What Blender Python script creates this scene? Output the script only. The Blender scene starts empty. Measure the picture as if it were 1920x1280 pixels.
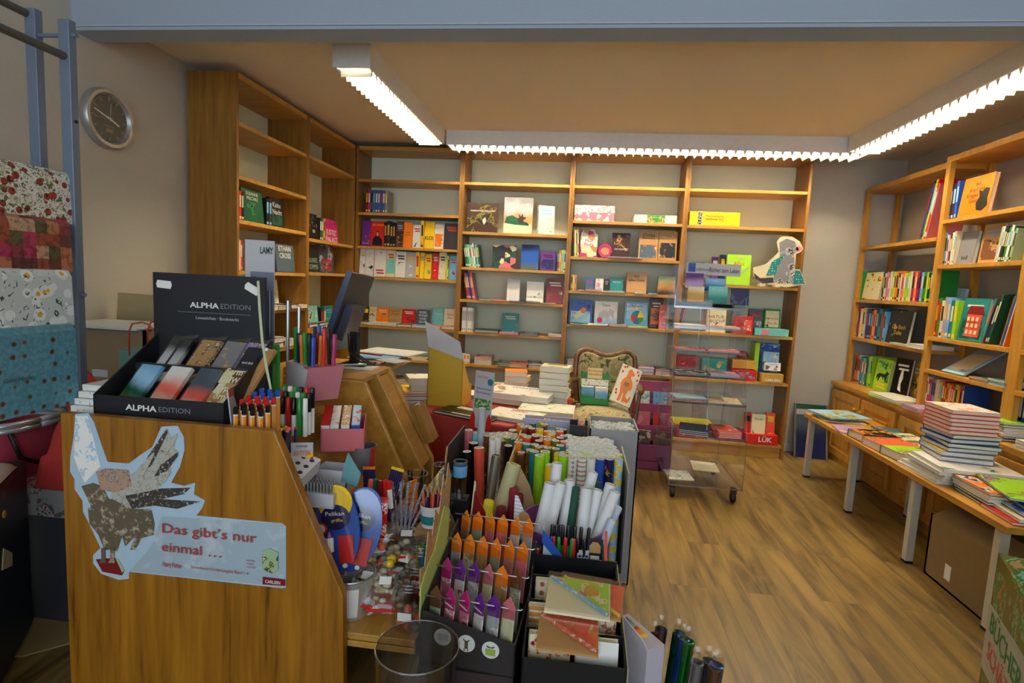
import bpy, math, random
from mathutils import Vector, Matrix
R=math.radians; PI=math.pi
rnd=random.Random(7)
sc=bpy.context.scene
COL=sc.collection
# ---------------------------------------------------------------- camera (calibrated from the photo's vanishing points)
YAW,PIT,ROL,FPX,CH=R(-6.67),R(6.14),R(-2.83),1032.5,1.30
_cy,_sy,_cp,_sp=math.cos(YAW),math.sin(YAW),math.cos(PIT),math.sin(PIT)
_f=Vector((_sy*_cp,_cy*_cp,-_sp)); _r=Vector((_cy,-_sy,0)); _d=_f.cross(_r)
_c,_s=math.cos(ROL),math.sin(ROL)
AXR=_c*_r+_s*_d; DN=-_s*_r+_c*_d; FW=_f
cam=bpy.data.cameras.new('camera'); cam.sensor_width=36; cam.lens=FPX*36/1920; cam.clip_start=.05
co=bpy.data.objects.new('camera',cam); COL.objects.link(co)
m=Matrix((AXR,-DN,-FW)).transposed().to_4x4(); m.translation=Vector((0,0,CH)); co.matrix_world=m
sc.camera=co
def ray(x,y): return AXR*((x-960)/FPX)+DN*((y-640)/FPX)+FW
def PY(x,y,Y): v=ray(x,y); return v*(Y/v.y)+Vector((0,0,CH))
def PX(x,y,X): v=ray(x,y); return v*(X/v.x)+Vector((0,0,CH))
def PZ(x,y,Z): v=ray(x,y); return v*((Z-CH)/v.z)+Vector((0,0,CH))
# ---------------------------------------------------------------- exposure, world, daylight
vs=sc.view_settings; vs.view_transform='Standard'; vs.look='None'; vs.gamma=1; vs.use_curve_mapping=False; vs.exposure=1.05
w=bpy.data.worlds.new('daylight'); sc.world=w; w.use_nodes=True
bg=w.node_tree.nodes['Background']; bg.inputs[0].default_value=(.68,.79,.93,1); bg.inputs[1].default_value=1.95
def area(name,loc,rot,sx,sy,power,col):
    l=bpy.data.lights.new(name,'AREA'); l.shape='RECTANGLE'; l.size=sx; l.size_y=sy; l.energy=power; l.color=col
    o=bpy.data.objects.new(name,l); COL.objects.link(o); o.location=loc; o.rotation_euler=rot; return o
# daylight entering through the shop window in the front wall
p=area('shop_window_daylight',(0.2,-1.95,1.65),(R(90),0,0),4.0,2.0,1,(1,1,1)); p.data.cycles.is_portal=True
p.data.name='window_portal'
LAMP_STRENGTH=165.0
# ---------------------------------------------------------------- materials
MC={}
def nodes(name):
    m=bpy.data.materials.new(name); m.use_nodes=True; nt=m.node_tree; return m,nt,nt.nodes['Principled BSDF']
def lin(c): return tuple(x/12.92 if x<=.04045 else ((x+.055)/1.055)**2.4 for x in c)
PAL=dict(white=(.93,.92,.88),cream=(.90,.86,.70),black=(.035,.035,.04),charcoal=(.16,.16,.18),grey=(.52,.52,.54),lightgrey=(.74,.74,.76),
 red=(.80,.12,.10),darkred=(.48,.07,.08),orange=(.95,.50,.08),yellow=(.97,.80,.10),lime=(.62,.85,.15),green=(.16,.55,.20),darkgreen=(.05,.30,.20),
 teal=(.12,.50,.50),aqua=(.45,.78,.76),lightblue=(.45,.70,.88),blue=(.13,.32,.68),navy=(.08,.12,.32),purple=(.40,.15,.52),magenta=(.72,.12,.42),
 pink=(.92,.50,.58),brown=(.42,.25,.14),darkbrown=(.22,.13,.09),tan=(.74,.56,.34),kraft=(.62,.44,.26),silver=(.72,.73,.75),gold=(.80,.62,.22),
 coral=(.93,.36,.27),lilac=(.70,.60,.82),olive=(.45,.45,.14),sage=(.62,.72,.56),slate=(.28,.36,.42),rose=(.80,.42,.45),sky=(.62,.80,.92))
NAMES=dict(lightgrey='light grey',darkred='dark red',lime='lime green',darkgreen='dark green',lightblue='light blue',navy='navy blue',darkbrown='dark brown',sky='sky blue',charcoal='charcoal grey',kraft='brown card')
def cn(k): return NAMES.get(k,k)
def C3(c): return lin(PAL[c]) if isinstance(c,str) else tuple(c)
def pm(c,rough=.45,metal=0,coat=0,spec=.5):
    key=('p',c,rough,metal,coat)
    if key in MC: return MC[key]
    m,nt,b=nodes('paint_%s'%(c if isinstance(c,str) else 'mixed'))
    col=C3(c); n=nt.nodes.new('ShaderNodeTexNoise'); n.inputs['Scale'].default_value=30; n.inputs['Detail'].default_value=2
    tc=nt.nodes.new('ShaderNodeTexCoord'); nt.links.new(tc.outputs['Object'],n.inputs['Vector'])
    mx=nt.nodes.new('ShaderNodeMixRGB'); mx.inputs[1].default_value=tuple(x*.92 for x in col)+(1,); mx.inputs[2].default_value=tuple(min(1,x*1.06) for x in col)+(1,)
    nt.links.new(n.outputs['Fac'],mx.inputs[0]); nt.links.new(mx.outputs[0],b.inputs['Base Color'])
    b.inputs['Roughness'].default_value=rough; b.inputs['Metallic'].default_value=metal; b.inputs['Coat Weight'].default_value=coat
    b.inputs['Specular IOR Level'].default_value=spec
    MC[key]=m; return m
def ramp(nt,cols,interp='CONSTANT',pos=None):
    r=nt.nodes.new('ShaderNodeValToRGB'); e=r.color_ramp; e.interpolation=interp
    n=len(cols)
    while len(e.elements)<n: e.elements.new(.5)
    for i,c in enumerate(cols):
        e.elements[i].position=(pos[i] if pos else i/n); e.elements[i].color=tuple(C3(c))+(1,)
    return r
def art(cols,scale=14,seed=0,kind='noise',rough=.35):
    """printed picture: a few flat inks in irregular patches"""
    key=('a',tuple(cols),scale,seed,kind)
    if key in MC: return MC[key]
    m,nt,b=nodes('print_'+kind); tc=nt.nodes.new('ShaderNodeTexCoord'); mp=nt.nodes.new('ShaderNodeMapping')
    nt.links.new(tc.outputs['Object'],mp.inputs[0]); mp.inputs['Location'].default_value=(seed*3.7,seed*1.3,seed*2.1)
    if kind=='noise':
        n=nt.nodes.new('ShaderNodeTexNoise'); n.inputs['Scale'].default_value=scale*1.3; n.inputs['Detail'].default_value=5; n.inputs['Roughness'].default_value=.65; n.inputs['Distortion'].default_value=.25
        k=len(cols); pos=[0]+[.545+(i-1)*.12/max(1,k-1) for i in range(1,k)]
        r=ramp(nt,cols,pos=pos); nt.links.new(mp.outputs[0],n.inputs['Vector']); nt.links.new(n.outputs['Fac'],r.inputs[0])
    elif kind=='cells':
        n=nt.nodes.new('ShaderNodeTexVoronoi'); n.inputs['Scale'].default_value=scale; n.inputs['Randomness'].default_value=.6
        sp=nt.nodes.new('ShaderNodeSeparateColor'); r=ramp(nt,cols)
        nt.links.new(mp.outputs[0],n.inputs['Vector']); nt.links.new(n.outputs['Color'],sp.inputs[0]); nt.links.new(sp.outputs[0],r.inputs[0])
    elif kind=='dots':
        n=nt.nodes.new('ShaderNodeTexVoronoi'); n.inputs['Scale'].default_value=scale; n.inputs['Randomness'].default_value=.15
        r=ramp(nt,[cols[1],cols[-1],cols[0]],pos=[0,.16,.30]); nt.links.new(mp.outputs[0],n.inputs['Vector']); nt.links.new(n.outputs['Distance'],r.inputs[0])
    elif kind=='lemon':
        n=nt.nodes.new('ShaderNodeTexVoronoi'); n.inputs['Scale'].default_value=scale; n.inputs['Randomness'].default_value=.05
        r=ramp(nt,[cols[2],cols[1],cols[0]],pos=[0,.36,.44]); nt.links.new(mp.outputs[0],n.inputs['Vector']); nt.links.new(n.outputs['Distance'],r.inputs[0])
    elif kind=='stripes':
        n=nt.nodes.new('ShaderNodeTexWave'); n.inputs['Scale'].default_value=scale; n.bands_direction='Z'; n.inputs['Distortion'].default_value=0
        r=ramp(nt,cols); nt.links.new(mp.outputs[0],n.inputs['Vector']); nt.links.new(n.outputs['Fac'],r.inputs[0])
    elif kind=='scene':   # landscape photo: sky above, ground below, broken by noise
        n=nt.nodes.new('ShaderNodeTexNoise'); n.inputs['Scale'].default_value=scale; n.inputs['Detail'].default_value=5
        s=nt.nodes.new('ShaderNodeSeparateXYZ'); nt.links.new(tc.outputs['Generated'],s.inputs[0]); nt.links.new(mp.outputs[0],n.inputs['Vector'])
        a=nt.nodes.new('ShaderNodeMath'); a.operation='MULTIPLY_ADD'; a.inputs[1].default_value=.55; nt.links.new(n.outputs['Fac'],a.inputs[0]); nt.links.new(s.outputs[2],a.inputs[2])
        g=nt.nodes.new('ShaderNodeMath'); g.operation='DIVIDE'; g.inputs[1].default_value=1.55; nt.links.new(a.outputs[0],g.inputs[0])
        r=ramp(nt,cols,'EASE'); nt.links.new(g.outputs[0],r.inputs[0])
    nt.links.new(r.outputs[0],b.inputs['Base Color']); b.inputs['Roughness'].default_value=rough
    MC[key]=m; return m
def wood(name,c1,c2,axis=2,scale=1.0,rough=.42,streak=None):
    key=('w',name)
    if key in MC: return MC[key]
    m,nt,b=nodes(name); tc=nt.nodes.new('ShaderNodeTexCoord'); mp=nt.nodes.new('ShaderNodeMapping')
    s=[18*scale]*3; s[axis]=1.2*scale; mp.inputs['Scale'].default_value=s
    n=nt.nodes.new('ShaderNodeTexNoise'); n.inputs['Scale'].default_value=2.2; n.inputs['Detail'].default_value=6; n.inputs['Distortion'].default_value=.4
    n2=nt.nodes.new('ShaderNodeTexNoise'); n2.inputs['Scale'].default_value=9; n2.inputs['Detail'].default_value=3
    nt.links.new(tc.outputs['Object'],mp.inputs[0]); nt.links.new(mp.outputs[0],n.inputs['Vector']); nt.links.new(mp.outputs[0],n2.inputs['Vector'])
    a=nt.nodes.new('ShaderNodeMath'); a.operation='MULTIPLY_ADD'; a.inputs[1].default_value=.35; nt.links.new(n2.outputs['Fac'],a.inputs[0]); nt.links.new(n.outputs['Fac'],a.inputs[2])
    cols=[c1,c2]; r=nt.nodes.new('ShaderNodeValToRGB'); e=r.color_ramp; e.elements[0].position=.42 if not streak else .56; e.elements[1].position=.86
    e.elements[0].color=tuple(c1)+(1,); e.elements[1].color=tuple(c2)+(1,)
    if streak:
        x=e.elements.new(.46); x.color=tuple(streak)+(1,)
    nt.links.new(a.outputs[0],r.inputs[0]); nt.links.new(r.outputs[0],b.inputs['Base Color'])
    bp=nt.nodes.new('ShaderNodeBump'); bp.inputs['Strength'].default_value=.12; bp.inputs['Distance'].default_value=.002
    nt.links.new(n2.outputs['Fac'],bp.inputs['Height']); nt.links.new(bp.outputs[0],b.inputs['Normal'])
    b.inputs['Roughness'].default_value=rough; MC[key]=m; return m
OAK_Z=wood('oak_upright_shaded',(.20,.085,.008),(.34,.155,.020),2)  # same oak as the shelves, darkened: shade on the uprights put into the colour
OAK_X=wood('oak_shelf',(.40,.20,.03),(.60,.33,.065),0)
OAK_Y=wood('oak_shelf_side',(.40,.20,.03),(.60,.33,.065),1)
ELM=wood('counter_veneer',(.25,.092,.004),(.40,.165,.010),2,.6,.36,(.11,.038,.003))
ELM_Y=wood('counter_veneer_side',(.38,.18,.025),(.55,.29,.05),1,.7,.38)
BEECH=wood('honey_pine',(.42,.19,.02),(.60,.30,.04),2,.8)
BEECH_Y=wood('honey_pine_shelf',(.42,.19,.02),(.60,.30,.04),1,.8)
WALNUT=wood('walnut_frame',(.09,.04,.014),(.20,.095,.03),2,1.2,.3)
def wallmat(name,c,bump=.25):
    m,nt,b=nodes(name); n=nt.nodes.new('ShaderNodeTexNoise'); n.inputs['Scale'].default_value=140; n.inputs['Detail'].default_value=3
    tc=nt.nodes.new('ShaderNodeTexCoord'); nt.links.new(tc.outputs['Object'],n.inputs['Vector'])
    mx=nt.nodes.new('ShaderNodeMixRGB'); mx.inputs[1].default_value=tuple(x*.93 for x in c)+(1,); mx.inputs[2].default_value=tuple(x*1.05 for x in c)+(1,)
    nt.links.new(n.outputs['Fac'],mx.inputs[0]); nt.links.new(mx.outputs[0],b.inputs['Base Color'])
    bp=nt.nodes.new('ShaderNodeBump'); bp.inputs['Strength'].default_value=bump; bp.inputs['Distance'].default_value=.003
    nt.links.new(n.outputs['Fac'],bp.inputs['Height']); nt.links.new(bp.outputs[0],b.inputs['Normal']); b.inputs['Roughness'].default_value=.85; return m
WALL=wallmat('painted_wall',(.52,.49,.41)); CEIL=wallmat('painted_ceiling',(.82,.72,.55),.4); BEAMM=wallmat('daylight_tinted_beam',(.36,.42,.50),.1)  # the beam's colour has the blue of the window daylight mixed in
def floormat():
    m,nt,b=nodes('oak_floor_planks'); tc=nt.nodes.new('ShaderNodeTexCoord'); mp=nt.nodes.new('ShaderNodeMapping'); mp.inputs['Rotation'].default_value=(0,0,R(90))
    nt.links.new(tc.outputs['Object'],mp.inputs[0])
    br=nt.nodes.new('ShaderNodeTexBrick'); br.inputs['Scale'].default_value=1; br.inputs['Brick Width'].default_value=1.2; br.inputs['Row Height'].default_value=.16
    br.inputs['Mortar Size'].default_value=.0012; br.inputs['Color1'].default_value=(.0,.0,.0,1); br.inputs['Color2'].default_value=(1,1,1,1); br.inputs['Mortar'].default_value=(.5,.5,.5,1); br.offset=.37
    nt.links.new(mp.outputs[0],br.inputs['Vector'])
    s=nt.nodes.new('ShaderNodeMapping'); s.inputs['Scale'].default_value=(10,1.3,1); nt.links.new(tc.outputs['Object'],s.inputs[0])
    ad=nt.nodes.new('ShaderNodeVectorMath'); ad.operation='MULTIPLY_ADD'; ad.inputs[1].default_value=(7,13,5); nt.links.new(br.outputs['Color'],ad.inputs[0]); nt.links.new(s.outputs[0],ad.inputs[2])
    n=nt.nodes.new('ShaderNodeTexNoise'); n.inputs['Scale'].default_value=1.6; n.inputs['Detail'].default_value=7; n.inputs['Distortion'].default_value=.7; nt.links.new(ad.outputs[0],n.inputs['Vector'])
    r=nt.nodes.new('ShaderNodeValToRGB'); e=r.color_ramp; e.elements[0].position=.32; e.elements[0].color=(.085,.050,.014,1); e.elements[1].position=.68; e.elements[1].color=(.30,.188,.050,1)
    x=e.elements.new(.5); x.color=(.205,.128,.034,1); nt.links.new(n.outputs['Fac'],r.inputs[0])
    mx=nt.nodes.new('ShaderNodeMixRGB'); mx.blend_type='MULTIPLY'; mx.inputs[2].default_value=(.55,.5,.45,1); nt.links.new(br.outputs['Fac'],mx.inputs[0]); nt.links.new(r.outputs[0],mx.inputs[1])
    nt.links.new(mx.outputs[0],b.inputs['Base Color']); b.inputs['Roughness'].default_value=.38
    bp=nt.nodes.new('ShaderNodeBump'); bp.inputs['Strength'].default_value=.1; bp.inputs['Distance'].default_value=.002; nt.links.new(n.outputs['Fac'],bp.inputs['Height']); nt.links.new(bp.outputs[0],b.inputs['Normal'])
    return m
def emis(name,c,s):
    m=bpy.data.materials.new(name); m.use_nodes=True; nt=m.node_tree; nt.nodes.clear(); o=nt.nodes.new('ShaderNodeOutputMaterial'); e=nt.nodes.new('ShaderNodeEmission')
    e.inputs[0].default_value=tuple(c)+(1,); e.inputs[1].default_value=s; nt.links.new(e.outputs[0],o.inputs[0]); return m
def clear(name,tint=(1,1,1),gl=.10,rough=.03,edge=.55):
    key=('c',name)
    if key in MC: return MC[key]
    m=bpy.data.materials.new(name); m.use_nodes=True; nt=m.node_tree; nt.nodes.clear(); o=nt.nodes.new('ShaderNodeOutputMaterial')
    t=nt.nodes.new('ShaderNodeBsdfTransparent'); t.inputs[0].default_value=tuple(tint)+(1,); g=nt.nodes.new('ShaderNodeBsdfGlossy'); g.inputs['Roughness'].default_value=rough; g.inputs[0].default_value=(.9,.92,.95,1)
    lw=nt.nodes.new('ShaderNodeLayerWeight'); lw.inputs[0].default_value=.25; ma=nt.nodes.new('ShaderNodeMath'); ma.operation='MULTIPLY_ADD'; ma.inputs[1].default_value=edge; ma.inputs[2].default_value=gl
    mx=nt.nodes.new('ShaderNodeMixShader'); nt.links.new(lw.outputs['Facing'],ma.inputs[0]); nt.links.new(ma.outputs[0],mx.inputs[0]); nt.links.new(t.outputs[0],mx.inputs[1]); nt.links.new(g.outputs[0],mx.inputs[2]); nt.links.new(mx.outputs[0],o.inputs[0])
    MC[key]=m; return m
ACR=clear('clear_acrylic',(.985,.99,.99),.012,.02,.28); FILM=clear('clear_film',(.98,.98,.96),.05,.12,.35); GLASSP=clear('clear_pot',(.95,.96,.95),.05,.05)
ACRE=clear('acrylic_edge',(.80,.84,.84),.16,.15,.4)
PAGES=pm((.74,.70,.58),.9); METAL=pm('silver',.3,.9); ALU=pm((.62,.64,.64),.35,.7); BLK=pm('black',.5); WHT=pm('white',.5)
# ---------------------------------------------------------------- mesh builder
class MB:
    def __init__(s): s.v=[];s.f=[];s.m=[]
    def add(s,vs,fs,mi=0,M=None):
        o=len(s.v)
        for q in vs:
            q=Vector(q); s.v.append(M@q if M else q)
        for f in fs: s.f.append([o+i for i in f]); s.m.append(mi)
        return s
    def box(s,a,b,mi=0,M=None,sl=None):
        (x0,y0,z0),(x1,y1,z1)=a,b
        vs=[(x0,y0,z0),(x1,y0,z0),(x1,y1,z0),(x0,y1,z0),(x0,y0,z1),(x1,y0,z1),(x1,y1,z1),(x0,y1,z1)]
        fs=[(0,3,2,1),(4,5,6,7),(0,1,5,4),(1,2,6,5),(2,3,7,6),(3,0,4,7)]
        o=len(s.v); s.add(vs,fs,mi,M)
        if sl: # override slots for faces: dict index->slot ; 2=front
            for k,val in sl.items(): s.m[len(s.m)-6+k]=val
        return s
    def prism(s,pts,d0,d1,mi=0,ax='y',M=None):
        """polygon pts (a,b) extruded along axis"""
        def mk(a,b,t): return {'y':(a,t,b),'x':(t,a,b),'z':(a,b,t)}[ax]
        n=len(pts); vs=[mk(a,b,d0) for a,b in pts]+[mk(a,b,d1) for a,b in pts]
        fs=[tuple(range(n-1,-1,-1)),tuple(range(n,2*n))]+[(i,(i+1)%n,n+(i+1)%n,n+i) for i in range(n)]
        return s.add(vs,fs,mi,M)
    def tube(s,path,r,n=8,mi=0,cap=True,M=None):
        P=[Vector(q) for q in path]; rs=r if isinstance(r,(list,tuple)) else [r]*len(P); vs=[];fs=[]
        for i,q in enumerate(P):
            t=(P[min(i+1,len(P)-1)]-P[max(i-1,0)]).normalized(); u=t.orthogonal().normalized() if i==0 else (u-t*u.dot(t)).normalized(); w=t.cross(u)
            for k in range(n):
                a=2*PI*k/n; vs.append(q+(u*math.cos(a)+w*math.sin(a))*rs[i])
        for i in range(len(P)-1):
            for k in range(n): fs.append((i*n+k,i*n+(k+1)%n,(i+1)*n+(k+1)%n,(i+1)*n+k))
        if cap: fs.append(tuple(range(n-1,-1,-1))); fs.append(tuple((len(P)-1)*n+k for k in range(n)))
        return s.add(vs,fs,mi,M)
    def lathe(s,prof,n=20,mi=0,M=None,cap=False):
        vs=[];fs=[]
        for r,z in prof:
            for k in range(n): a=2*PI*k/n; vs.append((r*math.cos(a),r*math.sin(a),z))
        for i in range(len(prof)-1):
            for k in range(n): fs.append((i*n+k,i*n+(k+1)%n,(i+1)*n+(k+1)%n,(i+1)*n+k))
        if cap: fs.append(tuple(range(n-1,-1,-1))); fs.append(tuple((len(prof)-1)*n+k for k in range(n)))
        return s.add(vs,fs,mi,M)
    def ball(s,c,r,n=8,mi=0,sq=(1,1,1)):
        prof=[]; vs=[];fs=[]; h=max(3,n//2)
        for i in range(1,h):
            a=PI*i/h
            for k in range(n): b=2*PI*k/n; vs.append((c[0]+r*sq[0]*math.sin(a)*math.cos(b),c[1]+r*sq[1]*math.sin(a)*math.sin(b),c[2]+r*sq[2]*math.cos(a)))
        t=len(vs); vs.append((c[0],c[1],c[2]+r*sq[2])); vs.append((c[0],c[1],c[2]-r*sq[2]))
        for i in range(h-2):
            for k in range(n): fs.append((i*n+k,(i+1)*n+k,(i+1)*n+(k+1)%n,i*n+(k+1)%n))
        for k in range(n): fs.append((t,k,(k+1)%n)); fs.append((t+1,(h-2)*n+(k+1)%n,(h-2)*n+k))
        return s.add(vs,fs,mi)
    def build(s,name,mats,parent=None,smooth=False,bevel=0):
        me=bpy.data.meshes.new(name); me.from_pydata([tuple(q) for q in s.v],[],s.f)
        if not isinstance(mats,(list,tuple)): mats=[mats]
        for q in mats: me.materials.append(q)
        if len(mats)>1: me.polygons.foreach_set('material_index',s.m)
        if smooth: me.polygons.foreach_set('use_smooth',[True]*len(s.f))
        me.update(); o=bpy.data.objects.new(name,me); COL.objects.link(o)
        if smooth and smooth!='all':
            try: me.set_sharp_from_angle(angle=R(40))
            except Exception: pass
        if parent: o.parent=parent
        if bevel:
            b=o.modifiers.new('bevel','BEVEL'); b.width=bevel; b.segments=2; b.limit_method='ANGLE'
        return o
USED={}
def tag(o,label,cat,group=None):
    if label in USED and not group: print('DUPLABEL',label)
    USED[label]=1
    n=len(label.split())
    if n<4 or n>16: print('LABELLEN',n,label)
    o['label']=label; o['category']=cat
    if group: o['group']=group
    return o
def thing(name,label,cat,loc=(0,0,0),rot=(0,0,0),group=None,mat=None):
    o=bpy.data.objects.new(name,None); COL.objects.link(o); o.empty_display_size=.05
    if mat is not None: o.matrix_world=mat
    else: o.location=loc; o.rotation_euler=rot
    return tag(o,label,cat,group)
def struct(name,mb,mat,parent=None):
    o=mb.build(name,mat,parent)
    if not parent: o['kind']='structure'
    return o
TXT={}
def text(parent,s,h,pos,mat,name='title',rot=None,align='CENTER',wide=1.0,bold=0.0,maxw=None,fit=None):
    """lettering as real thin geometry; default lies in the XZ plane facing -Y"""
    key=(s,align,bold)
    if key not in TXT:
        cu=bpy.data.curves.new('lettering','FONT'); cu.body=s; cu.size=1; cu.align_x=align; cu.align_y='CENTER'; cu.resolution_u=2; cu.offset=bold; cu.extrude=.01
        ob=bpy.data.objects.new('lettering',cu); COL.objects.link(ob); bpy.context.view_layer.update()
        TXT[key]=bpy.data.meshes.new_from_object(ob.evaluated_get(bpy.context.evaluated_depsgraph_get()))
        bpy.data.objects.remove(ob); 
    me=TXT[key].copy(); me.name=name
    k=h/.72; xs=[v.co.x for v in me.vertices]; 
    if xs:
        wd=(max(xs)-min(xs))*k*wide
        if maxw and wd>maxw: wide*=maxw/wd
        if fit: wide*=fit/wd
    M=Matrix.Translation(Vector(pos))@((rot if rot is not None else Matrix.Rotation(R(90),4,'X')))@Matrix.Diagonal((k*wide,k,min(k,.03),1))
    me.transform(M); me.materials.clear(); me.materials.append(mat)
    o=bpy.data.objects.new(name,me); COL.objects.link(o); o.parent=parent; return o
def frame3(bl,br,tl):
    x=(br-bl); w=x.length; x=x.normalized(); z=(tl-bl); z=(z-x*z.dot(x)); h=z.length; z=z.normalized(); y=z.cross(x)
    M=Matrix((x,y,z)).transposed().to_4x4(); M.translation=bl; return M,w,h
def ordw(n):
    return ['first','second','third','fourth','fifth','sixth','seventh','eighth','ninth','tenth','eleventh','twelfth','thirteenth','fourteenth','fifteenth','sixteenth','seventeenth','eighteenth','nineteenth','twentieth'][n] if n<20 else 'twenty-'+['first','second','third','fourth','fifth','sixth','seventh','eighth','ninth'][n-20]
# ================================================================ setting
YW,XLW,XRW,ZC=4.79,-2.206,2.50,2.40
HC=3.05
struct('floor',MB().box((XLW-.1,-2.1,-.05),(XRW+.1,YW+.1,0)),floormat())
struct('wall_left',MB().box((XLW-.1,-2.1,0),(XLW,YW+.1,HC)),WALL)
struct('wall_right',MB().box((XRW,-2.1,0),(XRW+.1,YW+.1,HC)),WALL)
struct('wall_back',MB().box((XLW,YW,0),(XRW,YW+.1,HC)),WALL)
wf=MB(); wf.box((XLW,-2.1,0),(XRW,-2.0,.55)); wf.box((XLW,-2.1,2.75),(XRW,-2.0,HC)); wf.box((XLW,-2.1,.55),(-1.9,-2.0,2.75)); wf.box((2.25,-2.1,.55),(XRW,-2.0,2.75))
struct('wall_front',wf,WALL)
wn=MB(); 
for x in(-1.9,-.52,.86,2.2): wn.box((x,-2.08,.55),(x+.05,-2.02,2.75))
wn.box((-1.85,-2.08,.55),(2.2,-2.02,.6)); wn.box((-1.85,-2.08,2.70),(2.2,-2.02,2.75))
struct('window_1',wn,WHT)
struct('ceiling',MB().box((XLW,2.22,ZC),(XRW,YW,ZC+.1)).box((XLW,-2.0,HC),(XRW,2.3,HC+.1)),CEIL)
struct('trim_1',MB().box((XLW,2.215,2.27),(XRW,2.335,HC)),BEAMM)
struct('trim_2',MB().box((XLW,2.207,2.283),(XRW,2.215,2.288)),pm((.45,.5,.55),.6))
struct('baseboard_back',MB().box((1.70,YW-.015,0),(2.2,YW,.07)),pm((.5,.48,.45),.6))
struct('baseboard_left',MB().box((XLW,-1.9,0),(XLW+.015,2.88,.07)),pm((.5,.48,.45),.6))
# ---------------------------------------------------------------- ceiling lamps
LE=emis('fluorescent_tube_glow',(1,.85,.60),LAMP_STRENGTH); LINER=pm((.70,.68,.64),.25,.85); 
HOUS=pm((.80,.80,.78),.4); LOUV=pm((.82,.80,.74),.25,.2)
def lamp(label,x0,y0,x1,y1,width=.19):
    d=Vector((x1-x0,y1-y0,0)); L=d.length; a=math.atan2(d.y,d.x)
    t=thing('ceiling_lamp',label,'ceiling lamp',(x0,y0,ZC-.105),(0,0,a),'fluorescent lamp rows on the ceiling')
    h=width/2; m=MB(); m.box((0,-h,0),(L,-h+.012,.105)); m.box((0,h-.012,0),(L,h,.105)); m.box((.001,-h+.012,.09),(L-.001,h-.012,.104)); m.box((-.002,-h-.001,-.001),(.012,h+.001,.1045)); m.box((L-.012,-h-.001,-.001),(L+.002,h+.001,.1045))
    m.build('housing',HOUS,t)
    MB().tube([(.03,0,.070),(L-.03,0,.070)],.013,10).build('light_tube',LE,t)
    MB().box((.013,-h+.013,.002),(L-.013,-h+.015,.088)).box((.013,h-.015,.002),(L-.013,h-.013,.088)).box((.013,-h+.015,.086),(L-.013,h-.015,.089)).build('reflector',LINER,t)
    m=MB(); n=int(L/.062)
    for i in range(1,n):
        x=i*L/n; m.prism([(x-.017,.012),(x+.017,.012),(x+.001,-.024),(x-.001,-.024)],-h+.016,h-.016)
    m.build('louvre',LOUV,t)
    return t
lamp('bright white left lamp row running from the beam toward the back bookcase',-1.16,2.67,-1.16,4.14)
lamp('long lamp row parallel to the back wall above the bookcase',-1.05,4.24,1.92,4.24)
lamp('right lamp row running toward the camera over the low book table',1.86,4.13,1.86,2.40)
# ---------------------------------------------------------------- bookcases
BPAN=wallmat('brightened_back_panel',(.86,.90,.68),.1)  # added panel, colour raised to stand in for lamp light in the recesses
def case_unit(name,label,F,u0,u1,top,shelves,depth=.29,base=.09,m_up=OAK_Z,m_sh=OAK_X,lip=True):
    t=thing(name,label,'bookcase',F['o'](u0,0,0),(0,0,F['r']),'tall oak bookcase units')
    W=u1-u0; g=.019
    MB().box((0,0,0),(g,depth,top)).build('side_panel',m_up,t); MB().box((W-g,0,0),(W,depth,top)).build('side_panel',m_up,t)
    MB().box((g,0.002,top-.03),(W-g,depth,top)).build('top_panel',m_sh,t)
    MB().box((g,depth-.003,.05),(W-g,depth-.0005,top-.03)).build('back_panel',BPAN,t)
    for i,z in enumerate(shelves): MB().box((g,.004,z-.022),(W-g,depth-.004,z)).build('shelf',m_sh,t,bevel=.0015)
    MB().box((g,.03,0),(W-g,.05,base)).build('plinth',m_sh,t)
    return t
FB=dict(o=lambda u,v,z:Vector((u,4.5+v,z)),r=0,P=lambda x,y,v:PY(x,y,4.5+v),u=lambda p:p.x)
FL=dict(o=lambda u,v,z:Vector((-1.9-v,u,z)),r=R(90),P=lambda x,y,v:PX(x,y,-1.9-v),u=lambda p:p.y)
FR=dict(o=lambda u,v,z:Vector((2.2+v,-u,z)),r=R(-90),P=lambda x,y,v:PX(x,y,2.2+v),u=lambda p:-p.y)
BX=[-1.895,-.998,-.105,.785,1.69]
TOP=2.355
S1=[.11,.36,.60,.879,1.29,1.543,1.82,2.09]; S2=[.11,.36,.60,.869,1.139,1.406,1.694,2.09]; S3=[.11,.36,.61,.983,1.257,1.53,1.815,2.09]; S4=[.11,.61,.98,1.363,1.811,2.09]
for i,(S,lb) in enumerate([(S1,'leftmost bay of the back oak bookcase filled with upright novels'),(S2,'second bay from left of back oak bookcase with animal photo books'),(S3,'third bay from left of back oak bookcase, behind the upholstered armchair'),(S4,'rightmost bay of the back oak bookcase behind the clear acrylic trolley')]):
    case_unit('bookcase_unit',lb,FB,BX[i]+.0005,BX[i+1]-.0005,TOP,S)
SL1=[.11,.5,.80,1.05,1.29,1.573,1.815,2.10]; SL2=[.11,.5,.84,1.30,1.538,2.106]
case_unit('bookcase_unit','near left oak bookcase unit with broad side panel, beside the clock wall',FL,2.889,3.692,TOP,SL1,m_sh=OAK_Y)
case_unit('bookcase_unit','far left oak bookcase unit in the corner, touching the back bookcase',FL,3.693,4.498,TOP,SL2,m_sh=OAK_Y)
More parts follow.
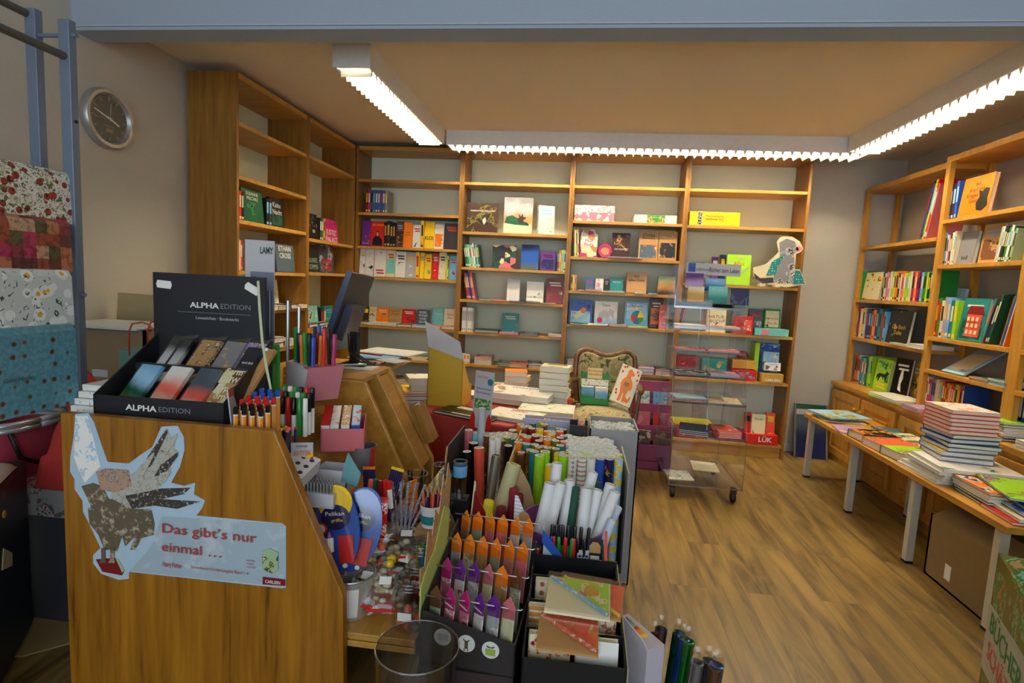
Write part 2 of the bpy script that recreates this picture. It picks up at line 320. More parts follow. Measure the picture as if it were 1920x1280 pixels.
# right case: open frame shelving over panelled cupboards
def ladder(label,u0,u1,top,shelves,far,deck=.63):
    t=thing('open_shelf_unit',label,'bookcase',FR['o'](u0,0,0),(0,0,FR['r']),'open pine shelf units on the right wall')
    W=u1-u0; D=.27; p=.038
    for uu in ((0,) if not far else (0,)):
        MB().box((uu,0,deck),(uu+p,.03,top)).build('upright',BEECH,t); MB().box((uu,D-.05,deck),(uu+p,D-.02,top)).build('upright',BEECH,t)
    if not far:
        MB().box((W-p,0,deck),(W,.03,top)).build('upright',BEECH,t); MB().box((W-p,D-.05,deck),(W,D-.02,top)).build('upright',BEECH,t)
    MB().box((0,.0,top),(W,D,top+.035)).build('top_board',BEECH_Y,t)
    for z in shelves: MB().box((p,-.004,z-.024),(W-(0 if far else p),D-.02,z)).build('shelf',BEECH_Y,t,bevel=.0015)
    MB().box((0,-.10,deck-.03),(W,D-.01,deck)).build('worktop',BEECH_Y,t)
    MB().box((0,-.08,0),(W,D-.02,deck-.031)).build('cupboard',BEECH,t)
    n=2
    for k in range(n):
        a=.03+k*(W-.03)/n; b=a+(W-.03)/n-.03; d=MB(); z0,z1=.05,deck-.06; s=.06
        d.box((a,-.10,z0),(a+s,-.081,z1)); d.box((b-s,-.10,z0),(b,-.081,z1)); d.box((a+s,-.10,z0),(b-s,-.081,z0+s)); d.box((a+s,-.10,z1-s),(b-s,-.081,z1)); d.box((a+s,-.09,z0+s),(b-s,-.081,z1-s)); d.box((a+s+.03,-.096,z0+s+.03),(b-s-.03,-.09,z1-s-.03))
        do=d.build('cupboard_door',BEECH,t,bevel=.003); MB().ball((b-.03 if k==0 else a+.03,-.112,z1-.09),.013).build('knob',BEECH,do)
    return t
ladder('far pine shelf unit in the right corner above panelled cupboards',-4.76,-3.79,2.13,[1.0,1.30,1.71],True)
ladder('middle pine shelf unit on right wall with red house picture book',-3.79,-3.05,2.16,[.885,1.09,1.535,1.81],False)
ladder('near pine shelf unit on the right wall, cut off by photo edge',-3.05,-2.30,2.16,[.885,1.09,1.535,1.81],False)
# ================================================================ books
BK=[0]
def mkbook(label,cat,loc,rot,w,h,t,col,artm=None,page=True,group=None,title=None,tc='white',tz=.8,th=None,band=None,spl=True,name='book',tb=.0,mat=None,c=.002,patch=True,inset=False):
    """upright book: spine at -x, front cover faces -y, origin at base centre"""
    b=thing(name,label,cat,loc,rot,group,mat)
    m=MB(); c=min(c,t*.2); a=artm or pm(col,.35)
    m.box((-w/2,-t/2,0),(w/2,-t/2+c,h),0,sl={2:1}); m.box((-w/2,t/2-c,0),(w/2,t/2,h)); m.box((-w/2-.0005,-t/2,0),(-w/2+c,t/2,h))
    bc=band or rnd.choice(['white','cream','yellow','black','red','lightblue'])
    if bc==col: bc='white' if col!='white' else 'black'
    if spl and t>.008:
        m.box((-w/2-.0011,-t*.28,h*.45),(-w/2-.0004,t*.28,h*.85),2); m.box((-w/2-.0011,-t*.3,h*.05),(-w/2-.0004,t*.3,h*.13),2)
    if inset and artm:
        m.m[2]=0; pz=rnd.choice([(.08,.60),(.12,.66),(.30,.92),(.05,.52)]); tz0=.70 if pz[1]<.8 else .10; m.box((-w*.42,-t/2-.0005,h*pz[0]),(w*.42,-t/2,h*pz[1]),1)
        if not title: m.box((-w*.34,-t/2-.0006,h*(tz0+.10)),(w*.30,-t/2,h*(tz0+.15)),2); m.box((-w*.26,-t/2-.0006,h*tz0),(w*.34,-t/2,h*(tz0+.05)),2)
    if patch and not artm and not title: m.box((-w*.32,-t/2-.0006,h*.62),(w*.36,-t/2,h*.86),2); m.box((-w*.2,-t/2-.0006,h*.1),(w*.25,-t/2,h*.16),2)
    m.build('cover',[pm(col,.35),a,pm(bc,.4)],b)
    if page: MB().box((-w/2+c,-t/2+c,.003),(w/2-.004,t/2-c,h-.003)).build('pages',PAGES,b)
    if title:
        for i,s in enumerate(title.split('/')):
            n=len(title.split('/')); hh=th or min(h*.13,w*.85/max(3,len(s))*1.15)
            text(b,s,hh,(.0,-t/2-.0008,h*tz-i*hh*1.35),pm(tc,.5),maxw=w*.88,bold=tb)
    BK[0]+=1; return b
CT=['red','navy','green','orange','lightblue','white','yellow','teal','magenta','cream','black','lime','purple','darkgreen','pink','brown','grey','blue']
KMAP=[('leftmost','novel'),('left bookcase','novel'),('calendar','calendar'),('cookbook','cookbook'),('colouring','colouring_book'),('right unit','childrens_book')]
def row(F,z,desc,items,group):
    kd='book'
    for a_,b_ in KMAP:
        if a_ in desc: kd=b_; break
    if 'disc' in group: kd='disc_case'
    ks=kd.replace('_',' ').replace('childrens','children\'s'); ks0=ks
    k=0; sk=0
    for it in items:
        ty=it[0]; v=.03
        opt=it[-1] if isinstance(it[-1],dict) else {}
        v=opt.get('v',v)
        if ty=='f':
            _,x0,x1,yt,col=it[:5]; 
            p0=F['P'](x0,yt,v); p1=F['P'](x1,yt,v); u0,u1=F['u'](p0),F['u'](p1); h=(p0.z+p1.z)/2-z; W=abs(u1-u0)
            t=opt.get('t',.022); tilt=opt.get('tilt',.10); rz=opt.get('rz',0)
            am=None
            if 'a' in opt: am=art(opt['a'],opt.get('s',16),k+int(x0)%17,opt.get('k','noise'))
            lab=opt.get('l') or '%s %s%s facing out, %s along %s'%(cn(col),'small ' if h<.15 else '',ks,ordw(k),desc)
            mkbook(lab,ks,F['o']((u0+u1)/2,v+t/2+.004,z+.0015+t/2*abs(math.sin(tilt))),(-tilt,0,F['r']+rz),W/max(.8,math.cos(rz)),h/math.cos(tilt),t,col,am,group=group,title=opt.get('T'),tc=opt.get('tc','white'),tz=opt.get('tz',.8),th=opt.get('th'),band=opt.get('b'),tb=opt.get('tb',0),name=kd,inset='a' in opt and opt.get('k','noise')=='noise' and W<.22)
            k+=1
        elif ty=='s':
            _,x0,x1,yt,cols=it[:5]; lean=opt.get('lean',0)
            p0=F['P'](x0,yt,v); p1=F['P'](x1,yt,v); u0,u1=F['u'](p0),F['u'](p1); h=(p0.z+p1.z)/2-z; n=len(cols); tot=(u1-u0)-(h*math.tan(abs(lean)))
            wts=[rnd.uniform(.75,1.3) if not opt.get('same') else 1 for _ in cols]; sw=sum(wts); u=u0+(h*math.tan(-lean) if lean<0 else 0)
            for j,c in enumerate(cols):
                t=tot*wts[j]/sw*math.cos(lean); hh=h*(rnd.uniform(.9,1.0) if not opt.get('same') else 1); st=tot*wts[j]/sw
                dep=min(.2,hh*.72); cc=c; am=None
                lab='%s spine-out %s, %s along %s'%(cn(c),ks,ordw(k),desc)
                if isinstance(opt.get('l'),str): lab='%s %s, %s along %s'%(cn(c),opt['l'],ordw(k),desc)
                mkbook(lab,ks,F['o'](u+st/2,v+dep/2,z+.0012+t/2*abs(math.sin(lean))),(lean,0,F['r']+R(90)),dep,hh*.99,t*.95,cc,group=group,band=opt.get('b'),name=kd,patch=False)
                u+=st; k+=1
        elif ty=='l':
            _,x0,x1,n,th,cols=it[:6]; yy=opt.get('y',600)
            yb=opt.get('yb'); 
            p0=F['P'](x0,opt.get('y',600),v); p1=F['P'](x1,opt.get('y',600),v)
            u0,u1=F['u'](p0),F['u'](p1); W=abs(u1-u0); zz=z+.001; D=opt.get('d',.17)
            for j in range(n):
                c=cols[j%len(cols)]; t=th*rnd.uniform(.85,1.15); 
                pos=['bottom','second from bottom','third from bottom','fourth from bottom','fifth from bottom','sixth from bottom','seventh from bottom'][min(j,6)]
                if n>1 and j==n-1: pos='topmost'
                lab='%s book, %s in %s pile on %s'%(cn(c),pos,ordw(sk),desc) if n>1 else '%s book lying flat, %s pile on %s'%(cn(c),ordw(sk),desc)
                if th<=.0125: lab=lab.replace(' book',' magazine')
                kl,kc=('magazine','magazine') if th<=.0125 else (kd,ks)
                sp=opt.get('spine',0); am=art(opt['a'],18,j+int(x0)%13) if 'a' in opt else None
                rz=F['r']+rnd.uniform(-.06,.06)*opt.get('mess',1)
                if sp: # spine towards viewer
                    mkbook(lab,'book',F['o']((u0+u1)/2+W*.5*1,v+D/2,zz+t/2),(-R(90),0,F['r']+R(90)),D,W,t*.98,c,am,group=group)
                else:
                    mkbook(lab,kc,F['o']((u0+u1)/2,v,zz+t/2),(-R(90),0,rz),W,D,t*.94,c,am,group=group,name=kl)
                zz+=t
            sk+=1
G='books on the back bookcase'; 
d='top filled shelf of leftmost back bay'
row(FB,1.82,d,[('s',686,727,356,['darkred','magenta','slate','slate','blue','slate','blue','slate','grey'],dict(same=1,l='slim disc case'))],'disc cases on the leftmost back bay')
row(FB,1.543,'third shelf of leftmost back bay',[
 ('f',678,694,414,'purple',dict(a=['purple','purple','orange'],s=22,T='Roman',tz=.1)),('f',694.5,720,415,'red',dict(a=['red','red','black'],s=9,T='SEZ-MOM',tc='yellow',tz=.85,l='red novel with yellow title and black figure, leftmost back bay')),
 ('s',721,742,413,['black','charcoal','black','black'],dict(b='gold')),('f',742.5,756,415,'brown',dict(a=['darkbrown','tan','darkbrown'],s=25)),
 ('f',756.5,773,417,'orange',dict(T='wilder/Sturm',tc='black',tz=.6,l='orange novel with black title lines beside the white biography')),
 ('f',773.5,789,422,'white',dict(a=['white','white','charcoal'],s=11)),
 ('s',789.5,795.5,413.5,['yellow'],dict(b='black',same=1)),('f',796,814,416,'yellow',dict(T='KLICK',tc='black',tz=.38,th=.03,tb=.01,l='yellow novel with big black KLICK title on leftmost back bay')),
 ('f',814.5,832,420,'white',dict(a=['orange','white','white','lime'],s=12)),('f',833,860,419,'charcoal',dict(a=['charcoal','darkbrown','darkred'],s=8))],G)
row(FB,1.29,'fourth shelf of leftmost back bay',[
 ('f',673.5,684,465,'white',dict(a=['white','white','grey','red'])),('f',684.5,700,467,'white',dict(a=['white','white','charcoal'],s=9)),('f',701,723.5,468,'white',dict(a=['white','white','black','red'],s=12)),
 ('f',724,740.5,469,'cream',dict(a=['aqua','cream','brown'],s=12)),('f',741,760.5,472,'white',dict(a=['white','white','darkgreen','brown'],s=14)),('f',761,779.5,474,'lightgrey',dict(a=['lightgrey','white','darkgreen'],s=12)),
 ('s',780,787,472,['yellow'],dict(same=1)),('f',787.5,795.5,474,'yellow',dict(a=['yellow','yellow','black'],s=13)),('f',796,809,477,'yellow',dict(a=['yellow','lime','grey'],s=14)),('f',810,822.5,475,'red',dict(a=['red','red','white'],s=14)),
 ('f',823,836.5,474,'cream',dict(a=['cream','lightgrey','brown'],s=18)),('s',837,842,479,['lime','yellow'],dict(same=1)),('f',842.5,856,480,'lightblue',dict(a=['lightblue','lightblue','orange','navy'],s=14))],G)
row(FB,.879,'display shelf of leftmost back bay',[
 ('f',681,691,575.5,'darkbrown',dict(v=.12)),('f',691.5,705,576,'cream',dict(v=.12,a=['cream','tan','brown'])),('f',705.5,728,577,'orange',dict(v=.12,a=['orange','teal','lightblue'],s=8)),
 ('f',729,752.5,578,'tan',dict(v=.12,a=['tan','tan','orange'],T='BAPTIS/MUNE',tc='brown',l='tan novel with short brown title and two small birds')),('f',754,778.5,580,'red',dict(v=.12,a=['red','navy','coral'],s=20)),
 ('f',782,804,581,'slate',dict(v=.12,T='INSEL/WIND/UND/GLUT',tc='white',tz=.82,th=.02,l='slate novel with four white title lines, leftmost back bay')),
 ('f',810,831,579,'aqua',dict(v=.12,a=['aqua','aqua','slate'],s=9,T='Wind',tc='white',tz=.7)),('f',832,855,580,'cream',dict(v=.12,T='Glanz/Zeit',tc='darkred',tz=.7,l='cream novel reading Glanz Zeit in dark red, leftmost back bay'))]
 +[('l',x0,x1,1,.024,[c],dict(v=.0,d=.115,y=620,mess=.4)) for x0,x1,c in((667,687,'darkgreen'),(688,715,'white'),(716,743,'cream'),(744,771,'brown'),(772,798,'lightblue'),(800,826,'coral'),(827,852,'orange'))],G)
row(FB,.60,'sixth shelf of leftmost back bay',[('l',765,800,1,.02,['white'],dict(v=.03,y=675)),('l',685,722,2,.02,['cream','grey'],dict(v=.03,y=675)),('l',724,760,2,.018,['white','lightblue'],dict(v=.03,y=675)),('l',806,846,2,.02,['navy','cream'],dict(v=.03,y=680))],G)
row(FB,.36,'low shelf of leftmost back bay',[('l',x0,x1,2,.03,[c,'cream'],dict(v=.0,y=735,d=.19,a=a)) for x0,x1,c,a in((690,716,'olive',['olive','orange','black']),(718,744,'green',['darkgreen','orange','cream']),(746,772,'cream',['cream','black','green']),(774,800,'black',['black','charcoal','red']),(802,828,'blue',['lightblue','blue','white']))],G)
# second bay
row(FB,1.694,'animal book shelf of second back bay',[('f',876,934,380,'darkbrown',dict(a=['darkbrown','olive','darkbrown','black'],s=5,T='FASZINATION BIRKHUHN',tc='white',tz=.72,l='wide dark photo book of a black bird, second back bay')),
 ('f',945.5,1000,370,'tan',dict(a=['tan','cream','tan','lightgrey','grey'],k='scene',s=9,T='HEIDELAND',tc='white',tz=.80,th=.026,l='tall HEIDELAND photo book with stag in dry grass')),
 ('f',1011,1040,386,'white',dict(t=.04,rz=.35,a=['white','cream','white','coral'],s=10,l='thick white boxed cookbook set turned sideways, second back bay'))],G)
row(FB,1.406,'third shelf of second back bay',[('s',868,903,455,['darkgreen','green','lightblue','lime','sky','white','green','lightblue','darkgreen'],dict(lean=-.16)),
 ('f',923,968,460,'rose',dict(a=['cream','rose','darkgreen','charcoal'],s=22,k='cells',T='Land/Garten',tc='black',tz=.6,th=.018,l='garden photo grid book with pale round title, second back bay')),
 ('f',978,1011,459,'blue',dict(a=['tan','slate','blue','blue','navy'],k='scene',s=10,l='blue sea and dune photo book, second back bay')),('f',1014,1042,473,'purple',dict(a=['navy','purple','purple','rose'],s=9)),
 ('s',1046,1066,466,['darkgreen','coral','lime','white','white'],dict())],G)
row(FB,1.139,'fourth shelf of second back bay',[('s',868,893,508,['darkred','red','blue','navy','red','rose'],dict(lean=-.18)),
 ('f',951,975,524,'white',dict(a=['charcoal','white','white','white','lightgrey'],k='scene',s=6)),('f',988,1020,529,'white',dict(a=['white','white','aqua','rose'],s=9,T='HERZBUCH',tc='black',tz=.25,l='white book with green and pink heart rings, second back bay')),
 ('f',1025,1058,523,'darkred',dict(a=['darkred','brown','brown','cream'],s=7)),
 ('l',895,918,1,.006,['white'],dict(v=.0,y=562,d=.1)),('l',920,950,1,.008,['coral'],dict(v=.0,y=562,d=.1)),('l',955,985,1,.008,['navy'],dict(v=-.01,y=562,d=.12)),('l',986,1012,2,.008,['black','white'],dict(v=.0,y=562,d=.1)),('l',1014,1042,1,.007,['cream'],dict(v=.0,y=562,d=.1))],G)
row(FB,.869,'fifth shelf of second back bay',[('s',867,889,576,['white','white','lightgrey','white','white','lightgrey'],dict(same=1,b='grey')),('f',942,972,588,'teal',dict(v=.08,a=['teal','teal','teal','white'],s=8)),
 ('l',890,934,3,.008,['charcoal','white','darkgreen'],dict(v=.0,y=625)),('l',936,972,2,.007,['pink','rose'],dict(v=-.01,y=625,d=.08)),('l',975,1010,2,.008,['olive','navy'],dict(v=.0,y=625)),('l',1028,1054,2,.012,['pink','white'],dict(v=.0,y=625))],G)
row(FB,.60,'sixth shelf of second back bay',[('s',863,881,663,['white','white','white'],dict(same=1,b='orange')),('l',889,921,3,.02,['white','cream','rose'],dict(v=.02,y=690)),('l',932,960,2,.016,['olive','darkgreen'],dict(v=.0,y=690)),('l',956,988,2,.016,['cream','coral'],dict(v=-.0,y=690,mess=2)),('l',990,1016,2,.02,['darkred','navy'],dict(v=.03,y=690,mess=3)),('l',1020,1050,3,.009,['green','white','lime'],dict(v=.0,y=690))],G)
# third bay
row(FB,1.815,'top filled shelf of third back bay',[('l',1079,1153,1,.055,['pink'],dict(v=.02,y=400,d=.2,spine=1)),('l',1079.5,1153,1,.045,['white'],dict(v=.02,y=400,d=.2,spine=1))][:0],G)
def boxed(name,label,cat,F,x0,x1,y0,v,z,dep,mats,group=None,extra=None):
    p0=F['P'](x0,y0,v); p1=F['P'](x1,y0,v); u0,u1=F['u'](p0),F['u'](p1); h=p0.z-z; W=abs(u1-u0)
    b=thing(name,label,cat,F['o']((u0+u1)/2,v,z+.001),(0,0,F['r']),group)
    MB().box((-W/2,0,0),(W/2,dep,h)).build('box_body',mats,b,bevel=.002)
    if extra: extra(b,W,h)
    return b
def ex(b,W,h): MB().box((-W/2-.001,-.0012,h*.55),(W/2+.001,0,h)).build('printed_band',art(['white','red','white','green'],30,3),b)
boxed('gift_box','white box with red gingham and vegetable band, third back bay','box',FB,1078,1153,384,.02,1.815,.2,art(['white','pink'],26,1,'cells'),None,ex)
def ex(b,W,h): MB().box((-W*.2,-.0012,h*.05),(W*.22,0,h*.98)).build('printed_band',art(['green','orange','cream','darkgreen'],30,5),b)
boxed('gift_box','low white box with vegetable picture, third back bay','box',FB,1190,1270,402,.02,1.815,.2,WHT,None,ex)
row(FB,1.53,'cookbook shelf of third back bay',[('s',1076,1089,424,['lime','white','lime','coral'],dict(lean=-.06)),('f',1090,1122,430,'white',dict(a=['white','magenta','cream','tan'],s=20,k='cells',T='Hot/Pasta',tc='magenta',tz=.6,l='white recipe book with magenta band, third back bay')),
 ('f',1149,1183,437,'darkbrown',dict(a=['darkbrown','tan','brown','cream'],s=14,T='DIE REZEPTE',tc='white',tz=.35,l='dark pie recipe book with teal band, third back bay')),
 ('f',1200,1236,434,'tan',dict(a=['slate','rose','charcoal','cream'],s=13,T='Omas/Backstube',tc='black',tz=.86,l='baking book titled Omas Backstube, third back bay')),('f',1237,1272,434,'tan',dict(a=['charcoal','tan','darkbrown','cream'],s=13,T='Oma kocht',tc='white',tz=.8,l='cooking book of grey pans right of Omas Backstube')),
 ('l',1140,1205,2,.006,['rose','white'],dict(v=-.01,y=480,d=.035,mess=.2))],G)
pr=FB['P'](1135,467,.02); t=thing('round_tin','round pink rimmed cookie ring standing on cookbook shelf','tin',(pr.x,4.5+.035,1.531),(-.1,0,0))
MB().lathe([(.035,-.01),(.042,-.01),(.056,-.008),(.056,.008),(.042,.01),(.035,.01),(.035,-.01)],28,M=Matrix.Translation((0,0,.057))@Matrix.Rotation(R(90),4,'X')).build('rim',pm('magenta',.35),t,smooth=True)
MB().lathe([(.0,-.006),(.036,-.006),(.036,.006),(.0,.006)],24,M=Matrix.Translation((0,0,.057))@Matrix.Rotation(R(90),4,'X')).build('disc',art(['tan','rose','cream'],40,2),t)
row(FB,1.257,'calendar shelf of third back bay',[('s',1071,1082,515,['gold','yellow','gold'],dict(same=1)),('f',1098,1114,522,'blue',dict(a=['slate','blue','coral'],s=22)),('f',1117,1132,523,'white',dict(a=['white','lilac','coral'],s=22)),('f',1133,1143,524,'black',dict(T='GO/UP',tc='white')),
 ('f',1145,1169,521,'teal',dict(T='Aurora',tc='white',tz=.7,l='teal spiral page calendar, third back bay')),('f',1176,1214,512,'brown',dict(a=['darkbrown','tan','tan','tan'],k='scene',s=9,T='365/alles Gute',tc='black',tz=.82,th=.022,l='brown 365 spiral calendar with dog on sand')),('f',1235,1268,519,'tan',dict(a=['tan','darkbrown','tan','sage'],k='scene',s=7,l='sandy spiral calendar with stone figure, third back bay')),
 ('l',1083,1096,1,.008,['white'],dict(v=-.0,y=548,d=.03,mess=.2)),('l',1098,1127,1,.016,['rose'],dict(v=-.0,y=548,d=.03,mess=.2)),('l',1130,1172,1,.01,['white'],dict(v=-.0,y=548,d=.03,mess=.2)),('l',1190,1208,1,.01,['cream'],dict(v=-.005,y=550,d=.03,mess=.2)),('l',1216,1232,1,.01,['sky'],dict(v=-.005,y=552,d=.03,mess=.2))],G)
row(FB,.983,'colouring book shelf of third back bay',[('f',1068,1112,562,'blue',dict(v=.08,a=['sky','lightblue','orange','white','red'],s=7,T='Tiere',tc='navy',tz=.84,th=.022,l='blue colouring book with bird beside elephant colouring book')),
 ('f',1116,1159,566,'white',dict(v=.08,a=['green','sky','white','white'],k='scene',s=6,T='Tiere',tc='black',tz=.84,th=.022,l='white elephant colouring book, third back bay')),('f',1173,1217,567,'lightblue',dict(v=.08,a=['sky','white','sky'],s=5,T='Malbuch',tc='red',tz=.84,th=.022,l='blue Malbuch with colour wheel, third back bay')),
 ('f',1221,1245,560,'brown',dict(v=.10,a=['orange','brown','tan','darkred'],s=16)),('f',1238,1256,572,'rose',dict(v=.03,a=['rose','cream','green','coral'],s=18,t=.006,rz=.2)),
 ('l',1070,1100,1,.006,['lime'],dict(v=-.01,y=605,d=.08)),('l',1102,1140,2,.006,['yellow','white'],dict(v=-.01,y=605,d=.08,mess=3)),('l',1142,1175,3,.006,['green','white','orange'],dict(v=-.01,y=605,d=.08,mess=3)),('l',1178,1215,2,.006,['white','lime'],dict(v=-.01,y=605,d=.08,mess=3))],G)
row(FB,.61,'sixth shelf of third back bay',[('l',1063,1086,7,.012,['lightgrey','white','lilac'],dict(v=.02,y=690,mess=.6)),('l',1197,1226,5,.011,['white','lilac','lightgrey'],dict(v=.0,y=700,mess=.6)),('l',1229,1256,3,.016,['cream','rose','darkred'],dict(v=.0,y=700)),('l',1150,1190,4,.01,['white','lilac'],dict(v=.03,y=700))],G)
# fourth bay
def dud(b,W,h):
    text(b,'DUDEN',.03,(-W*.28,-.0015,h*.5),pm('white'),'lettering',rot=Matrix.Rotation(R(90),4,'X')@Matrix.Rotation(R(90),4,'Z'),maxw=h*.9); MB().box((-W*.33,-.0009,h*.08),(-W*.25,-.0002,h*.92)).build('label_strip',BLK,b)
    text(b,'Die deutsche',.018,(W*.0,-.001,h*.45),pm('brown'),'lettering',rot=Matrix.Rotation(R(90),4,'X')@Matrix.Rotation(R(180),4,'Z'))
    text(b,'Rechtschreibung',.014,(W*.0,-.001,h*.68),pm('brown'),'lettering',rot=Matrix.Rotation(R(90),4,'X')@Matrix.Rotation(R(180),4,'Z'))
boxed('display_box','long yellow dictionary box lying upside down, rightmost back bay','box',FB,1294,1389,396,.01,1.811,.2,pm('yellow',.3),None,dud)
row(FB,1.363,'second shelf of rightmost back bay',[('f',1366,1411,478,'lime',dict(v=.05,a=['lime','sage','yellow','lime'],s=8,T='Alles',tc='red',tz=.7,l='green and white activity book beside animal cutout standee')),('f',1337,1349,482,'purple',dict(v=.12)),('f',1353,1363,478,'navy',dict(v=.1,t=.03)),('f',1296,1322,492,'green',dict(v=.14,a=['green','lime','white']))],G)
row(FB,.98,'nature book shelf of rightmost back bay',[('s',1276,1290,572,['coral','teal'],dict(lean=.22)),('f',1328,1364,576,'cream',dict(a=['cream','white','sage','brown'],s=12,T='NATUR/BUCH',tc='brown',tz=.6,l='cream nature book with leaf drawings seen through trolley')),('f',1376,1404,577,'sage',dict(v=.1,a=['sage','grey','olive'])),
 ('f',1407,1433,580,'slate',dict(v=.1,a=['slate','lightgrey','charcoal'],s=10)),('f',1436,1466,580,'green',dict(v=.09,a=['cream','cream','darkgreen'],s=9,T='Das NATUR/Buch',tc='red',tz=.62,l='green framed nature book with red title, rightmost back bay'))],G)
def ex(b,W,h): MB().box((W*.02,-.0012,h*.2),(W*.4,0,h*.8)).build('printed_panel',art(['coral','white','yellow'],30,5),b)
boxed('game_box','red puzzle box standing on nature book shelf','box',FB,1378,1414,592,.0,.98,.05,pm('red',.35),None,ex)
def ex(b,W,h):
    MB().box((-W*.3,-.0012,h*.15),(-W*.1,0,h*.85)).build('printed_panel',pm('pink'),b)
boxed('counter_tray','long aqua card tray at the front of nature shelf','tray',FB,1416,1480,615,.0,.98,.10,pm('aqua',.4),None,ex)
for lab,x0,x1,y0,z,c,a in(('dark red puzzle box left in game row, rightmost back bay',1270,1313,668,.61,'darkred',['darkred','red','cream']),('teal puzzle box middle in game row, rightmost back bay',1317,1364,672,.61,'teal',['teal','yellow','red','lightblue']),
  ('red and blue game box with tan box look, rightmost back bay',1373,1420,692,.61,'red',['red','lightblue','red']),('red picture game box on lowest shelf behind trolley',1270,1328,804,.11,'red',['red','coral','white','green']),('dark purple game box on lowest shelf behind trolley',1343,1394,806,.11,'purple',['purple','navy','darkbrown'])):
    def ex(b,W,h,a=a,x=x0): MB().box((-W*.42,-.0012,h*.2),(W*.42,0,h*.9)).build('printed_panel',art(a,18,x%9),b)
    boxed('game_box',lab,'box',FB,x0,x1,y0,.02,z,.15,pm(c,.35),None,ex)
boxed('wooden_game_box','tan wooden game box on top of red and blue box','box',FB,1374,1418,674,.03,.705,.13,pm('gold',.5))
t=thing('toy_ball','orange toy dome resting behind the tan wooden box','ball',FB['o'](FB['P'](1395,660,.2).x,.22,.61)); MB().ball((0,0,.18),.045).build('dome',pm('coral'),t,smooth='all'); MB().box((-.03,-.03,.001),(.03,.03,.15)).build('stand',pm('coral'),t)
boxed('counter_display','tall blue card display of pocket picture books, rightmost back bay','display',FB,1428,1463,643,.12,.61,.02,art(['blue','lightblue','blue','white'],14,4))
def carl(b,W,h): text(b,'CARLSEN',.02,(0,-.0015,h*.3),WHT,'lettering',maxw=W*.8,bold=.02)
boxed('counter_tray','yellow card tray reading CARLSEN holding small picture books','tray',FB,1429,1470,700,.0,.61,.10,pm((.55,.33,.05),.5),None,carl)
row(FB,.70,'yellow card tray, rightmost back bay',[('f',1434,1465,681,'white',dict(v=.03,a=['white','charcoal','slate','coral'],s=22,t=.03)),('f',1433,1463,661,'sky',dict(v=.08,a=['sky','white','teal'],t=.03))],'picture books in the yellow tray')
boxed('picture_book_pack','upright lime green slab left of blue card display','book',FB,1417,1426,642,.05,.61,.12,pm('lime',.4))
def luk(b,W,h): text(b,'LÜK',.04,(W*.1,-.0015,h*.5),WHT,'lettering',maxw=W*.5,bold=.02)
boxed('counter_tray','red card tray reading LÜK on lowest shelf at right','tray',FB,1398,1460,813,.0,.11,.16,pm('red',.4),None,luk)
row(FB,.16,'red tray, rightmost back bay',[('f',1412,1438,779,'cream',dict(v=.03,T='Karibu',tc='green',tz=.8,a=['cream','cream','green','coral'],s=8,l='cream Karibu school book standing in the red tray')),('f',1399,1411,775,'red',dict(v=.05)),('f',1439,1456,776,'coral',dict(v=.06))],G)
# left case
GL='books on the left bookcase'
row(FL,1.573,'fourth shelf of near left bookcase',[('s',448,457,358,['red','black'],dict(same=1)),('f',458,497,357,'darkgreen',dict(a=['darkgreen','green','teal','black'],s=9,T='SUSANNE/MISCHKE',tc='white',tz=.86,th=.02,l='green forest thriller with orange sticker, near left bookcase')),('s',499,510,372,['black','charcoal'],dict(same=1)),('f',511,535,373,'black',dict(a=['darkgreen','black','charcoal','slate'],s=7,T='Kalte/Nacht',tc='white',tz=.75,th=.032,l='black thriller titled Kalte Nacht, near left bookcase'))],GL)
row(FL,1.29,'fifth shelf of near left bookcase',[('s',448,454,450,['white','red'],dict(same=1)),('f',500,519,457,'navy',dict(a=['navy','black','red'],s=9)),('f',521,555,460,'slate',dict(T='ETHAN/CROSS',tc='white',tz=.84,th=.034,tb=.01,l='slate blue thriller titled ETHAN CROSS, near left bookcase'))],GL)
row(FL,1.05,'sixth shelf of near left bookcase',[('f',509,525,526,'cream',dict(v=.1,a=['cream','cream','brown','red'],s=12,l='cream paperback with brown round emblem, near left bookcase')),
 ('l',500,523,1,.03,['white'],dict(v=-.02,y=575,d=.15)),('l',524,545,2,.014,['cream','lightgrey'],dict(v=-.02,y=575,d=.15)),('l',546,560,1,.028,['black'],dict(v=-.02,y=575,d=.15)),('l',561,578,1,.028,['white'],dict(v=-.02,y=575,d=.15))],GL)
row(FL,.80,'seventh shelf of near left bookcase',[('l',512,532,2,.04,['black','white'],dict(v=.0,y=620)),('l',536,560,1,.05,['white'],dict(v=.0,y=620))],GL)
row(FL,1.538,'third shelf of far left bookcase',[('f',583,599,402,'black',dict(a=['black','charcoal','tan'],s=16,T='BB',tc='white',tz=.3,l='black thriller with white BB letters, far left bookcase')),('s',600,610,409,['charcoal','green','gold'],dict(same=1)),('f',611,636,413,'magenta',dict(a=['magenta','magenta','coral'],s=14,T='JUSTIZ/PALAST',tc='white',tz=.42,th=.042,l='magenta novel titled JUSTIZ PALAST, far left bookcase'))],GL)
row(FL,1.30,'fourth shelf of far left bookcase',[('f',581,600,460,'black',dict(T='DUNKEL/SOMMER',tc='sage',tz=.42,th=.035,l='black thriller titled DUNKEL SOMMER, far left bookcase')),('f',602,629,461,'slate',dict(a=['charcoal','slate','lightgrey','darkred'],s=7,T='GRABES/STERN',tc='red',tz=.4,th=.038,tb=.01,l='grey thriller with red GRABES STERN title, far left bookcase'))],GL)
